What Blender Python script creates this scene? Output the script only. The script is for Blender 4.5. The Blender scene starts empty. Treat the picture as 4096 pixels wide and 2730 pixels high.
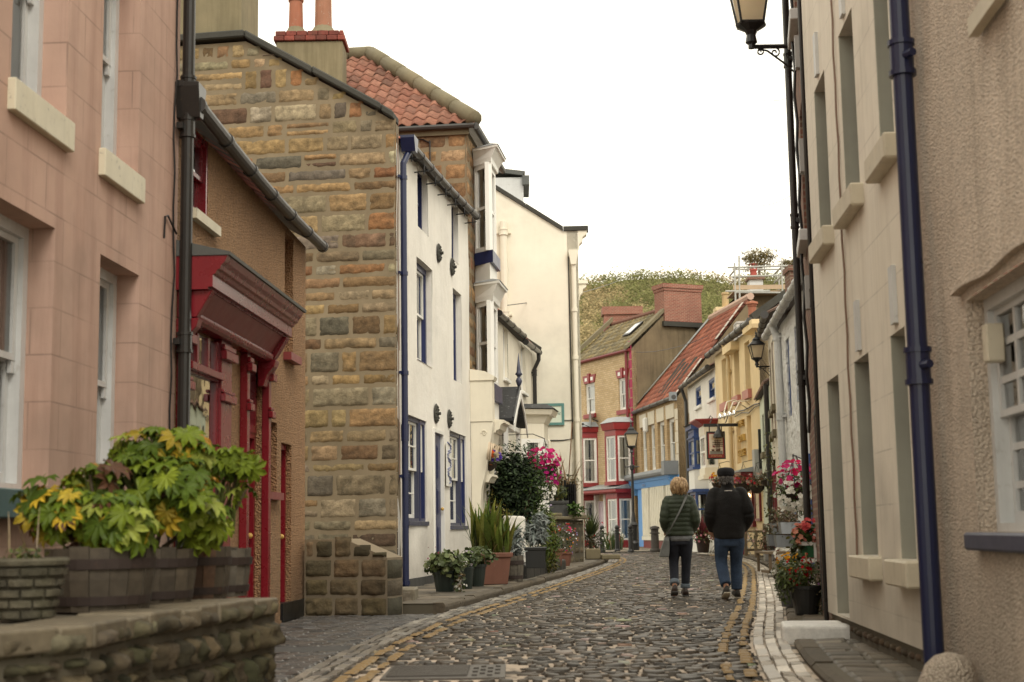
import bpy, math, random
import numpy as np
from mathutils import Vector, Matrix, noise
R = math.radians
random.seed(7)
S = bpy.context.scene
COL = S.collection

# ---------------------------------------------------------------- camera model (photo pixels -> rays)
F = 5700.0; CH = .945; TH = math.atan(760 / 5700.0); RO = .016
def ray(u, v):
    x = (u - 2048) / F; y = (1365 - v) / F
    c, s = math.cos(RO), math.sin(RO)
    x, y = x * c + y * s, -x * s + y * c
    c, s = math.cos(TH), math.sin(TH)
    return (x, c - y * s, s + y * c)
def ground(u, v, z=0.0):
    r = ray(u, v); t = (z - CH) / r[2]
    return (r[0] * t, r[1] * t)
def at(u, v, Y):
    r = ray(u, v); t = Y / r[1]
    return Vector((r[0] * t, Y, CH + r[2] * t))
def hit(u, v, P, d):
    """ground-plan point where the ray of a pixel meets the upright plane through P with direction d"""
    r = ray(u, v)
    # r.x*t = P.x + k d.x ; r.y*t = P.y + k d.y
    det = r[0] * (-d[1]) + d[0] * r[1]
    t = (P[0] * (-d[1]) + d[0] * P[1]) / det
    return (r[0] * t, r[1] * t)

# ---------------------------------------------------------------- mesh builder
class MB:
    def __init__(s):
        s.v = []; s.f = []; s.c = []; s.hascol = False
    def add(s, vs, fs, col=None):
        o = len(s.v)
        s.v.extend([tuple(p) for p in vs])
        s.f.extend([tuple(i + o for i in q) for q in fs])
        if col is None: s.c.extend([(1, 1, 1)] * len(vs))
        else:
            s.hascol = True
            if isinstance(col, tuple): s.c.extend([col] * len(vs))
            else: s.c.extend(col)
        return s
    def box(s, x0, x1, y0, y1, z0, z1, col=None):
        if x0 > x1: x0, x1 = x1, x0
        if y0 > y1: y0, y1 = y1, y0
        if z0 > z1: z0, z1 = z1, z0
        return s.add([(x0,y0,z0),(x1,y0,z0),(x1,y1,z0),(x0,y1,z0),(x0,y0,z1),(x1,y0,z1),(x1,y1,z1),(x0,y1,z1)],
            [(0,3,2,1),(4,5,6,7),(0,1,5,4),(1,2,6,5),(2,3,7,6),(3,0,4,7)], col)
    def poly(s, pts, col=None):
        return s.add(pts, [tuple(range(len(pts)))], col)
    def prism(s, pts, y0, y1, ax='y', col=None):
        """extrude a 2-D outline along an axis; pts are (x,z) for y, (y,z) for x, (x,y) for z"""
        n = len(pts)
        def m(p, w):
            if ax == 'y': return (p[0], w, p[1])
            if ax == 'x': return (w, p[0], p[1])
            return (p[0], p[1], w)
        vs = [m(p, y0) for p in pts] + [m(p, y1) for p in pts]
        fs = [tuple(range(n)), tuple(range(2*n-1, n-1, -1))]
        fs += [(i, n+i, n+(i+1) % n, (i+1) % n) for i in range(n)]
        return s.add(vs, fs, col)
    def tube(s, path, r, n=8, col=None, caps=True):
        path = [Vector(p) for p in path]
        rs = r if isinstance(r, (list, tuple)) else [r] * len(path)
        vs = []; k = len(path)
        ref = None
        for i, p in enumerate(path):
            d = (path[min(i+1, k-1)] - path[max(i-1, 0)])
            if d.length < 1e-9: d = Vector((0,0,1))
            d.normalize()
            if ref is None:
                ref = Vector((0,0,1)) if abs(d.z) < .9 else Vector((1,0,0))
            a = d.cross(ref)
            if a.length < 1e-6: a = d.orthogonal()
            a.normalize(); b = d.cross(a); ref = -b if False else ref
            for j in range(n):
                t = 2*math.pi*j/n
                vs.append(p + (a*math.cos(t) + b*math.sin(t)) * rs[i])
        fs = []
        for i in range(k-1):
            for j in range(n):
                fs.append((i*n+j, i*n+(j+1) % n, (i+1)*n+(j+1) % n, (i+1)*n+j))
        if caps:
            fs.append(tuple(range(n-1, -1, -1))); fs.append(tuple((k-1)*n+j for j in range(n)))
        return s.add(vs, fs, col)
    def lathe(s, prof, c=(0,0,0), n=16, col=None, sq=None, rot=0):
        """spin (r,z) round the upright axis at c"""
        vs = []; k = len(prof)
        for r, z in prof:
            for j in range(n):
                t = 2*math.pi*j/n + rot
                vs.append((c[0]+r*math.cos(t), c[1]+r*math.sin(t), c[2]+z))
        fs = []
        for i in range(k-1):
            for j in range(n):
                fs.append((i*n+j, i*n+(j+1) % n, (i+1)*n+(j+1) % n, (i+1)*n+j))
        fs.append(tuple(range(n-1, -1, -1))); fs.append(tuple((k-1)*n+j for j in range(n)))
        return s.add(vs, fs, col)
    def ball(s, c, r, n=10, m=6, col=None, sc=(1,1,1)):
        vs = []; fs = []
        for i in range(m+1):
            ph = math.pi*i/m
            for j in range(n):
                t = 2*math.pi*j/n
                vs.append((c[0]+r*sc[0]*math.sin(ph)*math.cos(t), c[1]+r*sc[1]*math.sin(ph)*math.sin(t), c[2]-r*sc[2]*math.cos(ph)))
        for i in range(m):
            for j in range(n):
                fs.append((i*n+j, i*n+(j+1) % n, (i+1)*n+(j+1) % n, (i+1)*n+j))
        return s.add(vs, fs, col)
    def loft(s, rings, col=None, caps=True):
        n = len(rings[0]); vs = [p for r in rings for p in r]; fs = []
        for i in range(len(rings)-1):
            for j in range(n):
                fs.append((i*n+j, i*n+(j+1) % n, (i+1)*n+(j+1) % n, (i+1)*n+j))
        if caps:
            fs.append(tuple(range(n-1, -1, -1))); fs.append(tuple((len(rings)-1)*n+j for j in range(n)))
        return s.add(vs, fs, col)
    def build(s, name, mat, parent=None, smooth=False, bevel=0, seg=1):
        me = bpy.data.meshes.new(name)
        me.from_pydata([tuple(p) for p in s.v], [], s.f)
        if s.hascol:
            a = me.color_attributes.new('Col', 'FLOAT_COLOR', 'POINT')
            arr = np.ones((len(s.v), 4), dtype=np.float32); arr[:, :3] = np.array(s.c, dtype=np.float32)
            a.data.foreach_set('color', arr.ravel())
        me.validate()
        if smooth: me.shade_smooth()
        o = bpy.data.objects.new(name, me); COL.objects.link(o)
        if mat is not None: me.materials.append(mat)
        if parent is not None: o.parent = parent
        if bevel:
            b = o.modifiers.new('Bevel', 'BEVEL'); b.width = bevel; b.segments = seg; b.limit_method = 'ANGLE'; b.angle_limit = R(35)
        return o

def thing(name, label, cat, loc=(0,0,0), rz=0.0, group=None):
    o = bpy.data.objects.new(name, None); COL.objects.link(o)
    o.location = loc; o.rotation_euler = (0, 0, rz); o.empty_display_size = .2
    o['label'] = label; o['category'] = cat
    if group: o['group'] = group
    return o
def tag(o, label, cat, group=None):
    o['label'] = label; o['category'] = cat
    if group: o['group'] = group
    return o
def struct(o, label, cat='ground'):
    o['kind'] = 'structure'; o['label'] = label; o['category'] = cat
    return o
def dup(root, loc=None, rz=None, label=None):
    r = root.copy(); COL.objects.link(r)
    if loc is not None: r.location = loc
    if rz is not None: r.rotation_euler = (0, 0, rz)
    if label: r['label'] = label
    for ch in list(root.children):
        c = ch.copy(); COL.objects.link(c); c.parent = r
        for g in list(ch.children):
            d = g.copy(); COL.objects.link(d); d.parent = c
    return r

# ---------------------------------------------------------------- materials
def newmat(name):
    m = bpy.data.materials.new(name); m.use_nodes = True
    nt = m.node_tree; b = nt.nodes['Principled BSDF']
    return m, nt, b
def N(nt, t, **kw):
    n = nt.nodes.new(t)
    for k, v in kw.items(): setattr(n, k, v)
    return n
def link(nt, a, b): nt.links.new(a, b)
def coords(nt, scale=(1,1,1)):
    tc = N(nt, 'ShaderNodeNewGeometry'); mp = N(nt, 'ShaderNodeMapping')
    mp.inputs['Scale'].default_value = scale
    link(nt, tc.outputs['Position'], mp.inputs['Vector'])
    return mp.outputs['Vector']
def ocoords(nt, scale=(1,1,1), loc=(0,0,0)):
    tc = N(nt, 'ShaderNodeTexCoord'); mp = N(nt, 'ShaderNodeMapping')
    mp.inputs['Scale'].default_value = scale; mp.inputs['Location'].default_value = loc
    link(nt, tc.outputs['Object'], mp.inputs['Vector'])
    return mp.outputs['Vector']
def noise_n(nt, vec, scale, detail=4, rough=.55):
    n = N(nt, 'ShaderNodeTexNoise'); n.inputs['Scale'].default_value = scale
    n.inputs['Detail'].default_value = detail; n.inputs['Roughness'].default_value = rough
    link(nt, vec, n.inputs['Vector']); return n.outputs['Fac']
def ramp(nt, fac, stops):
    r = N(nt, 'ShaderNodeValToRGB'); e = r.color_ramp.elements
    while len(e) < len(stops): e.new(.5)
    for i, (p, c) in enumerate(stops):
        e[i].position = p; e[i].color = (c[0], c[1], c[2], 1) if isinstance(c, tuple) else (c, c, c, 1)
    link(nt, fac, r.inputs['Fac']); return r.outputs['Color']
def mix(nt, fac, a, b, mode='MIX'):
    m = N(nt, 'ShaderNodeMix', data_type='RGBA', blend_type=mode)
    for sock, val in ((m.inputs[0], fac), (m.inputs[6], a), (m.inputs[7], b)):
        if isinstance(val, (int, float)): sock.default_value = val
        elif isinstance(val, tuple): sock.default_value = (val[0], val[1], val[2], 1)
        else: link(nt, val, sock)
    return m.outputs[2]
def math_n(nt, op, a, b=None):
    m = N(nt, 'ShaderNodeMath', operation=op)
    for sock, val in ((m.inputs[0], a), (m.inputs[1], b)):
        if val is None: continue
        if isinstance(val, (int, float)): sock.default_value = val
        else: link(nt, val, sock)
    return m.outputs[0]
def bump(nt, b, h, strength=.3, dist=.01):
    n = N(nt, 'ShaderNodeBump'); n.inputs['Strength'].default_value = strength; n.inputs['Distance'].default_value = dist
    link(nt, h, n.inputs['Height']); link(nt, n.outputs['Normal'], b.inputs['Normal']); return n
def base_dirt(nt, col, amount=.5, top=.9, tint=(.16,.14,.11)):
    """grime rising from the foot of a wall (world height)"""
    g = N(nt, 'ShaderNodeNewGeometry'); sx = N(nt, 'ShaderNodeSeparateXYZ'); link(nt, g.outputs['Position'], sx.inputs[0])
    v = coords(nt); nz = noise_n(nt, v, 1.7, 5)
    h = math_n(nt, 'ADD', sx.outputs['Z'], math_n(nt, 'MULTIPLY', math_n(nt, 'SUBTRACT', nz, .5), top * 1.6))
    f = N(nt, 'ShaderNodeMapRange'); f.inputs['From Min'].default_value = 0; f.inputs['From Max'].default_value = top
    f.inputs['To Min'].default_value = amount; f.inputs['To Max'].default_value = 0
    link(nt, h, f.inputs['Value'])
    return mix(nt, f.outputs['Result'], col, tint)
def plaster(name, c, c2=None, grain=90, bstr=.25, bdist=.006, streak=.35, dirt=.45, dirt_top=1.1, joints=None, rough=.85, blotch=.5, lump=0, dark=(.55,.5,.45), speck=0):
    """painted render: cloudy tone, rain streaks, grime at the foot, optional scored ashlar joints"""
    m, nt, b = newmat(name)
    v = coords(nt)
    c2 = c2 or tuple(x * .78 for x in c)
    col = mix(nt, ramp(nt, noise_n(nt, v, .9, 6, .6), [(.3, 0.), (.7, 1.)]), c, c2)
    col = mix(nt, math_n(nt, 'MULTIPLY', ramp(nt, noise_n(nt, v, 5.5, 5, .6), [(.45, 0.), (.75, 1.)]), blotch * .5), col, tuple(x * .72 for x in c))
    vs = coords(nt, (3.2, 3.2, .22))
    st = ramp(nt, noise_n(nt, vs, 2.0, 6, .65), [(.48, 0.), (.78, 1.)])
    col = mix(nt, math_n(nt, 'MULTIPLY', st, streak), col, tuple(x * d for x, d in zip(c, dark)))
    col = mix(nt, .8, col, ramp(nt, noise_n(nt, v, .42, 5, .7), [(.32, .80), (.5, 1.), (.72, 1.08)]), 'MULTIPLY')
    vb = coords(nt, (14, 14, .9))
    col = mix(nt, math_n(nt, 'MULTIPLY', ramp(nt, noise_n(nt, vb, 1.6, 3, .5), [(.66, 0.), (.74, 1.)]), .35*streak), col, tuple(x * .45 for x in c))
    if dirt: col = base_dirt(nt, col, dirt, dirt_top)
    h = noise_n(nt, v, grain, 3, .7)
    if speck:
        vo = N(nt, 'ShaderNodeTexVoronoi'); vo.inputs['Scale'].default_value = speck; link(nt, v, vo.inputs['Vector'])
        h = math_n(nt, 'ADD', math_n(nt, 'MULTIPLY', vo.outputs['Distance'], 1.4), h)
        col = mix(nt, math_n(nt, 'MULTIPLY', ramp(nt, vo.outputs['Distance'], [(.2, 1.), (.7, 0.)]), .38), col, tuple(min(1, x * 1.45) for x in c))
        col = mix(nt, math_n(nt, 'MULTIPLY', ramp(nt, noise_n(nt, v, speck*.55, 2), [(.35, 1.), (.5, 0.)]), .5), col, tuple(x * .5 for x in c))
    if lump:
        h = math_n(nt, 'ADD', math_n(nt, 'MULTIPLY', noise_n(nt, v, 5, 4), lump), h)
    if joints:
        ov = ocoords(nt)
        sep = N(nt, 'ShaderNodeSeparateXYZ'); link(nt, ov, sep.inputs[0])
        cmb = N(nt, 'ShaderNodeCombineXYZ'); link(nt, math_n(nt,'ADD',sep.outputs['X'],sep.outputs['Y']), cmb.inputs['X']); link(nt, sep.outputs['Z'], cmb.inputs['Y'])
        bt = N(nt, 'ShaderNodeTexBrick'); link(nt, cmb.outputs[0], bt.inputs['Vector'])
        bt.inputs['Scale'].default_value = 1; bt.inputs['Brick Width'].default_value = joints[0]; bt.inputs['Row Height'].default_value = joints[1]
        bt.inputs['Mortar Size'].default_value = .006; bt.inputs['Mortar Smooth'].default_value = .2
        brk = ramp(nt, noise_n(nt, v, 2.2, 4), [(.38, .15), (.6, 1.)])
        jf = math_n(nt, 'MULTIPLY', bt.outputs['Fac'], brk)
        col = mix(nt, math_n(nt, 'MULTIPLY', jf, joints[2]), col, tuple(x * .35 for x in c))
        h = math_n(nt, 'SUBTRACT', h, math_n(nt, 'MULTIPLY', jf, 1.5))
    link(nt, col, b.inputs['Base Color']); b.inputs['Roughness'].default_value = rough
    bump(nt, b, h, bstr, bdist)
    return m
def paint(name, c, rough=.45, var=.25, wear=0, wearc=(.5,.48,.44), grain=40, spec=.5):
    m, nt, b = newmat(name); v = coords(nt)
    col = mix(nt, math_n(nt, 'MULTIPLY', ramp(nt, noise_n(nt, v, 3.5, 6, .65), [(.35, 0.), (.7, 1.)]), var), c, tuple(x * .55 for x in c))
    vs = coords(nt, (9, 9, .7))
    col = mix(nt, math_n(nt, 'MULTIPLY', ramp(nt, noise_n(nt, vs, 2, 4, .6), [(.5, 0.), (.8, 1.)]), var), col, tuple(x * .6 for x in c))
    if wear:
        col = mix(nt, math_n(nt, 'MULTIPLY', ramp(nt, noise_n(nt, v, 14, 6, .7), [(.6, 0.), (.66, 1.)]), wear), col, wearc)
    link(nt, col, b.inputs['Base Color'])
    r = mix(nt, noise_n(nt, v, 6, 4), (rough*.75,)*3, (min(1, rough*1.35),)*3); link(nt, r, b.inputs['Roughness'])
    b.inputs['Specular IOR Level'].default_value = spec
    bump(nt, b, noise_n(nt, v, grain, 3), .12, .004)
    return m
def vcol(name, rough=.8, scale=18, amt=.45, bstr=.35, bdist=.008, stain=.3, stainc=(.06,.06,.04), grain=60, dirt=0, dirt_top=1., spec=.4, mult=1., cracks=0):
    """surface coloured per piece from the mesh, with weathering noise on top"""
    m, nt, b = newmat(name); v = coords(nt)
    at_ = N(nt, 'ShaderNodeVertexColor', layer_name='Col')
    n1 = noise_n(nt, v, scale, 6, .65)
    col = mix(nt, 1.0, at_.outputs['Color'], ramp(nt, n1, [(.25, 1 - amt), (.75, 1 + amt * .5)]), 'MULTIPLY')
    col = mix(nt, math_n(nt, 'MULTIPLY', ramp(nt, noise_n(nt, v, 2.3, 6, .7), [(.5, 0.), (.72, 1.)]), stain), col, stainc)
    if dirt: col = base_dirt(nt, col, dirt, dirt_top, (.05,.045,.03))
    link(nt, col, b.inputs['Base Color']); b.inputs['Roughness'].default_value = rough
    b.inputs['Specular IOR Level'].default_value = spec
    if bstr: bump(nt, b, noise_n(nt, v, grain, 5, .65), bstr, bdist)
    return m
def leafmat(name, rough=.4, trans=.25, spec=.4):
    m, nt, b = newmat(name)
    at_ = N(nt, 'ShaderNodeVertexColor', layer_name='Col')
    v = coords(nt)
    col = mix(nt, 1.0, at_.outputs['Color'], ramp(nt, noise_n(nt, v, 30, 3), [(.3, .75), (.7, 1.2)]), 'MULTIPLY')
    link(nt, col, b.inputs['Base Color']); b.inputs['Roughness'].default_value = rough
    b.inputs['Specular IOR Level'].default_value = spec
    if trans:
        tr = N(nt, 'ShaderNodeBsdfTranslucent'); link(nt, col, tr.inputs['Color'])
        mx = N(nt, 'ShaderNodeMixShader'); mx.inputs[0].default_value = trans
        out = nt.nodes['Material Output']
        link(nt, b.outputs[0], mx.inputs[1]); link(nt, tr.outputs[0], mx.inputs[2]); link(nt, mx.outputs[0], out.inputs['Surface'])
    return m
def glassmat(name, clear=.9, rough=.02, rmin=.06):
    """clear pane: Fresnel mirror over a slightly dimmed see-through"""
    m, nt, b = newmat(name); nt.nodes.remove(b); v = coords(nt)
    gl = N(nt, 'ShaderNodeBsdfGlossy'); gl.inputs['Roughness'].default_value = rough; gl.inputs['Color'].default_value = (.95, .97, .98, 1)
    bp = N(nt, 'ShaderNodeBump'); bp.inputs['Strength'].default_value = .12; bp.inputs['Distance'].default_value = .02
    link(nt, noise_n(nt, v, 2.2, 2), bp.inputs['Height']); link(nt, bp.outputs['Normal'], gl.inputs['Normal'])
    tr = N(nt, 'ShaderNodeBsdfTransparent'); tr.inputs['Color'].default_value = (clear, clear*1.01, clear, 1)
    fr = N(nt, 'ShaderNodeFresnel'); fr.inputs['IOR'].default_value = 1.55
    f = math_n(nt, 'MINIMUM', math_n(nt, 'ADD', math_n(nt, 'MULTIPLY', fr.outputs[0], 1.5), rmin), .95)
    mx = N(nt, 'ShaderNodeMixShader'); link(nt, f, mx.inputs[0]); link(nt, tr.outputs[0], mx.inputs[1]); link(nt, gl.outputs[0], mx.inputs[2])
    link(nt, mx.outputs[0], nt.nodes['Material Output'].inputs['Surface'])
    return m
def bricks(name, c1, c2, mortar, w=.225, h=.075, ms=.012, blotch=.4, bias=0., dirt=.2):
    m, nt, b = newmat(name)
    ov = ocoords(nt); sep = N(nt, 'ShaderNodeSeparateXYZ'); link(nt, ov, sep.inputs[0])
    cmb = N(nt, 'ShaderNodeCombineXYZ'); link(nt, math_n(nt,'ADD',sep.outputs['X'],sep.outputs['Y']), cmb.inputs['X']); link(nt, sep.outputs['Z'], cmb.inputs['Y'])
    bt = N(nt, 'ShaderNodeTexBrick'); link(nt, cmb.outputs[0], bt.inputs['Vector'])
    bt.inputs['Scale'].default_value = 1; bt.inputs['Brick Width'].default_value = w; bt.inputs['Row Height'].default_value = h
    bt.inputs['Mortar Size'].default_value = ms; bt.inputs['Color1'].default_value = (*c1, 1); bt.inputs['Color2'].default_value = (*c2, 1)
    bt.inputs['Mortar'].default_value = (*mortar, 1); bt.inputs['Bias'].default_value = bias
    v = coords(nt)
    col = mix(nt, math_n(nt, 'MULTIPLY', ramp(nt, noise_n(nt, v, 1.3, 6, .7), [(.4, 0.), (.7, 1.)]), blotch), bt.outputs['Color'], tuple(x*.45 for x in c1))
    if dirt: col = base_dirt(nt, col, dirt, 1.)
    link(nt, col, b.inputs['Base Color']); b.inputs['Roughness'].default_value = .85
    bump(nt, b, math_n(nt, 'SUBTRACT', math_n(nt, 'MULTIPLY', noise_n(nt, v, 50, 3), .4), bt.outputs['Fac']), .4, .006)
    return m
def emis(name, c, s):
    m, nt, b = newmat(name)
    b.inputs['Base Color'].default_value = (*c, 1)
    b.inputs['Emission Color'].default_value = (*c, 1); b.inputs['Emission Strength'].default_value = s
    return m

# ---------------------------------------------------------------- facade helper
class Facade:
    """upright wall plane from A to B (left to right as seen from the street); local x along it, -y towards the street"""
    def __init__(s, A, B):
        s.A = A; s.B = B
        dx, dy = B[0]-A[0], B[1]-A[1]
        s.L = math.hypot(dx, dy); s.d = (dx/s.L, dy/s.L); s.n = (-s.d[1], s.d[0])   # n points into the building
        s.rz = math.atan2(dy, dx)
    def pt(s, u, v, off=0.0):
        """pixel -> (s, z) on the plane 'off' metres in front of (-) or behind (+) the wall"""
        P = (s.A[0] + s.n[0]*off, s.A[1] + s.n[1]*off)
        h = hit(u, v, P, s.d)
        r = ray(u, v); t = h[1] / r[1]
        sx = (h[0]-P[0])*s.d[0] + (h[1]-P[1])*s.d[1]
        return sx, CH + r[2]*t
    def rect(s, u0, v0, u1, v1, off=0.0):
        """left-bottom pixel and right-top pixel -> (s0, s1, z0, z1)"""
        a = s.pt(u0, v0, off); b = s.pt(u1, v1, off)
        return min(a[0], b[0]), max(a[0], b[0]), min(a[1], b[1]), max(a[1], b[1])
    def world(s, x, y, z=0):
        return (s.A[0] + s.d[0]*x + s.n[0]*y, s.A[1] + s.d[1]*x + s.n[1]*y, z)
    def root(s, name, label, cat, group=None):
        return thing(name, label, cat, (s.A[0], s.A[1], 0), s.rz, group)

def wall_mesh(mb, s0, s1, z0, top, holes, depth=.25, wobble=0, thick=.3):
    """front face at y=0 with holes (a,b,c,d[,depth]); 'top' is a height or a list of (s,z)"""
    if not isinstance(top, list): top = [(s0, top), (s1, top)]
    def tz(x):
        for (a, za), (b, zb) in zip(top, top[1:]):
            if a - 1e-9 <= x <= b + 1e-9: return za + (zb - za) * (x - a) / max(b - a, 1e-9)
        return top[-1][1]
    xs = {s0, s1}; zs = {z0}
    for p in top: xs.add(p[0])
    zmin = min(p[1] for p in top); zs.add(zmin)
    for h in holes:
        xs.update((max(s0, h[0]), min(s1, h[1]))); zs.update((max(z0, h[2]), h[3]))
    xs = sorted(xs); zs = sorted(zs)
    def refine(a, step):
        out = [a[0]]
        for p, q in zip(a, a[1:]):
            k = max(1, int(round((q-p)/step)))
            out += [p + (q-p)*i/k for i in range(1, k+1)]
        return out
    if wobble: xs = refine(xs, .25); zs = refine(zs, .25)
    for xa, xb in zip(xs, xs[1:]):
        if xb - xa < 1e-6: continue
        for i, za in enumerate(zs):
            zb = zs[i+1] if i + 1 < len(zs) else None
            cx = (xa+xb)/2
            ta, tb = tz(xa), tz(xb)
            if zb is None:
                qa, qb = ta, tb
                if max(ta, tb) <= za + 1e-6: continue
            else:
                if min(ta, tb) < zb - 1e-6 and zb > zmin + 1e-6:
                    qa, qb = min(zb, ta), min(zb, tb)
                else: qa = qb = zb
                if qa <= za and qb <= za: continue
            cz = (za + min(qa, qb))/2
            if zb is not None and any(h[0]-1e-6 < cx < h[1]+1e-6 and h[2]-1e-6 < cz < h[3]+1e-6 for h in holes): continue
            def w(x, z): return wobble * noise.noise(Vector((x*.7, z*.7, s0*3.1))) if wobble else 0.0
            pts = [(xa, w(xa,za), za), (xb, w(xb,za), za), (xb, w(xb,qb), max(qb,za)), (xa, w(xa,qa), max(qa,za))]
            mb.poly(pts)
    for h in holes:
        a, b, c, d = h[:4]; dp = h[4] if len(h) > 4 else depth
        mb.add([(a,0,c),(a,0,d),(a,dp,d),(a,dp,c)], [(0,1,2,3)])
        mb.add([(b,0,c),(b,dp,c),(b,dp,d),(b,0,d)], [(0,1,2,3)])
        mb.add([(a,0,d),(b,0,d),(b,dp,d),(a,dp,d)], [(0,1,2,3)])
        mb.add([(a,0,c),(a,dp,c),(b,dp,c),(b,0,c)], [(0,1,2,3)])
    # returns at both ends and along the top
    mb.add([(s0,0,z0),(s0,0,tz(s0)),(s0,thick,tz(s0)),(s0,thick,z0)], [(0,1,2,3)])
    mb.add([(s1,0,z0),(s1,thick,z0),(s1,thick,tz(s1)),(s1,0,tz(s1))], [(0,1,2,3)])
    for (a, za), (b, zb) in zip(top, top[1:]):
        mb.add([(a,0,za),(b,0,zb),(b,thick,zb),(a,thick,za)], [(0,1,2,3)])
    return mb

def sash(root, a, b, c, d, y=.18, fm=None, gm=None, cols=1, rows=2, fw=.055, bar=.022, sill=None, sillm=None, curtain=None, cm=None,
         dark=True, split=.5, name='window', box=.05, boxm=None, horns=False, label=None):
    """sliding sash: outer box, upper sash in front, lower sash behind; pane, curtain and dark room behind are sub-parts"""
    m = MB()
    m.box(a, a+box, y-.03, y+.09, c, d); m.box(b-box, b, y-.03, y+.09, c, d)
    m.box(a+box, b-box, y-.03, y+.09, d-box, d); m.box(a+box, b-box, y-.03, y+.09, c, c+box*.7)
    fr = m.build(name, boxm or fm, root)
    if label: fr['label'] = label
    zm = c + (d-c)*split
    s = MB()
    A, B = a+box-.004, b-box+.004
    for (z0, z1, yy) in ((zm-.02, d-box+.004, y+.002), (c+box*.7-.004, zm+.02, y+.042)):
        s.box(A, A+fw, yy, yy+.036, z0, z1); s.box(B-fw, B, yy, yy+.036, z0, z1)
        s.box(A+fw, B-fw, yy, yy+.036, z1-fw*.8, z1); s.box(A+fw, B-fw, yy, yy+.036, z0, z0+fw*(1.2 if z0 < zm-.1 else .7))
        for i in range(1, cols):
            x = A + (B-A)*i/cols; s.box(x-bar/2, x+bar/2, yy+.004, yy+.03, z0+.02, z1-.02)
        r2 = rows//2
        for i in range(1, r2):
            z = z0 + (z1-z0)*i/r2; s.box(A+.02, B-.02, yy+.006, yy+.028, z-bar/2, z+bar/2)
    if horns:
        for x in (A+.004, B-fw+.004): s.box(x, x+fw-.008, y+.006, y+.034, zm-.1, zm-.02)
    s.build('sash_frame', fm, fr)
    g = MB(); g.poly([(A, y+.022, zm), (B, y+.022, zm), (B, y+.022, d-box), (A, y+.022, d-box)]); g.poly([(A, y+.062, c+.03), (B, y+.062, c+.03), (B, y+.062, zm), (A, y+.062, zm)])
    g.build('pane', gm, fr)
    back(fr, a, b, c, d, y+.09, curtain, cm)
    if sill:
        k = MB(); k.box(a-sill[0], b+sill[0], -sill[1], y-.03, c-sill[2], c-.002)
        k.build('sill', sillm or fm, fr, bevel=.008)
    return fr
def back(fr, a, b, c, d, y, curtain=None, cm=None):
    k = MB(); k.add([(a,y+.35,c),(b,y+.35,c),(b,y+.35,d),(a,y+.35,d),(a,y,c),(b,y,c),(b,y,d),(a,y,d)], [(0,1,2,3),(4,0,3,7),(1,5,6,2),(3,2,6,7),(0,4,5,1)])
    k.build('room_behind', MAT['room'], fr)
    if curtain:
        k = MB(); w = b - a
        spans = {'pair': [(a+.02, a+w*.3), (b-w*.3, b-.02)], 'full': [(a+.02, b-.02)], 'left': [(a+.02, a+w*.35)], 'right': [(b-w*.35, b-.02)], 'half': [(a+.02, b-.02)]}[curtain]
        zt = d - .02 if curtain != 'half' else c + (d-c)*.55
        for (p, q) in spans:
            n = max(6, int((q-p)/.025)); vs = []; fs = []
            for i in range(n+1):
                x = p + (q-p)*i/n; yy = y + .06 + .02*math.sin(i*1.9+p*7) + .01*math.sin(i*.7)
                vs += [(x, yy, c+.02), (x, yy, zt)]
            for i in range(n): fs.append((2*i, 2*i+2, 2*i+3, 2*i+1))
            k.add(vs, fs)
        k.build('curtain', cm or MAT['curtain'], fr, smooth=True)

def blocks(mb, rects, y0, depth=.03, seed=1, pal=((.3,.2,.1),), rough=.02, edge=.025, joint=.012, res=.07, plane='xz', jitter=.012, topz=None, flip=1, wander=0):
    """rough-faced masonry blocks standing proud of a joint plane; rects = (x0,x1,z0,z1)"""
    rnd = random.Random(seed)
    for (x0, x1, z0, z1) in rects:
        j = jitter
        x0 += joint*.5 + rnd.uniform(0, j); x1 -= joint*.5 + rnd.uniform(0, j); z0 += joint*.5 + rnd.uniform(0, j*.7); z1 -= joint*.5 + rnd.uniform(0, j*.7)
        if x1-x0 < .03 or z1-z0 < .03: continue
        nx = max(3, int((x1-x0)/res)); nz = max(3, int((z1-z0)/res))
        base = rnd.choice(pal); k = rnd.uniform(.66, 1.2); base = tuple(min(1, max(0, q*k*rnd.uniform(.95,1.05))) for q in base)
        proud = rnd.uniform(.35, 1.0)*depth; sd = rnd.uniform(0, 100); tilt = rnd.uniform(-.25,.25)*depth
        vs = []; fs = []; cs = []
        for i in range(nz+1):
            for q in range(nx+1):
                x = x0 + (x1-x0)*q/nx; z = z0 + (z1-z0)*i/nz
                wx = noise.noise(Vector((x*6+sd, z*6, 3)))*edge*.35; wz = noise.noise(Vector((x*6, z*6+sd, 9)))*edge*.35
                e = min(min(x-x0, x1-x), min(z-z0, z1-z)); t = min(1, e/edge); t = math.sqrt(max(0, 1-(1-t)**2))
                n1 = noise.fractal(Vector((x*8+sd, z*17, sd)), 1.0, 2.0, 4)
                n2 = noise.noise(Vector((x*23+sd, z*31, sd))); h = t*(proud + tilt*(2*q/nx-1)) + t*rough*(n1+.45*n2) - (1-t)*.022
                vs.append((x+wx, y0 - flip*h, z+wz))
                sh = 1 + .30*n1 + .16*n2 + (.0 if t > .5 else -.2); w = noise.noise(Vector((x*2.2+sd, z*2.2, 5)))
                cs.append(tuple(max(.01, p*sh*(1+.2*w)) for p in base))
        for i in range(nz):
            for q in range(nx):
                a = i*(nx+1)+q
                fs.append((a, a+1, a+nx+2, a+nx+1) if flip > 0 else (a, a+nx+1, a+nx+2, a+1))
        mb.add(vs, fs, cs)
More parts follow.
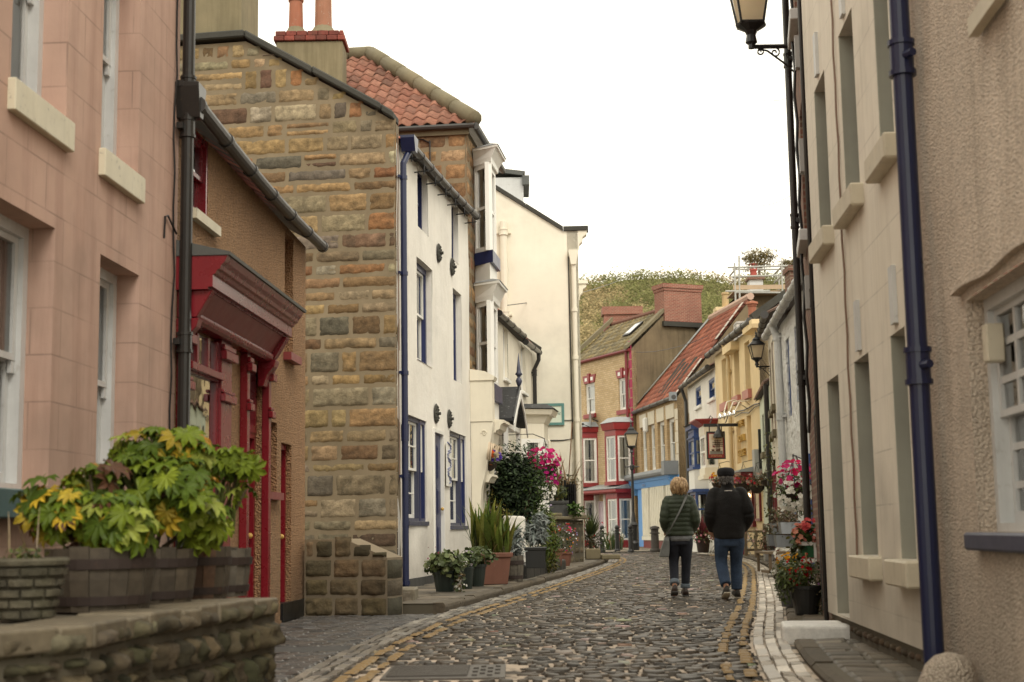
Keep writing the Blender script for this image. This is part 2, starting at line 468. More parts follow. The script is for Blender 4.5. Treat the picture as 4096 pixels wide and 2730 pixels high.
def courses(x0, x1, z0, topf, seed, hs=(.18,.32), ls=(.3,.8), botf=None):
    """coursed rubble layout below a top profile"""
    rnd = random.Random(seed); out = []; z = z0
    zmax = max(topf(x0+(x1-x0)*i/40) for i in range(41))
    while z < zmax - .05:
        h = rnd.uniform(*hs); x = x0 - rnd.uniform(0, ls[0])*.6
        while x < x1 - .02:
            l = rnd.uniform(*ls)
            if z + h > min(topf(max(x, x0)+.01), topf(min(x+l, x1)-.01)): l = min(l, .24)
            a, b = max(x, x0), min(x+l, x1)
            if x1 - b < .14: b = x1
            if b - a > .06:
                tz = min(topf(a+.01), topf(b-.01)) + (.08 if abs(topf(a+.01)-topf(b-.01)) > .03 else 0)
                zz = min(z+h, tz)
                if zz - z > .05:
                    if l > .45 and rnd.random() < .16 and h > .2:
                        mid = (z+zz)/2; out += [(a, b, z, mid), (a, b, mid, zz)]
                    else: out.append((a, b, z, zz))
            x = b if b < x1 else x1
        z += h
    return out

# ---------------------------------------------------------------- tiled roofs
def pantiles(name, mat, parent, P00, P10, P11, P01, tw=.24, th=.34, amp=.035, seed=1, pal=((.38,.13,.08),), inside=None, lift=.022, sag=0, under=None):
    """S-profile tiles between the eaves P00-P10 and the ridge P01-P11"""
    P00, P10, P11, P01 = [Vector(p) for p in (P00, P10, P11, P01)]
    rnd = random.Random(seed)
    nu = max(2, int(((P10-P00).length+(P11-P01).length)/2/tw)); nv = max(2, int(((P01-P00).length+(P11-P10).length)/2/th))
    nrm = (P10-P00).cross(P01-P00).normalized()
    if nrm.z < 0: nrm = -nrm
    mb = MB(); K = 6
    prof = []
    for k in range(K+1):
        t = k/K; prof.append(amp*(math.sin(math.pi*2*t - .6)*.75 + (.25 if t < .5 else -.1)))
    def P(u, v):
        p = (P00*(1-u)+P10*u)*(1-v) + (P01*(1-u)+P11*u)*v
        if sag: p = p - Vector((0,0,1))*sag*math.sin(math.pi*u)*(1-.3*v)
        return p
    for j in range(nv):
        for i in range(nu):
            uc, vc = (i+.5)/nu, (j+.5)/nv
            if inside and not inside(P(uc, vc)): continue
            c = rnd.choice(pal); k = rnd.uniform(.75, 1.2); c = tuple(x*k for x in c)
            lf = lift*rnd.uniform(.8, 1.25); vs = []; cs = []
            for q in range(K+1):
                u = (i + q/K)/nu
                lo = P(u, j/nv) + nrm*(prof[q]+lf); hi = P(u, (j+1.12)/nv) + nrm*(prof[q]*.92)
                vs += [lo - nrm*.02, lo, hi]
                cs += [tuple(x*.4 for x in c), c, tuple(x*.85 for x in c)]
            fs = []
            for q in range(K):
                a = q*3
                fs += [(a, a+3, a+4, a+1), (a+1, a+4, a+5, a+2)]
            mb.add(vs, fs, cs)
    if under is None: under = [P00, P10, P11, P01]
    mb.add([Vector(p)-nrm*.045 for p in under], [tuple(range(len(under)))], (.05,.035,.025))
    return mb.build(name, mat, parent, smooth=True)
def gutter(name, mat, parent, p0, p1, r=.06, n=12, step=1.0, sag=0, brackets=True):
    p0, p1 = Vector(p0), Vector(p1); L = (p1-p0).length; k = max(2, int(L/.5))
    mb = MB(); d = (p1-p0).normalized()
    pts = [p0 + (p1-p0)*i/k - Vector((0,0,1))*sag*math.sin(math.pi*i/k) for i in range(k+1)]
    mb.tube(pts, r, n)
    if brackets:
        m = max(2, int(L/step))
        for i in range(m+1):
            c = p0 + (p1-p0)*(i/m) - Vector((0,0,1))*sag*math.sin(math.pi*i/m)
            mb.tube([c - d*.03, c + d*.03], r*1.18, n)
    return mb.build(name, mat, parent, smooth=False)
def pipe(name, mat, parent, pts, r=.045, collars=(), n=10, brackets=None):
    mb = MB(); mb.tube(pts, r, n)
    for z in collars:
        x, y = pts[-1][0], pts[-1][1]
        for a, b, rr in ((z-.06, z+.06, r*1.18), (z+.06, z+.085, r*1.32), (z-.085, z-.06, r*1.32)):
            mb.tube([(x,y,a),(x,y,b)], rr, n)
        mb.box(x-r*2.0, x+r*2.0, y+r*.3, y+r*1.3, z-.025, z+.025)
    return mb.build(name, mat, parent)
def text_mesh(name, body, size, mat, parent, M, ext=.004, font_scale=(1,1), align='CENTER', shear=0, sp=1.0):
    cu = bpy.data.curves.new(name, 'FONT'); cu.body = body; cu.size = size; cu.extrude = ext; cu.align_x = align; cu.align_y = 'CENTER'; cu.shear = shear; cu.space_character = sp
    o = bpy.data.objects.new(name, cu); COL.objects.link(o)
    bpy.context.view_layer.update()
    dg = bpy.context.evaluated_depsgraph_get()
    me = bpy.data.meshes.new_from_object(o.evaluated_get(dg))
    me.transform(Matrix.Diagonal((font_scale[0], font_scale[1], 1, 1))); me.transform(M)
    bpy.data.objects.remove(o); bpy.data.curves.remove(cu)
    q = bpy.data.objects.new(name, me); COL.objects.link(q); me.materials.clear(); me.materials.append(mat); q.parent = parent
    return q
# a frame that stands text upright on the street side of a wall: local x -> x, local y -> z, out of page -> -y
UPRIGHT = Matrix(((1,0,0,0),(0,0,-1,0),(0,1,0,0),(0,0,0,1)))

# ---------------------------------------------------------------- leaves
def leaf_templ(kind):
    if kind == 'oval':
        return np.array([(0,0,0),(.3,.2,.03),(.7,.17,.0),(1,0,-.08),(.7,-.17,0),(.3,-.2,.03),(.5,0,-.03)], float), [(0,6,1),(1,6,2),(2,6,3),(3,6,4),(4,6,5),(5,6,0)]
    if kind == 'quad':
        return np.array([(0,0,0),(.5,.28,.04),(1,0,-.06),(.5,-.28,.04)], float), [(0,1,2,3)]
    if kind == 'palmate':
        vs = [(0,0,0)]; fs = []; lobes = 8; lv = 0
        for i in range(lobes):
            a = R(-128 + 256*i/(lobes-1)); L = 1.0 - .32*abs(i-(lobes-1)/2)/((lobes-1)/2)
            hw = R(15.5)
            def p(r, t, z): return (r*math.cos(t), r*math.sin(t), z)
            b = len(vs)
            vs += [p(.5, a-hw*1.15, .03), p(L*.76, a-hw*.85, .03), p(L, a, -.17), p(L*.76, a+hw*.85, .03), p(.5, a+hw*1.15, .03), p(L*.62, a, -.03)]
            fs += [(0, b, b+5), (b, b+1, b+5), (b+1, b+2, b+5), (b+2, b+3, b+5), (b+3, b+4, b+5), (b+4, 0, b+5)]
        return np.array(vs, float), fs
    if kind == 'round':
        vs = [(.45,0,-.03)]; n = 9
        for i in range(n):
            t = 2*math.pi*i/n; rr = .5*(1 + .12*math.cos(i*2.6)); vs.append((.45+rr*math.cos(t), rr*math.sin(t), .05*math.sin(3*t)))
        return np.array(vs, float), [(0, i+1, (i+1) % n + 1) for i in range(n)]
    if kind == 'fern':
        vs = []; fs = []
        for i in range(5):
            x = .2*i; w = .26*(1-i/6)
            b = len(vs); vs += [(x,-.02,0),(x+.22,0,0),(x+.16,w,-.03),(x,.02,0),(x+.16,-w,-.03)]
            fs += [(b,b+1,b+2,b+3),(b,b+4,b+1)]
        return np.array(vs, float), fs
    if kind == 'petal5':
        vs = [(0,0,0)]; n = 10
        for i in range(n):
            t = 2*math.pi*i/n; rr = .5 if i % 2 == 0 else .36; vs.append((rr*math.cos(t), rr*math.sin(t), .1+.05*(i % 2)))
        return np.array(vs, float), [(0, i+1, (i+1) % n + 1) for i in range(n)]
def rotm(rng, n, normals=None, spread=1.0):
    """random leaf frames; x = leaf axis, z = leaf normal"""
    z = rng.normal(size=(n,3))*spread
    if normals is not None: z = z + normals
    z /= np.linalg.norm(z, axis=1)[:,None] + 1e-9
    x = rng.normal(size=(n,3)); x -= (x*z).sum(1)[:,None]*z; x /= np.linalg.norm(x, axis=1)[:,None] + 1e-9
    y = np.cross(z, x)
    return np.stack([x, y, z], axis=2)
def scatter(mb, templ, pos, mats, sizes, cols, shade=None):
    V, Fc = templ; k = len(V)
    W = np.einsum('nij,kj->nki', mats, V)*sizes[:,None,None] + pos[:,None,:]
    for i in range(len(pos)):
        mb.add(W[i].tolist(), Fc, [tuple(cols[i])]*k)
def leafcols(rng, n, pal, var=.25, wts=None):
    pal = np.array(pal); idx = rng.choice(len(pal), size=n, p=wts)
    return np.clip(pal[idx]*(1+rng.uniform(-var, var, size=(n,1))), 0, 1)
def clump(mb, c, rad, n, kind, size, pal, seed=0, shell=.55, up=.5, var=.3, wts=None, lumps=6, flat=None, cut=None, shade=.55):
    """leaves through the volume of an uneven ellipsoid, denser near its skin"""
    rng = np.random.default_rng(seed); c = np.array(c, float); rad = np.array(rad, float)
    d = rng.normal(size=(n,3)); d /= np.linalg.norm(d, axis=1)[:,None]
    rr = (shell + (1-shell)*rng.random(n))**1.0
    ld = rng.normal(size=(lumps,3)); ld /= np.linalg.norm(ld, axis=1)[:,None]; lw = rng.uniform(-.22,.28,lumps)
    bumpy = 1 + (np.clip((d@ld.T)-.55, 0, 1)/.45*lw).sum(1)
    pos = c + d*rad*(rr*bumpy)[:,None]
    keep = np.ones(n, bool)
    if cut is not None: keep &= pos[:,2] > cut
    pos = pos[keep]; d = d[keep]; rr = rr[keep]; m = len(pos)
    nr = d*.8; nr[:,2] += up
    M = rotm(rng, m, nr, .55)
    sz = size*rng.uniform(.65, 1.25, m); cl = leafcols(rng, m, pal, var, wts)
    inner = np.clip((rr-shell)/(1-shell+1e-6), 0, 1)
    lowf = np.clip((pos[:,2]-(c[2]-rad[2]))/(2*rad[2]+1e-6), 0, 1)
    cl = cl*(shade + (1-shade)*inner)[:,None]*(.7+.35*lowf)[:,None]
    scatter(mb, leaf_templ(kind), pos, M, sz, cl)
def flowers(mb, c, rad, n, size, pal, seed=0, kind='petal5', face=(0,-.6,.5), wts=None, shell=.85, cut=None, front=None):
    rng = np.random.default_rng(seed); c = np.array(c, float); rad = np.array(rad, float)
    d = rng.normal(size=(n,3)); d /= np.linalg.norm(d, axis=1)[:,None]
    if front is not None: d = d + np.array(front); d /= np.linalg.norm(d, axis=1)[:,None]
    pos = c + d*rad*(shell+(1.08-shell)*rng.random(n))[:,None]
    if cut is not None:
        k = pos[:,2] > cut; pos = pos[k]; d = d[k]
    M = rotm(rng, len(pos), d*.8+np.array(face), .3)
    scatter(mb, leaf_templ(kind), pos, M, size*rng.uniform(.75,1.2,len(pos)), leafcols(rng, len(pos), pal, .15, wts))
def blades(mb, c, n, h, w, pal, seed=0, spread=.6, base=.1, droop=.5, seg=6):
    """strap leaves fanning from a base"""
    rng = random.Random(seed)
    for i in range(n):
        a = rng.uniform(0, 2*math.pi); t = abs(rng.gauss(0, .5))*spread; L = h*rng.uniform(.6, 1.05); ww = w*rng.uniform(.7,1.2)
        bx = c[0]+rng.uniform(-base, base); by = c[1]+rng.uniform(-base, base)
        k = rng.choice(pal); f = rng.uniform(.7,1.25); k = tuple(x*f for x in k)
        p = Vector((bx, by, c[2])); ang = t; vs = []; fs = []; cs = []
        side = Vector((-math.sin(a+rng.uniform(-.6,.6)), math.cos(a), 0))
        for s in range(seg+1):
            q = s/seg; wd = ww*(1-q**2.2)*(.6+.8*min(1, q*3)) if s < seg else .001
            vs += [p - side*wd/2, p + side*wd/2]; cs += [tuple(x*(.55+.6*q) for x in k)]*2
            ang2 = ang + droop*q*q*rng.uniform(.5,1.3)
            p = p + Vector((math.sin(ang2)*math.cos(a), math.sin(ang2)*math.sin(a), math.cos(ang2)))*L/seg
        for s in range(seg): fs.append((2*s, 2*s+1, 2*s+3, 2*s+2))
        mb.add(vs, fs, cs)
# ================================================================ world, sun, camera
SUN_EL, SUN_AZ = 46, 158        # degrees; azimuth from +Y clockwise: high, behind the camera
W = bpy.data.worlds.new('World'); S.world = W; W.use_nodes = True
nt = W.node_tree; bg = nt.nodes['Background']
sky = N(nt, 'ShaderNodeTexSky', sky_type='NISHITA'); sky.sun_disc = False
sky.sun_elevation = R(SUN_EL); sky.sun_rotation = R(SUN_AZ); sky.dust_density = 6.0; sky.air_density = 1.2; sky.ozone_density = .3
hs = N(nt, 'ShaderNodeHueSaturation'); hs.inputs['Saturation'].default_value = .12; link(nt, sky.outputs[0], hs.inputs['Color'])
# thick, evenly lit cloud over the clear sky
veil = mix(nt, .82, hs.outputs[0], (13.6, 12.75, 10.6))
link(nt, veil, bg.inputs['Color']); bg.inputs['Strength'].default_value = .15
L = bpy.data.lights.new('Sun', 'SUN'); L.energy = 1.5; L.angle = R(22); L.color = (1, .93, .80)
so = bpy.data.objects.new('sun', L); COL.objects.link(so)
_d = Vector((math.sin(R(SUN_AZ))*math.cos(R(SUN_EL)), math.cos(R(SUN_AZ))*math.cos(R(SUN_EL)), math.sin(R(SUN_EL))))
so.rotation_euler = _d.to_track_quat('Z', 'Y').to_euler(); so.location = (0, -10, 25)
cd = bpy.data.cameras.new('Camera'); cam = bpy.data.objects.new('Camera', cd); COL.objects.link(cam); S.camera = cam
cd.lens = F/4096*36; cd.sensor_width = 36; cd.clip_start = .1; cd.clip_end = 2000
cam.matrix_world = Matrix.Translation((0, 0, CH)) @ Matrix.Rotation(math.pi/2+TH, 4, 'X') @ Matrix.Rotation(-RO, 4, 'Z')
cd.dof.use_dof = True; cd.dof.focus_distance = 25.0; cd.dof.aperture_fstop = 3.2
S.view_settings.view_transform = 'Standard'; S.view_settings.look = 'None'; S.view_settings.exposure = 0
S.cycles.use_denoising = True; S.cycles.max_bounces = 7; S.cycles.diffuse_bounces = 4; S.cycles.transparent_max_bounces = 10
S.cycles.caustics_reflective = False; S.cycles.caustics_refractive = False

# ================================================================ materials
MAT = {}
MAT['pink'] = plaster('pink_render', (.54,.365,.295), (.48,.31,.24), streak=.6, dirt=.42, dirt_top=3.0, joints=(.62,.30,.55), blotch=.55, dark=(.55,.45,.42))
MAT['roughcast'] = plaster('ochre_roughcast', (.53,.31,.16), (.43,.235,.11), grain=90, bstr=1.0, bdist=.04, streak=.35, dirt=.3, dirt_top=1.0, speck=52)
MAT['whitewash'] = plaster('whitewashed_render', (.80,.77,.71), (.72,.69,.63), grain=30, bstr=.45, bdist=.012, streak=.22, dirt=.3, dirt_top=2.2, lump=2.2, blotch=.25, dark=(.72,.66,.58))
MAT['creamwall'] = plaster('cream_render', (.80,.755,.64), (.76,.715,.60), grain=60, bstr=.35, bdist=.012, streak=.06, dirt=.35, dirt_top=3.5, blotch=.2, lump=.6)
MAT['cottage'] = plaster('pale_cottage_render', (.76,.71,.60), (.70,.65,.54), streak=.3, dirt=.2, lump=1.5)
MAT['beige'] = plaster('beige_scored_render', (.80,.745,.645), (.74,.685,.58), streak=.36, dirt=.4, dirt_top=1.6, joints=(.72,.36,.35), blotch=.4, grain=70)
MAT['pebble'] = plaster('beige_roughcast', (.70,.59,.485), (.60,.495,.40), grain=38, bstr=.7, bdist=.02, streak=.95, dirt=.6, dirt_top=2.2, speck=75, blotch=1.3, lump=1.6, dark=(.5,.47,.43))
MAT['yellow'] = plaster('yellow_render', (.78,.62,.37), (.74,.58,.34), streak=.15, dirt=.15, blotch=.2)
MAT['grime'] = plaster('weathered_grey_brown_render', (.22,.165,.095), (.12,.09,.055), streak=.7, dirt=0, blotch=1., grain=20, bstr=.5, bdist=.02, dark=(.3,.28,.22))
MAT['rubblewhite'] = plaster('whitewashed_rubble', (.78,.78,.76), (.70,.71,.70), grain=7, bstr=1., bdist=.05, streak=.15, dirt=.2, lump=3)
MAT['green'] = plaster('pale_green_render', (.66,.72,.60), (.60,.66,.54), streak=.3, dirt=.25, lump=1.5)
MAT['chimrender'] = plaster('mossy_chimney_render', (.235,.195,.115), (.15,.13,.075), streak=.75, dirt=0, blotch=.9, dark=(.45,.45,.38), grain=60, bstr=.5)
MAT['white'] = paint('white_paint', (.78,.77,.73), rough=.4, var=.1)
MAT['greywhite'] = paint('weathered_white_paint', (.62,.63,.63), rough=.45, var=.3, wear=.35, wearc=(.35,.33,.3))
MAT['creampaint'] = paint('cream_paint', (.75,.70,.58), rough=.4, var=.15)
MAT['silly'] = paint('flaking_cream_sill_paint', (.66,.61,.47), rough=.55, var=.3, wear=.5, wearc=(.25,.22,.18))
MAT['sillbeige'] = paint('beige_sill_paint', (.62,.56,.44), rough=.6, var=.3, wear=.3, wearc=(.3,.26,.2))
MAT['navy'] = paint('navy_gloss_paint', (.018,.026,.095), rough=.32, var=.3)
MAT['navypipe'] = paint('navy_pipe_paint', (.012,.018,.062), rough=.3, var=.35)
MAT['greynavy'] = paint('grey_navy_paint', (.05,.055,.095), rough=.4, var=.25)
MAT['blue'] = paint('blue_gloss_paint', (.03,.07,.22), rough=.35, var=.2)
MAT['skyblue'] = paint('sky_blue_paint', (.15,.38,.78), rough=.4, var=.2)
MAT['red'] = paint('dark_red_gloss_paint', (.20,.010,.018), rough=.27, var=.35, spec=.6)
MAT['redfascia'] = paint('faded_red_fascia_paint', (.22,.04,.04), rough=.4, var=.4, wear=.3, wearc=(.27,.12,.075))
MAT['brightred'] = paint('red_paint', (.26,.022,.024), rough=.4, var=.2)
MAT['pinkred'] = paint('magenta_red_paint', (.36,.03,.09), rough=.5, var=.3)
MAT['maroon'] = paint('maroon_paint', (.17,.015,.02), rough=.4, var=.2)
MAT['teal'] = paint('dark_teal_paint', (.035,.085,.09), rough=.5, var=.3)
MAT['black'] = paint('black_iron_paint', (.012,.012,.013), rough=.35, var=.2)
MAT['blackpipe'] = paint('weathered_black_pipe', (.02,.019,.018), rough=.3, var=.5, wear=.25, wearc=(.09,.07,.05))
MAT['gutter'] = paint('dark_grey_gutter', (.045,.042,.04), rough=.4, var=.4)
MAT['guttergrey'] = paint('pale_grey_gutter', (.42,.42,.41), rough=.45, var=.3)
MAT['lead'] = paint('lead_sheet', (.33,.35,.36), rough=.5, var=.4)
MAT['darklead'] = paint('dark_lead_sheet', (.085,.09,.085), rough=.5, var=.6, wear=.4, wearc=(.2,.2,.19))
MAT['blackroof'] = paint('black_painted_felt', (.018,.02,.024), rough=.38, var=.4, wear=.5, wearc=(.4,.4,.4), grain=15)
MAT['plinth'] = paint('dark_grey_plinth', (.06,.06,.058), rough=.7, var=.5)
MAT['stonedark'] = plaster('sooty_stone', (.055,.052,.042), (.035,.035,.03), streak=.4, dirt=0, blotch=.8, grain=25, bstr=.6, bdist=.015)
MAT['stonecope'] = plaster('weathered_coping_stone', (.20,.165,.10), (.13,.115,.07), streak=.3, dirt=0, blotch=.9, grain=25, bstr=.5)
MAT['kerbstone'] = vcol('kerb_stone', rough=.75, amt=.5, stain=.4, stainc=(.05,.045,.035))
MAT['masonry'] = vcol('sandstone_masonry', rough=.9, scale=9, amt=.6, bstr=.8, bdist=.016, stain=.65, stainc=(.075,.058,.036), grain=34, dirt=.4, dirt_top=3.2)
MAT['rubble'] = vcol('mossy_rubble', rough=.85, scale=9, amt=.6, bstr=.7, bdist=.02, stain=.6, stainc=(.035,.035,.012), grain=22)
MAT['mortar'] = plaster('lime_mortar', (.26,.205,.13), (.18,.14,.085), streak=.3, dirt=.5, dirt_top=1.2, grain=60, bstr=.5)
MAT['mortardark'] = plaster('dark_mortar', (.10,.085,.055), (.05,.045,.03), streak=.3, dirt=.3, grain=60)
MAT['setts'] = vcol('road_setts', rough=.45, scale=25, amt=.4, bstr=.3, bdist=.004, stain=.15, stainc=(.10,.08,.06), grain=80, spec=.33)
MAT['gutterstone'] = vcol('gutter_setts', rough=.38, scale=30, amt=.35, bstr=.25, bdist=.004, stain=.2, stainc=(.15,.12,.09), grain=80, spec=.5)
MAT['apron'] = vcol('grey_paviors', rough=.4, scale=25, amt=.35, bstr=.3, bdist=.003, stain=.2, stainc=(.04,.04,.04), grain=70, spec=.5)
MAT['flags'] = vcol('stone_flags', rough=.6, scale=12, amt=.4, bstr=.3, bdist=.005, stain=.3, stainc=(.07,.06,.045), grain=50)
MAT['tile'] = vcol('clay_pantiles', rough=.75, scale=12, amt=.45, bstr=.25, bdist=.004, stain=.35, stainc=(.12,.09,.05), grain=60)
MAT['leaf'] = leafmat('leaf', .42, .25)
MAT['gloss_leaf'] = leafmat('glossy_leaf', .5, .22, .2)
MAT['petal'] = leafmat('petal', .6, .35, .2)
MAT['glass'] = glassmat('window_glass')
MAT['glassshop'] = glassmat('shop_window_glass', clear=.6, rmin=.25)
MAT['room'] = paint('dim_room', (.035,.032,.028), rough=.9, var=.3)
MAT['curtain'] = paint('net_curtain', (.80,.78,.70), rough=.9, var=.15)
MAT['curtainbeige'] = paint('beige_curtain', (.42,.34,.24), rough=.9, var=.2)
MAT['shutter'] = paint('panelled_shutter', (.46,.40,.33), rough=.6, var=.2)
MAT['terracotta'] = paint('terracotta', (.17,.072,.047), rough=.8, var=.4, wear=.2, wearc=(.36,.22,.16))
MAT['revealgrey'] = plaster('grey_green_reveal_paint', (.40,.395,.33), streak=.3, dirt=.3)  # shade of the deep window recesses, put into the colour
MAT['browncable'] = paint('brown_cable', (.24,.16,.12))
MAT['claypot'] = paint('chimney_clay', (.34,.125,.07), rough=.8, var=.5, wear=.4, wearc=(.35,.26,.18))
MAT['buffpot'] = paint('buff_chimney_clay', (.46,.33,.17), rough=.8, var=.3)
MAT['plasticgreen'] = paint('dark_green_plastic', (.006,.013,.009), rough=.5, var=.2)
MAT['plasticblack'] = paint('black_plastic', (.016,.017,.017), rough=.35, var=.2)
MAT['barrel'] = vcol('barrel_oak', rough=.75, scale=14, amt=.5, bstr=.4, bdist=.006, stain=.45, stainc=(.05,.035,.022), grain=30)
MAT['hoop'] = paint('rusty_hoop', (.030,.018,.014), rough=.75, var=.6, wear=.4, wearc=(.075,.035,.02))
MAT['soil'] = paint('soil', (.03,.022,.015), rough=.95, var=.4)
MAT['wood'] = paint('weathered_bench_wood', (.22,.16,.10), rough=.7, var=.5)
MAT['galv'] = paint('galvanised_steel', (.40,.40,.37), rough=.45, var=.3)
MAT['board'] = paint('scaffold_board', (.45,.33,.22), rough=.8, var=.3)
MAT['zinc'] = paint('grey_zinc', (.20,.215,.23), rough=.5, var=.3)
MAT['brickred'] = bricks('red_brick', (.30,.095,.065), (.22,.07,.05), (.34,.25,.18), ms=.011)
MAT['brickbuff'] = bricks('buff_brick', (.50,.36,.19), (.62,.47,.29), (.40,.30,.18), blotch=.25, w=.28, h=.105)
MAT['brickbuff2'] = bricks('tan_brick', (.40,.27,.13), (.50,.36,.20), (.34,.25,.15), blotch=.3, w=.28, h=.105)
MAT['brickold'] = bricks('old_red_brick', (.24,.09,.06), (.13,.07,.05), (.25,.2,.14), blotch=.7)
MAT['gold'] = paint('gold_letters', (.58,.36,.09), rough=.4, var=.2)
MAT['lampglass'] = newmat('opal_lamp_glass')[0]
_b = MAT['lampglass'].node_tree.nodes['Principled BSDF']
_b.inputs['Base Color'].default_value = (.85,.76,.60,1); _b.inputs['Roughness'].default_value = .3
_nt = MAT['lampglass'].node_tree; _t = N(_nt, 'ShaderNodeBsdfTranslucent'); _t.inputs['Color'].default_value = (.95,.85,.68,1); _m = N(_nt, 'ShaderNodeMixShader'); _m.inputs[0].default_value = .75
link(_nt, _b.outputs[0], _m.inputs[1]); link(_nt, _t.outputs[0], _m.inputs[2]); link(_nt, _m.outputs[0], _nt.nodes['Material Output'].inputs['Surface'])
MAT['yellowpaint'] = paint('worn_yellow_road_paint', (.26,.165,.058), rough=.6, var=.4, wear=.8, wearc=(.09,.07,.05), grain=90)

# ================================================================ ground
class Path:
    def __init__(s, pts):
        # smooth the measured points with a Catmull-Rom pass
        P = [Vector((p[0], p[1])) for p in pts]; out = []
        for i in range(len(P)-1):
            a = P[max(i-1, 0)]; b = P[i]; c = P[i+1]; d = P[min(i+2, len(P)-1)]
            for k in range(8):
                t = k/8; out.append(.5*((2*b) + (c-a)*t + (2*a-5*b+4*c-d)*t*t + (3*b-a-3*c+d)*t**3))
        out.append(P[-1]); s.p = out; s.s = [0.]
        for a, b in zip(out, out[1:]): s.s.append(s.s[-1] + (b-a).length)
        s.L = s.s[-1]
    def pos(s, t, off=0.0):
        t = max(0, min(s.L, t)); i = int(np.searchsorted(s.s, t, 'right')) - 1; i = max(0, min(i, len(s.p)-2))
        a, b = s.p[i], s.p[i+1]; q = (t - s.s[i])/max(1e-9, s.s[i+1]-s.s[i])
        i0 = max(0, i-3); i1 = min(len(s.p)-1, i+4); d = (s.p[i1]-s.p[i0]).normalized(); m = a.lerp(b, q)
        return (m.x + d.y*off, m.y - d.x*off)
    def x_at(s, y):
        for a, b in zip(s.p, s.p[1:]):
            if (a.y - y)*(b.y - y) <= 0 and abs(b.y-a.y) > 1e-9: return a.x + (b.x-a.x)*(y-a.y)/(b.y-a.y)
        return s.p[0].x if y < s.p[0].y else s.p[-1].x
LK = Path([(-1.62,4.0),(-1.56,7.0),(-1.47,9.55),(-1.385,11.8),(-1.28,13.2),(-.99,16.0),(-.22,21.0),(.5,25.8),(1.32,31.3),(2.04,36.6),(2.38,39.2),(2.78,43.),(2.98,47.),(2.7,51.),(1.3,55.5),(-2.5,60.),(-8,63)])
RK = Path([(1.22,4.0),(1.38,7.0),(1.54,8.95),(1.67,10.05),(1.93,11.9),(2.33,14.2),(2.98,17.8),(4.31,25.7),(5.6,33.9),(6.55,42.5),(6.92,49.),(6.75,54.),(6.3,59.5)])
STRIP = .265
def stone_tops(mb, cells, seed, pal, h=(.012,.02), edge=.02, rnd_rot=.03, n=(4,3), z=0.0, lightp=0, lightc=(.4,.35,.28), flat=False):
    """cells: list of 4 ground corners (a,b,c,d) turned into gently domed stones"""
    rnd = random.Random(seed); nx, ny = n
    for (A, B, C, D) in cells:
        c = rnd.choice(pal); k = rnd.uniform(.7, 1.3); c = tuple(q*k for q in c)
        if lightp and rnd.random() < lightp: c = tuple(q*rnd.uniform(.7,1.1) for q in lightc)
        hh = rnd.uniform(*h); tx, ty = rnd.uniform(-.006,.006), rnd.uniform(-.006,.006); vs = []; cs = []
        for j in range(ny+1):
            for i in range(nx+1):
                u, v = i/nx, j/ny
                if 0 < u < 1: u = (.045 + .91*(i-1)/(max(1, nx-2))) if flat else .1 + .8*(i-1)/(max(1, nx-2))
                if 0 < v < 1: v = (.035 + .93*(j-1)/(ny-2) if flat else .14 + .72*(j-1)/(max(1, ny-2))) if ny > 2 else .5
                x = (A[0]*(1-u)+B[0]*u)*(1-v) + (D[0]*(1-u)+C[0]*u)*v; y = (A[1]*(1-u)+B[1]*u)*(1-v) + (D[1]*(1-u)+C[1]*u)*v
                e = i in (0, nx) or j in (0, ny); cr = i in (0, nx) and j in (0, ny)
                if not flat: x += rnd.uniform(-.006,.006); y += rnd.uniform(-.008,.008)
                if cr and not flat:
                    mx, my = (A[0]+B[0]+C[0]+D[0])/4, (A[1]+B[1]+C[1]+D[1])/4; x += (mx-x)*.12; y += (my-y)*.12
                vs.append((x, y, z + ((-.009 if not flat else -.002) if e else hh + tx*(u-.5)*2 + ty*(v-.5)*2 + rnd.uniform(-.002,.002))))
                cs.append(tuple(q*(.55 if e and not flat else .8 if e else 1) for q in c))
        fs = [(j*(nx+1)+i, j*(nx+1)+i+1, (j+1)*(nx+1)+i+1, (j+1)*(nx+1)+i) for j in range(ny) for i in range(nx)]
        mb.add(vs, fs, cs)
rnd = random.Random(3)
# wide ground sheet under everything
mb = MB(); mb.poly([(-400,-60,-.09),(400,-60,-.09),(400,900,-.09),(-400,900,-.09)])
struct(mb.build('ground', plaster('earth', (.12,.10,.07), dirt=0)), 'bare earth under and beyond the village street')
# road bed: pale patchy mortar between the stones
m, nt_, b_ = newmat('road_mortar'); v_ = coords(nt_)
link(nt_, mix(nt_, ramp(nt_, noise_n(nt_, v_, 2.4, 6, .7), [(.40, 0.), (.54, 1.)]), (.035,.028,.02), (.52,.43,.34)), b_.inputs['Base Color']); b_.inputs['Roughness'].default_value = .8
road_bed = m
cells = []; y = 4.6
while y < 66:
    xl = LK.x_at(y) + STRIP if y < 51 else LK.x_at(min(y, 60)) + STRIP
    if y >= 58: xl = -6.0
    xr = RK.x_at(y) - .0
    pitch = rnd.uniform(.125, .19) if y < 30 else rnd.uniform(.18,.25)
    x = xl - rnd.uniform(0, .1); wob = rnd.uniform(0, 9)
    while x < xr - .04:
        w = rnd.uniform(.085, .20) if y < 40 else rnd.uniform(.16, .34)
        x1 = min(x + w, xr); g = rnd.uniform(.012,.034); gy = rnd.uniform(.012,.04)
        def yy(q): return y + .05*math.sin(q*1.3+wob) + .03*math.sin(q*3.1+wob*2)
        if not (x1 > -.90 and x < -.08 and 9.22 < y < 10.4):
            cells.append(((x+g/2, yy(x)+gy/2), (x1-g/2, yy(x1)+gy/2), (x1-g/2, yy(x1)+pitch-gy/2), (x+g/2, yy(x)+pitch-gy/2)))
        x = x1
    y += pitch
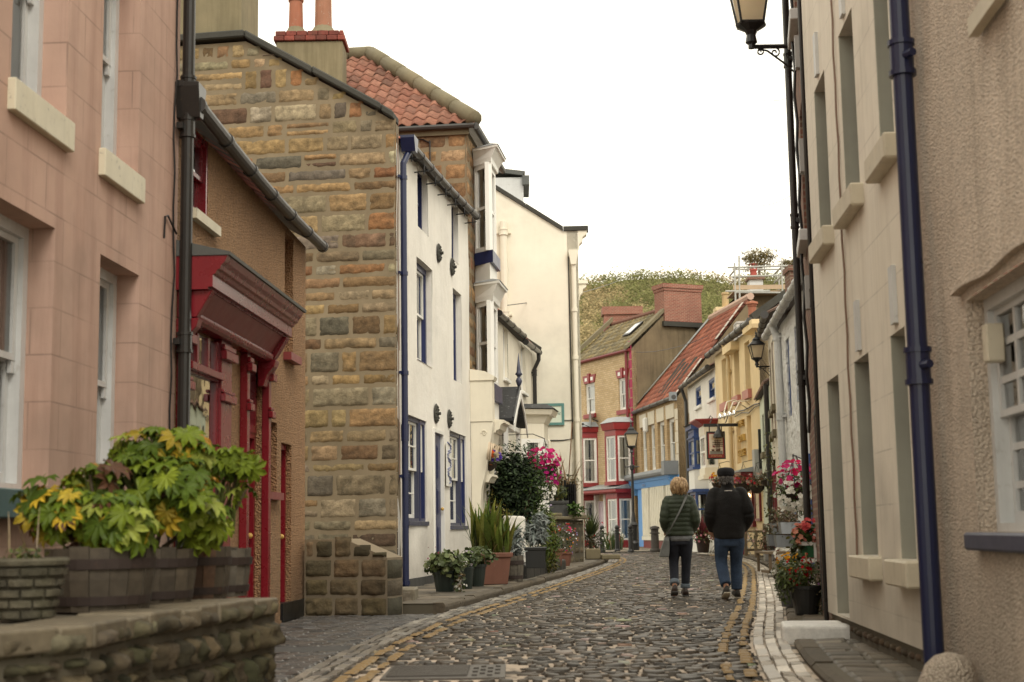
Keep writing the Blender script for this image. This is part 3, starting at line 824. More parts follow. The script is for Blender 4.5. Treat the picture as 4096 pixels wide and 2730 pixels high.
mb = MB(); stone_tops(mb, cells, 5, [(.056,.042,.029),(.070,.053,.036),(.044,.035,.026),(.084,.064,.043),(.052,.043,.034)], h=(.006,.015), lightp=.05, lightc=(.34,.27,.20))
ro = struct(mb.build('road', MAT['setts'], smooth=True), 'cobbled street of worn brown stone setts', 'road')
mb = MB(); ys = [3.5 + i*.5 for i in range(130)]
vs = []
for q in ys:
    vs += [((LK.x_at(min(q, 60)) if q < 57 else -8) - .02, q, -.004), (RK.x_at(q)+.4 if q < 59 else 9, q, -.004)]
mb.add(vs, [(2*i, 2*i+1, 2*i+3, 2*i+2) for i in range(len(ys)-1)])
mb.build('road_mortar_bed', road_bed, ro)
# gutters: three rows of long pale setts on each side
def rows_of(path, s0, s1, off0, n, w, lens, seed, gap=.014):
    r = random.Random(seed); out = []
    for k in range(n):
        s = s0 + r.uniform(-.2, 0)
        while s < s1:
            l = r.uniform(*lens) * (1 if s < 25 else 1.3); a = off0 + k*w + gap/2; b = off0 + (k+1)*w - gap/2
            j = r.uniform(-.005,.005)
            out.append((path.pos(s+gap/2, a+j), path.pos(s+gap/2, b+j), path.pos(s+l-gap/2, b+j), path.pos(s+l-gap/2, a+j)))
            s += l
    return out
mb = MB(); stone_tops(mb, rows_of(LK, .5, 60, 0.0, 3, .088, (.22,.42), 11), 12, [(.22,.20,.17),(.18,.165,.145),(.26,.235,.20),(.15,.14,.13)], h=(.010,.018), n=(3,4), z=.006, flat=True)
struct(mb.build('gutter_left', MAT['gutterstone']), 'three rows of grey setts forming the gutter on the left of the street', 'gutter')
mb = MB(); stone_tops(mb, rows_of(RK, .5, 52, 0.0, 3, .097, (.24,.46), 13), 14, [(.54,.48,.41),(.46,.41,.345),(.60,.54,.46),(.39,.35,.30)], h=(.012,.020), n=(3,4), z=.006, flat=True)
struct(mb.build('gutter_right', MAT['gutterstone']), 'three rows of bright pale setts forming the gutter on the right of the street', 'gutter')
# double yellow lines: worn paint sitting on the stones, broken at every joint
for nm, path, sgn, s1, o0, lab in (('yellow_lines_left', LK, 1, 46, STRIP, 'worn double yellow line painted on the setts along the left gutter'), ('yellow_lines_right', RK, -1, 46, 0.0, 'worn double yellow line painted on the setts along the right gutter')):
    mb = MB(); r = random.Random(17)
    for k, (a, b) in enumerate(((.045,.112),(.195,.262))):
        s = 2.0
        while s < s1:
            l = r.uniform(.12,.26); near = path.pos(s)[1]
            keep = (.84 if near > 12.5 else .52) if sgn < 0 else .6
            if r.random() < keep:
                ja, jb = r.uniform(-.016,.012), r.uniform(-.012,.016)
                A, B, C, D = [path.pos(t, o0 + sgn*o) for t, o in ((s+.012, a+ja), (s+.012, b+jb), (s+l-.014, b+jb), (s+l-.014, a+ja))]
                mid = lambda P, Q: ((P[0]+Q[0])/2, (P[1]+Q[1])/2)
                zz = .0265
                mb.add([(*A, zz-.012), (*B, zz-.012), (*C, zz-.012), (*D, zz-.012)] + [(p[0]*.8+q[0]*.2, p[1]*.8+q[1]*.2, zz) for p, q in ((A,C),(B,D),(C,A),(D,B))],
                       [(4,5,6,7),(0,1,5,4),(1,2,6,5),(2,3,7,6),(3,0,4,7)])
            s += l
    struct(mb.build(nm, MAT['yellowpaint']), lab, 'road marking')
# iron cover in the near setts
iron = paint('worn_iron_cover', (.09,.08,.07), rough=.42, var=.5)
t = thing('drain_cover', 'long ribbed iron drain cover set flush in the near cobbles', 'drain cover', (-.49, 9.88, 0))
mb = MB(); mb.box(-.4,.41,-.46,.46,-.003,.009); mb.build('frame', iron, t)
mb = MB()
for i in range(11): mb.box(-.37,.16,-.35+i*.066,-.35+i*.066+.03,.009,.021)
for i in range(6):
    for j in range(4):
        if (i+j) % 2 == 0: mb.box(.19+j*.05,.225+j*.05,-.35+i*.12,-.35+i*.12+.075,.009,.02)
mb.build('ribs', iron, t)
# grey paviour apron on the near left
cells = []; y = 8.9; r = random.Random(21); k = 0
while y < 16.55:
    xl = -2.62 + .052*(y-11); xr = LK.x_at(y) - .01; x = xl - (k % 2)*.1; 
    while x < xr:
        x1 = min(x+.20, xr)
        if not (11.55 < y < 12.15) and x1-x > .03: cells.append(((x+.004, y+.004), (x1-.004, y+.004), (x1-.004, y+.096), (x+.004, y+.096)))
        x = x1
    y += .10; k += 1
mb = MB(); stone_tops(mb, cells, 22, [(.085,.08,.076),(.07,.067,.064),(.10,.093,.086),(.08,.07,.064)], h=(.004,.008), n=(3,3), z=.012)
ap = struct(mb.build('parking_apron', MAT['apron']), 'dark grey paved apron in front of the ochre cottage', 'pavement')
mb = MB(); mb.poly([(-3.1,8.6,.004),(-1.50,8.6,.004),(-1.36,12.0,.004),(-1.0,16.0,.004),(-.9,16.7,.004),(-2.4,16.9,.004)])
mb.build('apron_bed', MAT['mortardark'], ap)
mb = MB(); mb.box(-2.6,-1.36,11.57,12.12,-.01,.0165); mb.build('stone_band', MAT['plinth'], ap)
# raised pavements with stone kerbs and flags
def pavement(name, lab, path, s0, s1, sgn, width, z, seed, o0=0.0, kw=.16, cs_=1.0):
    r = random.Random(seed); mb = MB(); s = s0
    while s < s1:
        l = min(r.uniform(.7,1.2), s1-s+.001); dz = r.uniform(-.012,.008); j = r.uniform(-.01,.01)
        k = r.uniform(.75,1.2); c = (.10*k,.08*k,.055*k); n = 4; vs = []; cs = []
        for i in range(n+1):
            t = s + .006 + (l-.012)*i/n; w = r.uniform(-.006,.006)
            for (o, zz) in ((o0+.03, -.02), (o0+.012+w, z*.55), (o0+.016+w, z-.025+dz), (o0+.04+w, z+dz), (o0+kw, z+dz), (o0+kw, -.02)):
                p = path.pos(t, sgn*(o)); vs.append((p[0], p[1], zz)); cs.append(c)
        mb.loft([vs[i*6:(i+1)*6] for i in range(n+1)], [q for q in cs])
        s += l
    kerb = mb.build(name.replace('pavement','kerb'), MAT['kerbstone']); struct(kerb, 'weathered stone kerb edging the ' + lab, 'kerb')
    cells = []; s = s0
    while s < s1:
        l = min(r.uniform(.5,.9)*cs_, s1-s+.001); o = o0+kw
        while o < width:
            w = min(r.uniform(.4,.7)*cs_, width-o+.001)
            A, B, C, D = [path.pos(t, sgn*q) for t, q in ((s+.006,o+.006),(s+.006,o+w-.006),(s+l-.006,o+w-.006),(s+l-.006,o+.006))]
            cells.append((A, B, C, D) if sgn > 0 else (B, A, D, C)); o += w
        s += l
    mb = MB(); stone_tops(mb, cells, seed+1, [(.135,.11,.08),(.12,.10,.075),(.155,.13,.095),(.10,.085,.065)], h=(0.0,.006), n=(4,4), z=z)
    pv = struct(mb.build(name, MAT['flags']), 'worn stone flags of the ' + lab, 'pavement')
    k = max(2, int((s1-s0)/.4)); vs = []
    for i in range(k+1):
        t = s0 + (s1-s0)*i/k
        for o in (o0+kw-.05, width): p = path.pos(t, sgn*o); vs.append((p[0], p[1], z-.008))
    mb = MB(); mb.add(vs, [(2*i, 2*i+1, 2*i+3, 2*i+2) for i in range(k)])
    for t in (s0+.01, s1-.01): a, b = path.pos(t, sgn*(o0+.02)), path.pos(t, sgn*width); mb.poly([(*a,-.05),(*b,-.05),(*b,z-.004),(*a,z-.004)])
    mb.build('flag_bed', MAT['mortardark'], pv)
sL = lambda y: next(s for s, p in zip(LK.s, LK.p) if p.y >= y)
sR = lambda y: next(s for s, p in zip(RK.s, RK.p) if p.y >= y)
pavement('pavement_left', 'left pavement below the white house', LK, sL(18.2), sL(46.5), -1, 2.1, .115, 31)
pavement('pavement_left_end', 'near end of the left pavement by the yard wall', LK, sL(16.75), sL(18.2), -1, .66, .115, 35)
pavement('pavement_right', 'right pavement by the pub and white cottages', RK, sR(16.5), sR(59.4), 1, 1.7, .09, 41, o0=.30)
pavement('pavement_right_near', 'narrow right pavement under the beige house', RK, 2.0, sR(11.55), 1, 1.15, .055, 51, o0=.31, cs_=.42)
pavement('pavement_right_middle', 'short right pavement in front of the brick house', RK, sR(12.3), sR(16.5), 1, 1.3, .06, 61, o0=.30, cs_=.5)
mb = MB(); cells = []; y = 58.6; r = random.Random(71)
while y < 76:
    x = 2.6
    while x < 9.5:
        cells.append(((x+.01,y+.01),(x+.74,y+.01),(x+.74,y+.58),(x+.01,y+.58))); x += .75
    y += .6
stone_tops(mb, cells, 72, [(.24,.20,.15),(.20,.17,.13),(.28,.23,.17)], h=(0,.006), n=(3,3), z=.05)
struct(mb.build('far_pavement', MAT['flags']), 'flagged pavement in front of the red trimmed house at the bend', 'pavement')
mb = MB(); mb.box(2.58,9.55,58.58,76.2,-.06,.045); struct(mb.build('far_pavement_edge', MAT['kerbstone']), 'low stone edge of the flagged pavement at the bend', 'kerb')
def xf(mb, M):
    mb.v = [tuple(M @ Vector(p)) for p in mb.v]; return mb
K_ = 4096/2353.
def d_(x, y): return (x*K_, y*K_)            # full-frame viewing pixels -> photo pixels
SAND = [(.35,.235,.11),(.29,.185,.085),(.37,.27,.15),(.23,.14,.07),(.33,.26,.165),(.165,.095,.06),(.20,.165,.12),(.27,.135,.06),(.32,.205,.095),(.38,.32,.225),(.26,.19,.11),(.345,.245,.125),(.27,.22,.14)]
# ---------------------------------------------------------------- pink house (nearest left)
dLN = (.053, 1.0)
B2 = ground(1218, 2463)
A1 = hit(700, 1500, B2, dLN)
A0 = (A1[0]-.053*7.5, A1[1]-7.5)
P = Facade(A0, A1)
pink = P.root('pink_house', 'salmon pink rendered house with grey white sash windows and a black corner downpipe', 'house')
ww = []
r1 = P.rect(46, 485, 264, 300); zb1 = P.pt(264, 487)[1]; zb2 = P.pt(551, 711)[1]
s_w1 = (P.pt(40, 380)[0], P.pt(264, 480)[0]); s_w2 = (P.pt(403, 600)[0], P.pt(551, 705)[0])
zu0 = (zb1+zb2)/2; zu1 = zu0 + 1.75
ztl = (P.pt(400, 1013)[1]+P.pt(554, 1107)[1]+P.pt(212, 906)[1])/3
zsl = P.pt(177, 1964, -.08)[1]
s_w3 = (P.pt(215, 1100)[0]-(s_w1[1]-s_w1[0])-.02, P.pt(215, 1100)[0]); s_w4 = (P.pt(400, 1100)[0], P.pt(556, 1130)[0])
wins = [(*s_w1, zu0, zu1), (*s_w2, zu0, zu1), (*s_w3, zsl, ztl), (*s_w4, zsl, ztl), (s_w3[0]-2.0, s_w3[0]-1.1, zsl, ztl), (s_w3[0]-2.0, s_w3[0]-1.1, zu0, zu1)]
mb = MB(); wall_mesh(mb, 0, P.L-.002, -.05, 8.6, wins, depth=.24, thick=5.0); mb.build('wall', MAT['pink'], pink)
for i, (a, b, c, d) in enumerate(wins):
    low = i in (2, 3, 4)
    f = sash(pink, a, b, c, d, y=.2, fm=MAT['greywhite'], gm=MAT['glass'], fw=.06, box=.075, horns=True, curtain='full', cm=MAT['shutter'] if low else MAT['curtain'])
    k = MB(); zt = c - .002
    if low: k.box(a-.10, b+.12, -.11, .17, c-.17, zt); k.build('sill', MAT['teal'], f, bevel=.008)
    else: k.box(a-.035, b+.04, -.05, .17, c-.20, zt); k.build('sill', MAT['silly'], f, bevel=.006)
px_ = P.L - .03
zc1 = P.pt(705, 285, -.1)[1]; zc2 = P.pt(700, 1350, -.1)[1]; zc3 = P.pt(705, 460, -.1)[1]
pipe('drainpipe', MAT['blackpipe'], pink, [(px_, -.085, 8.4), (px_, -.085, .3)], .052, (zc1, zc2, zc3), n=14)
zh = P.pt(712, 340, -.12)
mb = MB(); mb.prism([(-.05,0),(.05,0),(.135,.26),(.135,.30),(-.11,.30),(-.11,.26)], -.20, .02, ax='y'); xf(mb, Matrix.Translation((px_+.01, 0, P.pt(712, 430, -.1)[1])))
mb.build('rain_hopper', MAT['blackpipe'], pink, bevel=.008)
mb = MB(); mb.tube([(px_-.13+.02*math.sin(i*.9), -.012-.012*(i % 3 == 0), 5.6-i*.28) for i in range(20)], .008, 6); mb.build('cable', MAT['black'], pink)
mb = MB(); mb.tube([(px_-.06,-.02,zc2+.9),(px_-.30,-.02,zc2+1.0),(px_-.36,-.015,zc2+.98),(px_-.37,-.012,zc2+.8)], .009, 6); mb.build('cable', MAT['black'], pink)

# ---------------------------------------------------------------- ochre cottage with the red shop front
O = Facade(A1, B2)
och = O.root('ochre_cottage', 'ochre roughcast cottage with a red painted shop front and red doors', 'house')
g0 = O.pt(748, 374, -.17); g1 = O.pt(1270, 966, -.17)
zeA, zeB = g0[1]-.02, g1[1]-.02
def zE(s): return zeA + (zeB-zeA)*s/O.L
s_a = O.pt(766, 700)[0], O.pt(832, 760)[0]; z_a = (O.pt(769, 838)[1], O.pt(766, 505)[1])
s_b = O.pt(1138, 1300)[0], O.pt(1172, 1330)[0]; z_b = (O.pt(1133, 1407)[1], O.pt(1141, 929)[1])
fo = -.27
sf = O.pt(1150, 1240, fo)[0]                       # far end of the fascia
z_top = (O.pt(*d_(500, 583), fo)[1] + O.pt(*d_(660, 708), fo)[1])/2
z_fb = (O.pt(*d_(457, 738), -.12)[1] + O.pt(*d_(618, 830), -.12)[1])/2
z_tr = (O.pt(*d_(425, 838), -.08)[1] + O.pt(*d_(525, 868), -.08)[1])/2
s_p1 = O.pt(*d_(505, 1000), -.06)[0]; s_p2 = O.pt(*d_(530, 1000), -.06)[0]
s_d0 = O.pt(*d_(556, 1100))[0]; s_d1 = O.pt(*d_(600, 1100))[0]
s_w = O.pt(*d_(605, 1050))[0], O.pt(*d_(636, 1050))[0]; z_w = O.pt(*d_(610, 1130))[1], O.pt(*d_(612, 965))[1]
s_e = O.pt(*d_(645, 1200))[0], O.pt(*d_(669, 1200))[0]; z_e = O.pt(*d_(650, 1018))[1]
zsill = O.pt(*d_(490, 1240), -.05)[1]
holes = [(s_a[0], s_a[1], z_a[0], z_a[1], .07), (s_b[0], s_b[1], z_b[0], z_b[1], .2), (.12, s_p1, max(.55, zsill), z_fb-.05, .12), (s_d0, s_d1, .02, z_fb-.05, .16),
         (s_w[0], s_w[1], z_w[0], z_w[1], .14), (s_e[0], s_e[1], .02, z_e, .16)]
mb = MB(); wall_mesh(mb, 0, O.L, -.05, [(0, zeA-.02), (O.L, zeB-.02)], holes, thick=4.5); mb.build('wall', MAT['roughcast'], och)
mb = MB(); mb.box(O.L-1.25, O.L+.012, -.014, .4, -.02, .20); mb.build('plinth', MAT['black'], och)
f = sash(och, s_a[0], s_a[1], z_a[0], z_a[1], y=.035, fm=MAT['red'], gm=MAT['glass'], box=.05, curtain='full')
k = MB(); k.box(s_a[0]-.03, s_a[1]+.25, -.06, .06, z_a[0]-.09, z_a[0]-.002); k.build('sill', MAT['silly'], f)
f = sash(och, s_b[0], s_b[1], z_b[0], z_b[1], y=.15, fm=MAT['red'], gm=MAT['glass'], box=.05, split=.62, curtain='full')
k = MB(); k.box(s_b[0]-.05, s_b[1]+.07, -.09, .12, z_b[0]-.09, z_b[0]-.002); k.build('sill', MAT['redfascia'], f)
f = sash(och, s_w[0], s_w[1], z_w[0], z_w[1], y=.1, fm=MAT['red'], gm=MAT['glass'], box=.05, curtain='full')
k = MB(); k.box(s_w[0]-.05, s_w[1]+.06, -.07, .08, z_w[0]-.08, z_w[0]-.002); k.build('sill', MAT['redfascia'], f)
def panel_door(root, a, b, c, d, y, m, panels=((.08,.42),(.5,.92)), name='door', knob=True, label=None, fm=None):
    mb = MB(); fw = .06
    mb.box(a, a+fw, y-.06, y+.05, c, d); mb.box(b-fw, b, y-.06, y+.05, c, d); mb.box(a+fw, b-fw, y-.06, y+.05, d-fw, d)
    fr = mb.build(name, fm or m, root)
    if label: fr['label'] = label
    L = MB(); A, B, D = a+fw+.003, b-fw-.003, d-fw-.003
    L.box(A, B, y, y+.04, c+.01, D); w = (B-A)
    for p, q in panels:
        z0, z1 = c+(D-c)*p, c+(D-c)*q
        for x0, x1 in ((A+w*.12, A+w*.45), (A+w*.55, A+w*.88)):
            L.box(x0, x1, y-.008, y-.001, z0, z1); L.box(x0+.03, x1-.03, y-.016, y-.009, z0+.03, z1-.03)
    L.build('leaf', m, fr, bevel=.004)
    if knob:
        h = MB(); h.ball((B-.07, y-.04, c+(D-c)*.48), .03); h.build('knob', MAT['gold'], fr, smooth=True)
    return fr
zt2 = O.pt(*d_(560, 985), 0)[1]
panel_door(och, s_d0, s_d1, .03, zt2, .12, MAT['red'], label='red panelled shop door below a glazed transom')
mb = MB(); mb.box(s_d0, s_d1, .05, .16, zt2, zt2+.08); mb.box(s_d0, s_d0+.06, .05, .16, zt2+.08, z_fb-.05); mb.box(s_d1-.06, s_d1, .05, .16, zt2+.08, z_fb-.05)
f = mb.build('door_transom', MAT['red'], och)
g = MB(); g.poly([(s_d0+.06,.12,zt2+.08),(s_d1-.06,.12,zt2+.08),(s_d1-.06,.12,z_fb-.05),(s_d0+.06,.12,z_fb-.05)]); g.build('pane', MAT['glassshop'], f); back(f, s_d0, s_d1, zt2, z_fb-.05, .17)
panel_door(och, s_e[0], s_e[1], .03, z_e, .12, MAT['red'], label='plain red side door at the far end of the ochre cottage')
# shop front: pilasters, glazing, leaning fascia, cornice and lead
zs0 = max(.55, zsill)
sh = MB()
for a, b in ((.03, .17), (s_p1-.02, s_p2-.03), (s_d0-.12, s_d0-.005), (s_d1+.005, s_d1+.12)):
    sh.box(a, b, -.075, -.001, .02, z_fb-.02)
    sh.box(a-.025, b+.025, -.12, -.076, z_tr-.22, z_tr-.15); sh.box(a-.015, b+.015, -.105, -.076, z_tr-.14, z_tr-.11)
    sh.box(a-.03, b+.03, -.13, -.076, z_fb-.20, z_fb-.12); sh.box(a-.02, b+.02, -.11, -.076, z_fb-.11, z_fb-.06)
sh.box(.17, s_p1-.02, -.06, -.001, .30, zs0); sh.box(.10, s_p1, -.11, -.002, zs0+.001, zs0+.06)
fr = sh.build('shop_front', MAT['red'], och, bevel=.006)
sh = MB(); a, b = .17, s_p1-.02
sh.box(a, b, -.055, .02, z_tr-.05, z_tr+.05); sh.box(a, b, -.10, -.056, z_tr-.035, z_tr+.03)
sh.box(a, a+.05, -.05, .02, zs0+.06, z_tr-.05); sh.box(b-.06, b, -.05, .02, zs0+.06, z_tr-.05)
sh.box(a, a+.05, -.05, .02, z_tr+.05, z_fb-.05); sh.box(b-.07, b, -.05, .02, z_tr+.05, z_fb-.05)
for i in (1, 2): x = a+(b-a)*i/3; sh.box(x-.035, x+.035, -.05, .02, z_tr+.05, z_fb-.05)
sh.build('shop_window_frame', MAT['red'], fr, bevel=.005)
g = MB(); g.poly([(a+.04,-.02,zs0+.05),(b-.05,-.02,zs0+.05),(b-.05,-.02,z_fb-.05),(a+.04,-.02,z_fb-.05)]); g.build('shop_pane', MAT['glassshop'], fr); back(fr, .12, s_p1, zs0, z_fb-.05, .1, 'right', MAT['curtainbeige'])
fz0, fz1 = z_fb+.03, z_top-.34
mb = MB(); mb.prism([(0,fz0),(-.12,fz0),(-.255,fz1),(0,fz1)], .06, sf-.06, ax='x'); fa = mb.build('fascia_board', MAT['redfascia'], och)
mb = MB()
for a, b in ((.02, .115), (sf-.16, sf-.02)): mb.prism([(-.001,fz0-.02),(-.165,fz0-.02),(-.30,fz1),(-.001,fz1)], a, b, ax='x')
for a, b in ((.0, .13), (sf-.18, sf)): mb.prism([(-.001,fz0-.30),(-.06,fz0-.30),(-.10,fz0-.18),(-.17,fz0-.10),(-.19,fz0-.03),(-.001,fz0-.03)], a, b, ax='x')
mb.prism([(-.001,fz0-.05),(-.125,fz0-.05),(-.155,fz0-.03),(-.17,fz0+.002),(-.16,fz0+.03),(-.001,fz0+.03)], .132, sf-.182, ax='x')
mb.build('fascia_bracket', MAT['red'], och, bevel=.006)
mb = MB(); prof = [(-.001,fz1),(-.27,fz1),(-.27,fz1+.02),(-.31,fz1+.02),(-.31,fz1+.12),(-.33,fz1+.13),(-.345,fz1+.16),(-.37,fz1+.17),(-.38,fz1+.20),(-.41,fz1+.23),(-.43,fz1+.28),(-.001,fz1+.28)]
mb.prism(prof, -.02, sf+.04, ax='x'); mb.build('cornice', MAT['red'], och)
mb = MB(); mb.prism([(-.001,fz1+.283),(-.45,fz1+.283),(-.455,fz1+.31),(-.001,fz1+.42)], -.03, sf+.09, ax='x'); mb.build('lead_flashing', MAT['darklead'], och)
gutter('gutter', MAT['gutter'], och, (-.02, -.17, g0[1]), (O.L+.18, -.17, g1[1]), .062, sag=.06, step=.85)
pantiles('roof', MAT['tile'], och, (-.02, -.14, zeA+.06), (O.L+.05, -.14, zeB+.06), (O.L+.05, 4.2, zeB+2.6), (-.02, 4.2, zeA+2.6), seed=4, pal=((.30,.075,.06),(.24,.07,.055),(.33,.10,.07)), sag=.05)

# ---------------------------------------------------------------- white cottage with the sandstone gable
A3 = ground(1588, 2362, .115)
dW = (.132, 1.0)
B3 = hit(1880, 1600, A3, dW)
Wf = Facade(A3, B3)
wh = Wf.root('white_cottage', 'tall whitewashed cottage with navy windows, a navy downpipe and a golden sandstone gable end', 'house')
def hole(F_, lb, rt, depth=.2, dz=0):
    a = F_.rect(lb[0], lb[1], rt[0], rt[1]); return (a[0], a[1], a[2], a[3], depth)
Tz = [hole(Wf,(1670,905),(1710,702)), hole(Wf,(1806,1030),(1832,828))]
Mz = [hole(Wf,(1669,1438),(1727,1083)), hole(Wf,(1815,1520),(1843,1181))]
Lz = [hole(Wf,(1631,2085),(1706,1687),.12), hole(Wf,(1800,2103),(1864,1747),.12)]
Dz = hole(Wf,(1735,2250),(1770,1728),.12); Dz = (Dz[0], Dz[1], .16, Dz[3], .12)
ge0 = Wf.pt(1645, 583, -.16); ge1 = Wf.pt(1904, 862, -.16)
zw0, zw1 = ge0[1]-.05, ge1[1]-.05
mb = MB(); wall_mesh(mb, .06, Wf.L, -.05, [(.06, zw0), (Wf.L, zw1)], Tz+Mz+Lz+[Dz], wobble=.03, thick=.3); mb.build('wall', MAT['whitewash'], wh)
for h in Tz: sash(wh, *h[:4], y=.13, fm=MAT['navy'], gm=MAT['glass'], box=.06)
for h in Mz: sash(wh, *h[:4], y=.13, fm=MAT['white'], boxm=MAT['navy'], gm=MAT['glass'], box=.10, curtain='full')
for h in Lz:
    a, b, c, d, _ = h; w = b-a
    f = sash(wh, a, a+w*.72, c, d, y=.07, fm=MAT['white'], boxm=MAT['greynavy'], gm=MAT['glass'], box=.07, cols=2, rows=4, curtain='full')
    sash(wh, a+w*.72+.002, b, c, d, y=.06, fm=MAT['white'], boxm=MAT['navy'], gm=MAT['glass'], box=.07, curtain='full')
    k = MB(); k.box(a-.02, b+.02, -.03, .05, c-.07, c-.002); k.build('sill', MAT['greynavy'], f)
dr = panel_door(wh, *Dz[:4], .03, MAT['navy'], panels=((.06,.36),(.44,.62),(.68,.92)), knob=True, fm=MAT['white'])
mb = MB(); mb.box(Dz[0]+.3, Dz[1]-.3, .05, .066, 1.05, 1.13); mb.build('letterbox', MAT['galv'], dr)
for (x, y) in ((1006,582),(1037,614),(1000,951),(1030,963)):
    s, z = Wf.pt(*d_(x, y)); mb = MB()
    mb.add(*(lambda n=20: ([(s+.17*math.cos(2*math.pi*i/n)*(1+.03*(i%2)), -.02, z+.17*math.sin(2*math.pi*i/n)*(1+.03*(i%2))) for i in range(n)] + [(s+.15*math.cos(2*math.pi*i/n), -.04, z+.15*math.sin(2*math.pi*i/n)) for i in range(n)] + [(s+.06*math.cos(2*math.pi*i/n), -.045, z+.06*math.sin(2*math.pi*i/n)) for i in range(n)],
            [(i, (i+1)%n, n+(i+1)%n, n+i) for i in range(n)] + [(n+i, n+(i+1)%n, 2*n+(i+1)%n, 2*n+i) for i in range(n)] + [tuple(range(2*n, 3*n))]))())
    for i in range(10):
        t = 2*math.pi*i/10; mb.ball((s+.115*math.cos(t), -.042, z+.115*math.sin(t)), .022, 6, 4)
    mb.tube([(s,-.04,z),(s,-.10,z)], .028, 6)
    mb.build('tie_plate', MAT['stonedark'], wh)
zpl = Wf.pt(1600, 2323)[1]
mb = MB(); mb.box(.02, Dz[0]-.02, -.03, -.006, -.02, zpl); mb.box(Dz[1]+.02, Wf.L, -.03, -.006, -.02, zpl); mb.build('plinth', MAT['plinth'], wh)
ps, _z = Wf.pt(1621, 1500, -.1)
zt = Wf.pt(1635, 575, -.14)[1]
cz = [Wf.pt(1615, v, -.1)[1] for v in (710, 1092, 1490, 1905, 2335)]
mb = MB(); mb.tube([(ps+.12,-.15,zt+.02),(ps+.12,-.15,zt-.16),(ps,-.09,zt-.36),(ps,-.09,zt-.5),(ps,-.09,.12)], .05, 12)
for z in cz:
    mb.tube([(ps,-.09,z-.03),(ps,-.09,z+.03)], .062, 12); mb.box(ps-.14, ps+.0, -.06, -.03, z-.02, z+.02)
mb.tube([(ps,-.09,2.3),(ps,-.09,2.55)], .06, 12)
k = MB(); k.prism([(-.07,-.2),(.07,-.2),(.16,0),(.16,.04),(-.16,.04),(-.16,0)], -.27, -.05, ax='y'); xf(k, Matrix.Translation((ps+.12, 0, zt+.04))); mb.add(k.v, k.f)
mb.build('drainpipe', MAT['navypipe'], wh)
mb = MB(); mb.tube([(.12+.02*math.sin(i*.8), -.02, 7-.28*i) for i in range(20)], .009, 5); mb.build('cable', MAT['browncable'], wh)
gutter('gutter', MAT['gutter'], wh, (ps+.2, -.16, ge0[1]+.0), (Wf.L+.12, -.16, ge1[1]), .065, sag=.04, step=.8)
mb = MB()
for i in range(7): x = .5+i*(Wf.L-.6)/6.3; zz = zw0+(zw1-zw0)*x/Wf.L-.12; mb.tube([(x,-.16,zz+.06),(x,-.16,zz-.1)], .012, 5); mb.tube([(x,-.24,zz-.04),(x,-.0,zz-.06)], .012, 5); mb.build('gutter_bracket', MAT['black'], wh); mb = MB()
0
zr = 1.55*math.tan(R(31))
s, z0_ = Wf.pt(1782, 1945, -.02); s2, z1_ = Wf.pt(1800, 1778, -.02)
tq = thing('house_plaque', 'tall white plaque with a blue painted pattern beside the navy door', 'plaque', Wf.world((s+s2)/2, -.0, (z0_+z1_)/2), Wf.rz)
w, h = max(.16, (s2-s)/2), (z1_-z0_)/2
mb = MB(); mb.box(-w, w, -.045, -.034, -h, h); mb.build('board', MAT['white'], tq, bevel=.004)
mb = MB()
for i in range(9):
    q = -h*.85+i*h*.21; mb.tube([(w*.7*math.sin(i*1.7+k*.8), -.05, q+k*h*.05) for k in range(5)], .014, 5)
mb.build('painted_pattern', paint('slate_blue_pattern', (.16,.18,.32)), tq)
# gable wall facing the camera
nW = Wf.n
Gl = 6.6
G = Facade((A3[0]+nW[0]*Gl, A3[1]+nW[1]*Gl), A3)
MG = Matrix.Rotation(G.rz - Wf.rz, 4, 'Z'); MG.translation = Matrix.Rotation(-Wf.rz, 4, 'Z') @ Vector((G.A[0]-Wf.A[0], G.A[1]-Wf.A[1], 0))
q1 = G.pt(983, 160); q2 = G.pt(1528, 452); q3 = G.pt(1592, 480)
prof = [(0, q1[1]-.05), (q1[0], q1[1]), (q2[0], q2[1]), (G.L, q3[1]+.0)]
def gtop(x):
    for (a, za), (b, zb) in zip(prof, prof[1:]):
        if a <= x <= b: return za + (zb-za)*(x-a)/(b-a)
    return prof[-1][1]
mb = MB(); wall_mesh(mb, 0, G.L-.004, -.05, [(a, z-.02) for a, z in prof], [], thick=.3); xf(mb, MG @ Matrix.Translation((0, .016, 0))); mb.build('gable_wall', MAT['mortar'], wh)
x0 = G.pt(650, 600)[0]
rc = courses(x0, G.L+.02, .02, lambda x: gtop(x)-.04, 12, hs=(.17,.36), ls=(.26,.95))
mb = MB(); blocks(mb, rc, .012, depth=.016, seed=9, pal=SAND, rough=.019, edge=.012, joint=.008, res=.04, jitter=.007); xf(mb, MG); mb.build('gable_stones', MAT['masonry'], wh, smooth=True)
mb = MB(); r = random.Random(5)
for (a, za), (b, zb) in zip(prof[:-1], prof[1:]):
    L_ = math.hypot(b-a, zb-za); n = max(1, int(L_/.85))
    for i in range(n):
        xa, xb = a+(b-a)*i/n+.006, a+(b-a)*(i+1)/n-.006; z1, z2 = za+(zb-za)*i/n, za+(zb-za)*(i+1)/n; j = r.uniform(-.012,.012)
        mb.prism([(xa, z1+.01+j), (xb, z2+.01+j), (xb, z2+.13+j), (xa, z1+.13+j)], -.10, .34, ax='y')
xf(mb, MG); mb.build('gable_coping', MAT['stonedark'], wh, bevel=.02)
# chimney stack on the gable
c0 = G.pt(d_(415, 60)[0], 100, .05)[0]; c1 = G.pt(d_(553, 60)[0], 100, .05)[0]
mb = MB(); mb.box(c0-.6, c1, .06, .95, q1[1]+.08, q1[1]+2.4); xf(mb, MG); ch = mb.build('chimney', MAT['chimrender'], wh, bevel=.02)
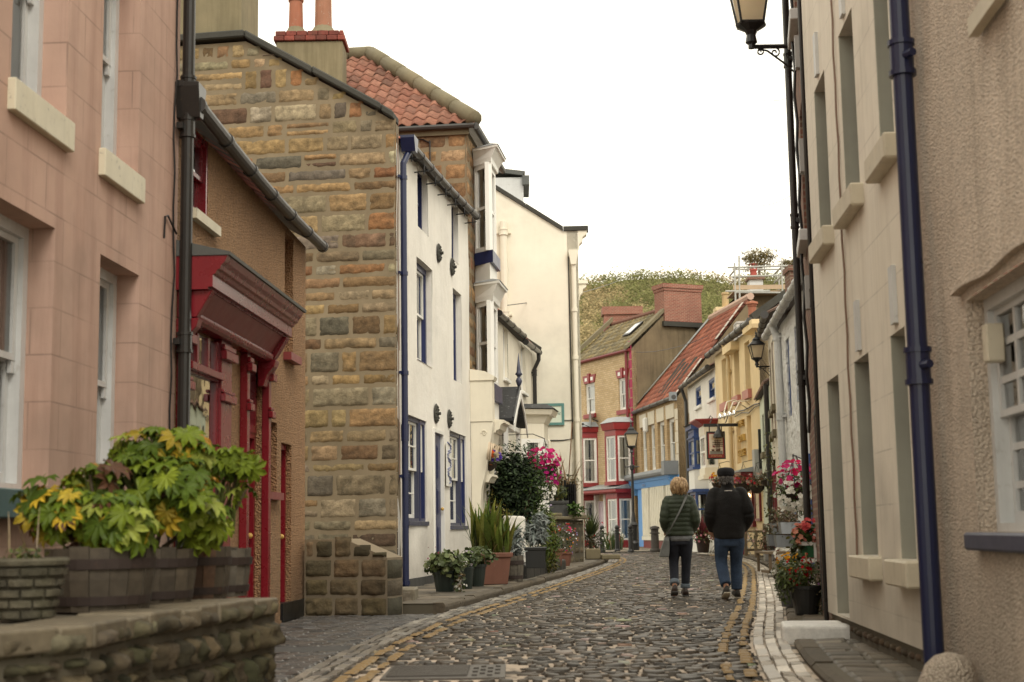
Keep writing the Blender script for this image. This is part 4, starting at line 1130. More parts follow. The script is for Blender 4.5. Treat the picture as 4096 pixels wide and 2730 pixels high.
# roof
zroof = lambda y: (zw0+zw1)/2 + y*.62
pantiles('roof', MAT['tile'], wh, (.28, -.10, zw0+.06), (Wf.L, -.10, zw1+.06), (Wf.L, 3.6, zw1+2.2), (.28, 3.6, zw0+2.2), seed=6, pal=((.33,.10,.06),(.28,.08,.055),(.37,.13,.08)))
# second chimney (rendered, brick oversailing courses, two pots) on the party wall
Yc = 29.0
cA = at(*d_(634, 200), Yc); cB = at(*d_(787, 200), Yc)
cz0 = at(*d_(700, 190), Yc).z - 1.2; cz1 = at(*d_(700, 95), Yc).z
chm = bpy.data.objects.new('chimney', None)
Minv = Matrix.Rotation(-Wf.rz, 4, 'Z') @ Matrix.Translation((-Wf.A[0], -Wf.A[1], 0))
def tow(mb, M=Minv): return xf(mb, M)
mb = MB(); mb.box(cA.x, cB.x-.0, Yc, Yc+.75, cz0, cz1); ch = tow(mb).build('chimney', MAT['chimrender'], wh, bevel=.02)
mb = MB(); r = random.Random(8)
for lv, o in ((0, .055), (1, .02)):
    x = cA.x-o
    while x < cB.x+o-.02:
        x1 = min(x+.225, cB.x+o); k = r.uniform(.6,1.2); mb.box(x+.005, x1-.005, Yc-o, Yc+.75+o, cz1+.005+lv*.115, cz1+.11+lv*.115, (.21*k,.05*k,.035*k)); x = x1
tow(mb).build('brick_cap', vcol('dark_red_cap_brick', scale=14, stain=.5), ch, bevel=.012)
for (x, y0_, y1_, nm) in ((680, -10, 66, 0), (743, -40, 64, 1)):
    c = at(*d_(x, y1_), Yc+.35); rr = .155 if nm == 0 else .185; h = 1.25 if nm else .74
    mb = MB(); mb.lathe([(rr*1.02,-.2),(rr*1.02,0),(rr*.97,.3),(rr*.92,h*.86),(rr*1.05,h*.87),(rr*1.08,h*.93),(rr*.8,h*.95),(rr*.8,h)], (c.x, c.y, c.z-.05), 18)
    if nm == 0: mb.lathe([(rr*.8,h),(rr*.8,h+.04),(rr*1.25,h+.05),(rr*1.2,h+.10),(rr*.6,h+.2),(.02,h+.24)], (c.x, c.y, c.z-.05), 18)
    tow(mb).build('chimney_pot', MAT['claypot'] if nm == 0 else paint('streaked_clay', (.33,.15,.09), rough=.8, var=.6, wear=.7, wearc=(.45,.38,.3)), ch, smooth=False)
    mb = MB(); mb.lathe([(rr*1.7,-.14),(rr*1.35,-.06),(rr*1.0,.04)], (c.x, c.y, c.z-.03), 12); tow(mb).build('pot_flaunching', MAT['stonecope'], ch)

# ---------------------------------------------------------------- tall stone house with the bay windows and the shop
dS = (.132, 1.0)
B5 = hit(1986, 1500, B3, dS)
E3 = (B3[0]+dS[0]*9, B3[1]+dS[1]*9)
T = Facade(B3, (B3[0]+dS[0]*3.3, B3[1]+dS[1]*3.3))
st = T.root('stone_bay_house', 'tall brown stone house with a hip roof and stacked white oriels over a cream shop', 'house')
nT = T.n; Ls = 7.0
H5 = Facade((B3[0]+nT[0]*Ls, B3[1]+nT[1]*Ls), B3)
MH = Matrix.Rotation(H5.rz - T.rz, 4, 'Z'); MH.translation = Matrix.Rotation(-T.rz, 4, 'Z') @ Vector((H5.A[0]-T.A[0], H5.A[1]-T.A[1], 0))
ze5 = H5.pt(*d_(1080, 292))[1]
mb = MB(); wall_mesh(mb, 0, H5.L-.03, 0, ze5, [], thick=.3); xf(mb, MH @ Matrix.Translation((0,.018,0)))
mb2 = MB(); wall_mesh(mb2, .02, T.L, 0, ze5, [], thick=.3); xf(mb2, Matrix.Translation((0,.018,0))); mb.add(mb2.v, mb2.f)
mb.build('wall', MAT['mortar'], st)
BR = [(.36,.225,.115),(.30,.18,.085),(.27,.15,.075),(.40,.27,.15),(.24,.13,.07)]
mb = MB(); blocks(mb, courses(3.2, H5.L, 5.5, lambda x: ze5-.02, 31, hs=(.27,.40), ls=(.5,1.0)), .012, depth=.016, seed=32, pal=BR, rough=.014, edge=.014, joint=.012, res=.07, jitter=.006); xf(mb, MH)
m2 = MB(); blocks(m2, courses(0, T.L, .2, lambda x: ze5-.02, 33, hs=(.25,.36), ls=(.4,.8)), .012, depth=.016, seed=34, pal=BR, rough=.016, edge=.014, joint=.012, res=.08, jitter=.006); mb.add(m2.v, m2.f, m2.c)
mb.build('stones', MAT['masonry'], st, smooth=True)
rid = at(*d_(850, 128), 31.4)
eL = H5.world(1.2, -.14); eR = H5.world(H5.L+.18, -.14)
MT = Matrix.Rotation(-T.rz, 4, 'Z') @ Matrix.Translation((-T.A[0], -T.A[1], 0))
def L_(p): return MT @ Vector(p)
pr = L_((rid.x, rid.y, rid.z)); pl = L_((rid.x-2.4, rid.y+.35, rid.z))
e0 = L_((eL[0], eL[1], ze5+.05)); e1 = L_((eR[0], eR[1], ze5+.05))
ed = (e1-e0); hp = pr - e1
def inside5(p):
    t = (p - e1).dot(hp)/hp.dot(hp); q = e1 + hp*t
    return (p-q).dot(ed) < .05
pf = e1 + (pr-e1)*1.0; wide = pr + ed.normalized()*((e1-pr).dot(ed.normalized()))
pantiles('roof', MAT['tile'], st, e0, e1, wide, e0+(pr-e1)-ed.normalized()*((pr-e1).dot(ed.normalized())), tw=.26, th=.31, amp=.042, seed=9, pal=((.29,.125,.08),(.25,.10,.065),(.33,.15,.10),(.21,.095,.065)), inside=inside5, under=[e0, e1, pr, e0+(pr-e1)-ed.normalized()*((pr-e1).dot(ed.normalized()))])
mb = MB(); n = 6
for i in range(n):
    a = e1 + (pr-e1)*(i/n) + Vector((0,0,.06)); b = e1 + (pr-e1)*((i+.97)/n) + Vector((0,0,.06)); mb.tube([a, (a+b)/2+Vector((0,0,.01)), b], [.17,.16,.16], 10)
a = pr + Vector((0,0,.05))
for i in range(5):
    p = pr + (pl-pr)*i/5 + Vector((0,0,.05)); q = pr + (pl-pr)*(i+.97)/5 + Vector((0,0,.05)); mb.tube([p, q], .16, 10)
mb.build('ridge_stone', MAT['stonecope'], st, smooth=True)
mb = MB(); fr5 = L_((B3[0]+dS[0]*3.3, B3[1]+dS[1]*3.3, ze5+.05)); mb.poly([e1, (T.L+.1, -.22, ze5+.05), (T.L+.1, pr.y, pr.z), pr]); mb.build('roof_slope', MAT['darklead'], st)
mb = MB(); mb.tube([e0+Vector((0,0,-.06)), e1+Vector((0,0,-.06))], .055, 8); mb.tube([e1+Vector((.0,-.02,-.07)), Vector((T.L+.1,-.25,ze5-.05))], .07, 10); mb.build('gutter', MAT['gutter'], st)
mb = MB(); xf_ = MB(); mb.box(1.2, H5.L+.05, -.06, .0, ze5-.16, ze5-.02); xf(mb, MH); mb.build('eaves_course', MAT['stonecope'], st)
mb = MB(); mb.tube([H5.L*0+5.0 if False else Vector((H5.L-.75,-.03,ze5-.25)), Vector((H5.L-.75,-.03,ze5-2.6))], .014, 5); mb.tube([Vector((H5.L-1.9,-.03,ze5-.22)), Vector((H5.L-.9,-.03,ze5-.22)), Vector((H5.L-.75,-.03,ze5-.3))], .014, 5); xf(mb, MH); mb.build('cable', MAT['black'], st)
# stacked canted oriels
pb = .36
ca = T.pt(*d_(1093, 700))[0]; cb = T.pt(*d_(1127, 700), -pb)[0]; ccn = T.pt(*d_(1143, 700), -pb)[0]; ccn = min(max(ccn, cb+.9), 2.9); ce = ccn + .3
plan = [(ca, 0), (cb, -pb), (ccn, -pb), (ce, 0)]
def oriel_ring(o):  # plan grown outwards
    return [(ca-o, 0), (cb-o*.6, -pb-o), (ccn+o*.6, -pb-o), (ce+o, 0)]
def slab(mb, z0, z1, o0, o1=None):
    o1 = o0 if o1 is None else o1
    a = [(x, y, z0) for x, y in oriel_ring(o0)]; b = [(x, y, z1) for x, y in oriel_ring(o1)]
    mb.add(a+b, [(3,2,1,0),(4,5,6,7)]+[(i, (i+1)%4, 4+(i+1)%4, 4+i) for i in range(4)])
def zo(x, y): return T.pt(*d_(x, y), -pb)[1]
def bay_win(fr, p, q, z0, z1, gm, fm, curtain=None):
    """a sash on the bay face from p to q"""
    d = Vector((q[0]-p[0], q[1]-p[1], 0)); L = d.length; M = Matrix.Translation((p[0], p[1], 0)) @ Matrix.Rotation(math.atan2(d.y, d.x), 4, 'Z')
    m = MB(); w = .12 if L > .6 else .05
    m.box(0, w, -.0, .08, z0, z1); m.box(L-w, L, 0, .08, z0, z1); m.box(w, L-w, 0, .08, z1-.1, z1); m.box(w, L-w, 0, .08, z0, z0+.1)
    zm = (z0+z1)/2; m.box(w, L-w, .02, .07, zm-.03, zm+.03)
    m.box(w, w+.05, .03, .07, z0+.1, zm-.03); m.box(L-w-.05, L-w, .03, .07, z0+.1, zm-.03); m.box(w, w+.04, .015, .06, zm+.03, z1-.1); m.box(L-w-.04, L-w, .015, .06, zm+.03, z1-.1)
    xf(m, M); o = m.build('window', fm, fr)
    g = MB(); g.poly([(w,.05,z0+.1),(L-w,.05,z0+.1),(L-w,.05,z1-.1),(w,.05,z1-.1)]); xf(g, M); g.build('pane', gm, o)
    if curtain:
        n = 8
        for x0_, W_ in ((w, L*curtain*.42), (L-w-L*curtain*.42, L*curtain*.42)) if curtain < .9 else ((w, L-2*w),):
            k = MB(); q = lambda i: .056+.012*(i % 2)
            for i in range(n): k.add([(x0_+W_*i/n,q(i),z0+.1),(x0_+W_*(i+1)/n,q(i+1),z0+.1),(x0_+W_*(i+1)/n,q(i+1),z1-.1),(x0_+W_*i/n,q(i),z1-.1)], [(0,1,2,3)])
            xf(k, M); k.build('curtain', MAT['curtain'], o)
    return o
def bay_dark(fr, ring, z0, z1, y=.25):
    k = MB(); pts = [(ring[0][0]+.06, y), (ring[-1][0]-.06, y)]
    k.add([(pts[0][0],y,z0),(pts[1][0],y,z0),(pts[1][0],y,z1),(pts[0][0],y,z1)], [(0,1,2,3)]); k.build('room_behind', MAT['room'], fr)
for (yc0, yc1, yw1, ysl, yb) in ((345, 382, 577, 605, 648), (648, 692, 880, 918, 960)):
    z_c1, z_c0, z_w0, z_s0, z_b0 = zo(1127, yc0), zo(1127, yc1), zo(1127, yw1), zo(1127, ysl), zo(1127, yb)
    k = MB(); slab(k, z_c0+.02, z_c0+.12, .05, .06); slab(k, z_c0+.12, z_c1-.05, .06, .16); slab(k, z_c1-.05, z_c1, .20); f = k.build('oriel', MAT['white'], st)
    k = MB(); slab(k, z_c1+.002, z_c1+.05, .22, .05); k.build('oriel_lead', MAT['lead'], f)
    for p, q, cu in zip(plan[:-1], plan[1:], (.8, .9, .5)): bay_win(st, p, q, z_w0, z_c0+.02, MAT['glass'], MAT['white'], cu)
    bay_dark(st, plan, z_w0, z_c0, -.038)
    k = MB(); slab(k, z_s0, z_w0-.002, .07); k.build('oriel_sill', MAT['navy'], f)
    k = MB(); slab(k, z_b0, z_s0-.002, .0); k.build('oriel_panel', MAT['white'], f)
# cream shop front
zp1 = T.pt(*d_(1095, 848), -.25)[1]; zp0 = .12
zfa1, zfa0 = T.pt(*d_(1128, 990), -.45)[1], T.pt(*d_(1125, 1085), -.45)[1]
mb = MB(); a, b = .03, .30
mb.box(a, b, -.18, -.001, zp0, zfa0-.6); mb.prism([(-.001,zfa0-.6),(-.18,zfa0-.6),(-.20,zfa0-.3),(-.28,zfa0),(-.42,zfa1),(-.45,zfa1+.2),(-.001,zfa1+.2)], a, b, ax='x')
mb.box(a-.02, b+.02, -.44, -.001, zfa1+.205, zp1-.15); mb.prism([(-.001,zp1-.15),(-.47,zp1-.15),(-.50,zp1-.08),(-.30,zp1+.03),(-.001,zp1+.08)], a-.05, b+.05, ax='x')
mb.tube([(a-.012,-.27+.06*math.cos(t*.5)*(1-t/20), zfa1-.02+.06*math.sin(t*.5)*(1-t/20)) for t in range(18)], .012, 5)
sp = mb.build('shop_pilaster', MAT['creampaint'], st, bevel=.008)
sE = max(1.2, min(2.5, T.pt(2000, 1690, -.58)[0])); mb = MB(); mb.prism([(-.001,zfa0),(-.30,zfa0),(-.42,zfa1),(-.001,zfa1)], .305, sE-.15, ax='x'); sfb = mb.build('shop_fascia', MAT['creampaint'], st)
mb = MB(); mb.prism([(-.001,zfa1+.003),(-.45,zfa1+.003),(-.47,zfa1+.05),(-.53,zfa1+.07),(-.56,zfa1+.16),(-.62,zfa1+.20),(-.62,zfa1+.25),(-.001,zfa1+.32)], .31, sE, ax='x'); mb.build('shop_cornice', MAT['creampaint'], st); mb = MB()
mb.prism([(-.001,zfa0-.003),(-.36,zfa0-.003),(-.38,zfa0-.05),(-.34,zfa0-.08),(-.30,zfa0-.16),(-.001,zfa0-.16)], .31, sE-.1, ax='x'); mb.build('fascia_moulding', MAT['creampaint'], st)
sl = math.atan2(.12, zfa1-zfa0)
text_mesh('lettering', 'N SHOP', (zfa1-zfa0)*.62, paint('raised_cream_letters', (.62,.50,.36), rough=.5), sfb, Matrix.Translation((.3+(sE-.45)*.5, -.375, (zfa0+zfa1)/2)) @ Matrix.Rotation(sl, 4, 'X') @ UPRIGHT, ext=.02)
mb = MB()
for x in (.42, .95, 1.5, 2.0, 2.4): mb.box(x, x+.09, -.14, -.02, .5, zfa0-.16)
mb.box(.33, 2.6, -.14, -.02, .12, .5); mb.box(.33, 2.6, -.17, -.02, .501, .58); mb.box(.33, 2.6, -.13, -.03, zfa0-.75, zfa0-.68)
sw = mb.build('shop_window', MAT['creampaint'], st)
g = MB(); g.poly([(.33,-.08,.58),(2.6,-.08,.58),(2.6,-.08,zfa0-.16),(.33,-.08,zfa0-.16)]); g.build('pane', MAT['glassshop'], sw)

# ---------------------------------------------------------------- low pale cottage with the porch
C0 = (B3[0]+dS[0]*3.32, B3[1]+dS[1]*3.32)
D6 = hit(2129, 1500, C0, dS)
print('D6', C0, D6)
D6 = (C0[0]+dS[0]*6.4, C0[1]+dS[1]*6.4) if D6[1] > C0[1]+9 or D6[1] < C0[1]+3 else D6
Q = Facade(C0, D6)
co = Q.root('pale_porch_cottage', 'low pale rendered cottage with a black gabled porch, pantile eaves and a black downpipe', 'house')
zq0 = Q.pt(*d_(1150, 722), -.15)[1]; zq1 = Q.pt(*d_(1233, 806), -.15)[1]
wq = [(Q.pt(*d_(1156, 800))[0], Q.pt(*d_(1166, 800))[0]), (Q.pt(*d_(1196, 800))[0], Q.pt(*d_(1206, 800))[0])]
hq = [(max(.15, a), min(Q.L-.3, b), Q.pt(*d_(1180, 885))[1], Q.pt(*d_(1180, 775))[1], .15) for a, b in wq]
hq = [(a, max(b, a+.4), c, d, e) for a, b, c, d, e in hq if a < Q.L-.8]
mb = MB(); wall_mesh(mb, 0, Q.L, 0, [(0, zq0-.05), (Q.L, zq1-.05)], hq, wobble=.02, thick=4); mb.build('wall', MAT['cottage'], co)
for h in hq: sash(co, *h[:4], y=.1, fm=MAT['white'], gm=MAT['glass'], curtain='full', sill=(.05,.08,.08))
gutter('gutter', MAT['blackpipe'], co, (-.05,-.15,zq0), (Q.L*.6,-.15,zq0+(zq1-zq0)*.58+.05), .06); gutter('gutter', MAT['blackpipe'], co, (Q.L*.6,-.19,zq0+(zq1-zq0)*.6-.1), (Q.L+.1,-.19,zq1-.02), .07)
pantiles('roof', MAT['tile'], co, (-.05,-.1,zq0+.05), (Q.L+.05,-.1,zq1+.05), (Q.L+.05,3.2,zq1+2.4), (-.05,3.2,zq0+2.4), seed=13, pal=((.42,.17,.12),(.35,.13,.09)))
mb = MB(); mb.prism([(-.2, zq1-.05),(3.2,zq1+2.45),(3.2,zq1+2.6),(-.25,zq1+.12)], Q.L+.06, Q.L+.2, ax='x'); mb.build('roof_verge', MAT['stonedark'], co)
pipe('drainpipe', MAT['blackpipe'], co, [(Q.L-.15,-.2,zq1),(Q.L-.15,-.2,zq1-.25),(Q.L-.15,-.08,zq1-.5),(Q.L-.15,-.08,.15)], .055, (zq1-.6,))
# porch
pz = Q.pt(*d_(1195, 905), -1.0); 
po = .40; ps0 = -.85; pw = 2.1; zr_ = Q.pt(*d_(1195, 906), -po)[1]; zpe = Q.pt(*d_(1178, 975), -po)[1]
pc = ps0 + pw/2
mb = MB()
for sg in (-1, 1):
    x = pc + sg*(pw/2+.12)
    mb.add([(pc,-po-.15,zr_),(pc,0,zr_),(x,0,zpe),(x,-po-.15,zpe),(pc,-po-.15,zr_+.06),(pc,0,zr_+.06),(x,0,zpe+.06),(x,-po-.15,zpe+.06)], [(0,1,2,3),(4,7,6,5),(0,3,7,4),(1,5,6,2),(2,6,7,3)])
    mb.tube([(pc,-po-.13,zr_+.07),(x,-po-.13,zpe+.07)], .025, 6)
pr_ = mb.build('porch_roof', MAT['blackroof'], co)
mb = MB(); mb.lathe([(.03,0),(.05,.05),(.075,.12),(.05,.18),(.03,.2),(.05,.24),(.085,.27),(.05,.32),(.045,.38),(.002,.75)], (pc,-po-.12,zr_+.06), 10); mb.build('porch_finial', MAT['greynavy'], pr_, smooth=True)
mb = MB()
for sg in (-1, 1):
    x = pc+sg*(pw/2+.1); mb.prism([(pc, zr_-.02),(x, zpe-.04),(x, zpe-.22),(pc+sg*(pw*.28), zr_-.5),(pc, zr_-.2)], -po-.17, -po-.14, ax='y')
mb.build('bargeboard', MAT['white'], pr_)
mb = MB()
for x in (ps0, ps0+pw-.09):
    mb.box(x, x+.09, -po, -po+.09, .15, zpe); mb.box(x, x+.09, -.12, -.01, .15, zpe)
    mb.box(x+.01, x+.08, -po+.09, -.12, zpe-.1, zpe); mb.box(x+.01, x+.08, -po+.09, -.12, zpe-.62, zpe-.53); mb.box(x+.01, x+.08, -po+.09, -.12, .15, 1.0); 0
mb.box(ps0, ps0+pw, -po+.001, -po+.09, zpe-.12, zpe-.02)
pf_ = mb.build('porch_frame', MAT['white'], co)
for x in (ps0+.045, ps0+pw-.045):
    g = MB(); g.poly([(x,-po+.09,1.0),(x,-.12,1.0),(x,-.12,zpe-.1),(x,-po+.09,zpe-.1)]); g.build('pane', MAT['glass'], pf_)
# canted ground-floor bay under a black flat roof
bo = .55; ba = min(Q.L-1.5, Q.pt(2190, 1650, -bo)[0]-1.15)
ring = lambda o: [(ba-o, 0), (ba+.25-o*.5, -bo-o), (ba+1.15+o*.5, -bo-o), (ba+1.4+o, 0)]
def slab2(mb, z0, z1, o0, o1=None):
    o1 = o0 if o1 is None else o1
    A_ = [(x,y,z0) for x,y in ring(o0)]; B_ = [(x,y,z1) for x,y in ring(o1)]
    mb.add(A_+B_, [(3,2,1,0),(4,5,6,7)]+[(i,(i+1)%4,4+(i+1)%4,4+i) for i in range(4)])
zb1_ = Q.pt(*d_(1262, 950), -bo)[1]
k = MB(); slab2(k, zb1_-.35, zb1_-.15, .02, .12); slab2(k, zb1_-.15, zb1_-.02, .2, .26); slab2(k, zb1_-.75, zb1_-.35, .0); bf = k.build('bay_cornice', MAT['creampaint'], co)
k = MB(); slab2(k, zb1_, zb1_+.12, .30, .1); k.build('bay_roof', MAT['blackroof'], bf)
rp = ring(0)
for p, q in zip(rp[:-1], rp[1:]): bay_win(co, p, q, 1.35, zb1_-.75, MAT['glass'], MAT['white'], .5)
k = MB(); slab2(k, 1.1, 1.345, .08); k.build('bay_sill', MAT['navy'], bf)
k = MB(); slab2(k, .1, 1.098, .0); k.build('bay_base', MAT['creampaint'], bf)
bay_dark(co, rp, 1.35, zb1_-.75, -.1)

# ---------------------------------------------------------------- cream restaurant, gable towards the camera
Yr = D6[1] + .35
cR = at(2323, 1500, Yr)
RG = Facade((cR.x-6.0, Yr+.29), (cR.x, Yr))
re = RG.root('cream_restaurant', 'large cream rendered building with a plain gable, pale downpipes and carved eaves brackets', 'restaurant')
g = [RG.pt(*d_(1140, 437)), RG.pt(*d_(1294, 532)), RG.pt(*d_(1337, 532))]
s0_, z0_ = g[0]; s1_, z1_ = g[1]; slope = (z1_-z0_)/(s1_-s0_)
topz = [(0, z1_+slope*(0-s1_) if False else z0_+1.5), (max(.3, s0_-2.2), z0_+1.5), (s1_, z1_), (RG.L, z1_)]
topz[1] = (s1_ + 1.0*( (z0_+1.5) - z1_)/slope, z0_+1.5)
if topz[1][0] <= 0: topz = [(0, z1_+slope*(0-s1_)), (s1_, z1_), (RG.L, z1_)]
mb = MB(); wall_mesh(mb, 0, RG.L, -.05, topz, [], thick=.3)
mb2 = MB(); wall_mesh(mb2, 0, 9.0, -.05, z1_, [], thick=.3); MF = Matrix.Translation((RG.L,0,0)) @ Matrix.Rotation(math.pi/2, 4, 'Z'); xf(mb2, MF); mb.add([(x-.004 if x > RG.L-.004 else x, y, z) for x, y, z in mb2.v], mb2.f)
mb.build('wall', MAT['creamwall'], re)
mb = MB()
for (a, za), (b, zb) in zip(topz, topz[1:]):
    n = max(1, int((b-a)/.9))
    for i in range(n):
        xa, xb = a+(b-a)*i/n+.005, a+(b-a)*(i+1)/n-.005; y1, y2 = za+(zb-za)*i/n, za+(zb-za)*(i+1)/n
        if b == RG.L: xb += .3 if i == n-1 else 0
        mb.prism([(xa,y1+.01),(xb,y2+.01),(xb,y2+.13),(xa,y1+.13)], -.06, .34, ax='y')
mb.build('gable_coping', MAT['stonedark'], re)
def kneeler(mb, y0, y1): mb.prism([(RG.L+.002,z1_+.005),(RG.L+.26,z1_+.005),(RG.L+.24,z1_-.1),(RG.L+.14,z1_-.17),(RG.L+.12,z1_-.3),(RG.L+.04,z1_-.38),(RG.L+.002,z1_-.55)], y0, y1, ax='y')
mb = MB(); kneeler(mb, -.02, .3); mb.build('eaves_bracket', MAT['creampaint'], re)
mb = MB(); kneeler(mb, 8.6, 8.9); mb.box(RG.L-.3, RG.L+.3, 8.55, 8.95, z1_+.01, z1_+.13); mb.build('eaves_bracket', MAT['creampaint'], re)
mb = MB(); mb.poly([(0,.3,topz[0][1]),(topz[-2][0],.3,z1_+.02),(topz[-2][0],9,z1_+.02),(0,9,topz[0][1])]); mb.build('roof', MAT['darklead'], re)
vx = RG.pt(*d_(1160, 700))[0]; vz1 = RG.pt(*d_(1160, 512))[1]
pipe('soil_pipe', MAT['creampaint'], re, [(vx,-.12,vz1),(vx,-.12,.1)], .10, (vz1-.3, vz1-2.6), n=12)
dx_ = RG.L-.13; dz1 = RG.pt(*d_(1325, 590))[1]
mb = MB(); mb.tube([(dx_,-.09,dz1),(dx_,-.09,.1)], .065, 12); mb.prism([(-.07,-.25),(.07,-.25),(.13,.1),(.13,.16),(-.13,.16),(-.13,.1)], -.2, .0, ax='y')
k = MB(); k.prism([(-.07,-.25),(.07,-.25),(.13,.1),(.13,.16),(-.13,.16),(-.13,.1)], -.2, -.01, ax='y'); xf(k, Matrix.Translation((dx_,0,dz1)))
mb = MB(); mb.tube([(dx_,-.09,dz1),(dx_,-.09,.1)], .065, 12); mb.add(k.v, k.f)
for z in (dz1-1.5, 5.6, 3.9, 2.3): mb.tube([(dx_,-.09,z-.05),(dx_,-.09,z+.05)], .085, 12)
mb.build('drainpipe', MAT['creampaint'], re)
mb = MB(); mb.tube([(dx_-.14,-.02,dz1),(dx_-.13,-.02,5),(dx_-.12,-.02,3.4),(dx_-.4,-.02,3.36),(dx_-2.6,-.02,3.36)], .015, 5); mb.tube([(dx_-.1,-.02,3.9),(dx_-.8,-.02,3.9)], .012, 5); mb.build('cable', MAT['black'], re)
px2 = RG.pt(*d_(1262, 1050))[0]
mb = MB(); mb.tube([(px2-.5,-.06,RG.pt(*d_(1250,1005))[1]),(px2-.1,-.06,RG.pt(*d_(1250,1005))[1]),(px2,-.06,RG.pt(*d_(1250,1005))[1]-.12),(px2,-.06,.1)], .05, 8); mb.build('waste_pipe', MAT['creampaint'], re)
# dormer on the restaurant roof
dm = [at(*d_(x, y), Yr+2.0) for x, y in ((1140, 470), (1208, 465), (1208, 400), (1148, 388))]
Mr = Matrix.Rotation(-RG.rz, 4, 'Z') @ Matrix.Translation((-RG.A[0], -RG.A[1], 0))
mb = MB(); mb.box(dm[0].x-1, dm[1].x-.06, Yr+2, Yr+3.4, dm[0].z-1.2, dm[2].z-.1); xf(mb, Mr); do = mb.build('dormer', MAT['greywhite'], re)
mb = MB(); mb.add([(dm[0].x-1,Yr+1.9,dm[3].z+.02),(dm[2].x-.1,Yr+1.9,dm[2].z-.06),(dm[2].x-.1,Yr+3.5,dm[2].z-.06),(dm[0].x-1,Yr+3.5,dm[3].z+.02),(dm[0].x-1,Yr+1.9,dm[3].z+.14),(dm[2].x-.02,Yr+1.9,dm[2].z+.06),(dm[2].x-.02,Yr+3.5,dm[2].z+.06),(dm[0].x-1,Yr+3.5,dm[3].z+.14)], [(0,1,2,3),(7,6,5,4),(0,4,5,1),(1,5,6,2),(2,6,7,3)]); mb.box(dm[2].x-.10, dm[2].x+.1, Yr+1.85, Yr+3.5, dm[2].z-.35, dm[2].z-.08); xf(mb, Mr); mb.build('dormer_roof', MAT['darklead'], do)
# framed restaurant sign on the gable
a = RG.pt(*d_(1247, 978), -.04); b = RG.pt(*d_(1296, 927), -.04)
t = thing('restaurant_sign', 'green framed pale sign reading Restaurant on the cream gable', 'sign', RG.world(b[0]-.75, -.01, (a[1]+b[1])/2), RG.rz)
w, h = .75, (b[1]-a[1])/2
mb = MB(); mb.box(-w,w,-.05,-.005,-h,-h+.07); mb.box(-w,w,-.05,-.005,h-.07,h); mb.box(-w,-w+.07,-.05,-.005,-h+.07,h-.07); mb.box(w-.07,w,-.05,-.005,-h+.07,h-.07); mb.build('frame', paint('sea_green_paint', (.10,.24,.22), rough=.5), t)
mb = MB(); mb.box(-w+.07,w-.07,-.03,-.006,-h+.07,h-.07); mb.build('board', paint('pale_green_board', (.66,.72,.60), rough=.5, var=.1), t)
text_mesh('lettering', 'Restaurant', .13, paint('grey_green_lettering', (.10,.17,.14), rough=.5), t, Matrix.Translation((.36,-.033,.02)) @ UPRIGHT, shear=.25, ext=.003, sp=1.0)
def zq(x, y, x0, y0, k): return (x0 + x*k, y0 + y*k)     # crop pixel -> photo pixel
def c1(x, y): return zq(x, y, 2280, 1500, 500/1045)
def c2(x, y): return zq(x, y, 2250, 950, 600/1568)
def c3(x, y): return zq(x, y, 2700, 1500, 600/1568)
def c4(x, y): return zq(x, y, 2700, 950, 600/1568)
class Bay:
    def __init__(s, root, plan): s.root = root; s.plan = plan
    def ring(s, o):
        (a,ya),(b,yb),(c,yc),(d,yd) = s.plan; return [(a-o,ya),(b-o*.6,yb-o),(c+o*.6,yc-o),(d+o,yd)]
    def slab(s, mb, z0, z1, o0, o1=None):
        o1 = o0 if o1 is None else o1
        A_ = [(x,y,z0) for x,y in s.ring(o0)]; B_ = [(x,y,z1) for x,y in s.ring(o1)]
        mb.add(A_+B_, [(3,2,1,0),(4,5,6,7)]+[(i,(i+1)%4,4+(i+1)%4,4+i) for i in range(4)]); return mb
    def part(s, name, mat, parent, *slabs):
        return [s.slab(MB(), *q).build(name, mat, parent) for q in slabs][0]
    def windows(s, z0, z1, fm, gm, cur=(.5,.5,.5)):
        for p, q, cu in zip(s.plan[:-1], s.plan[1:], cur): bay_win(s.root, p, q, z0, z1, gm, fm, cu)
        bay_dark(s.root, s.plan, z0, z1, -.03)
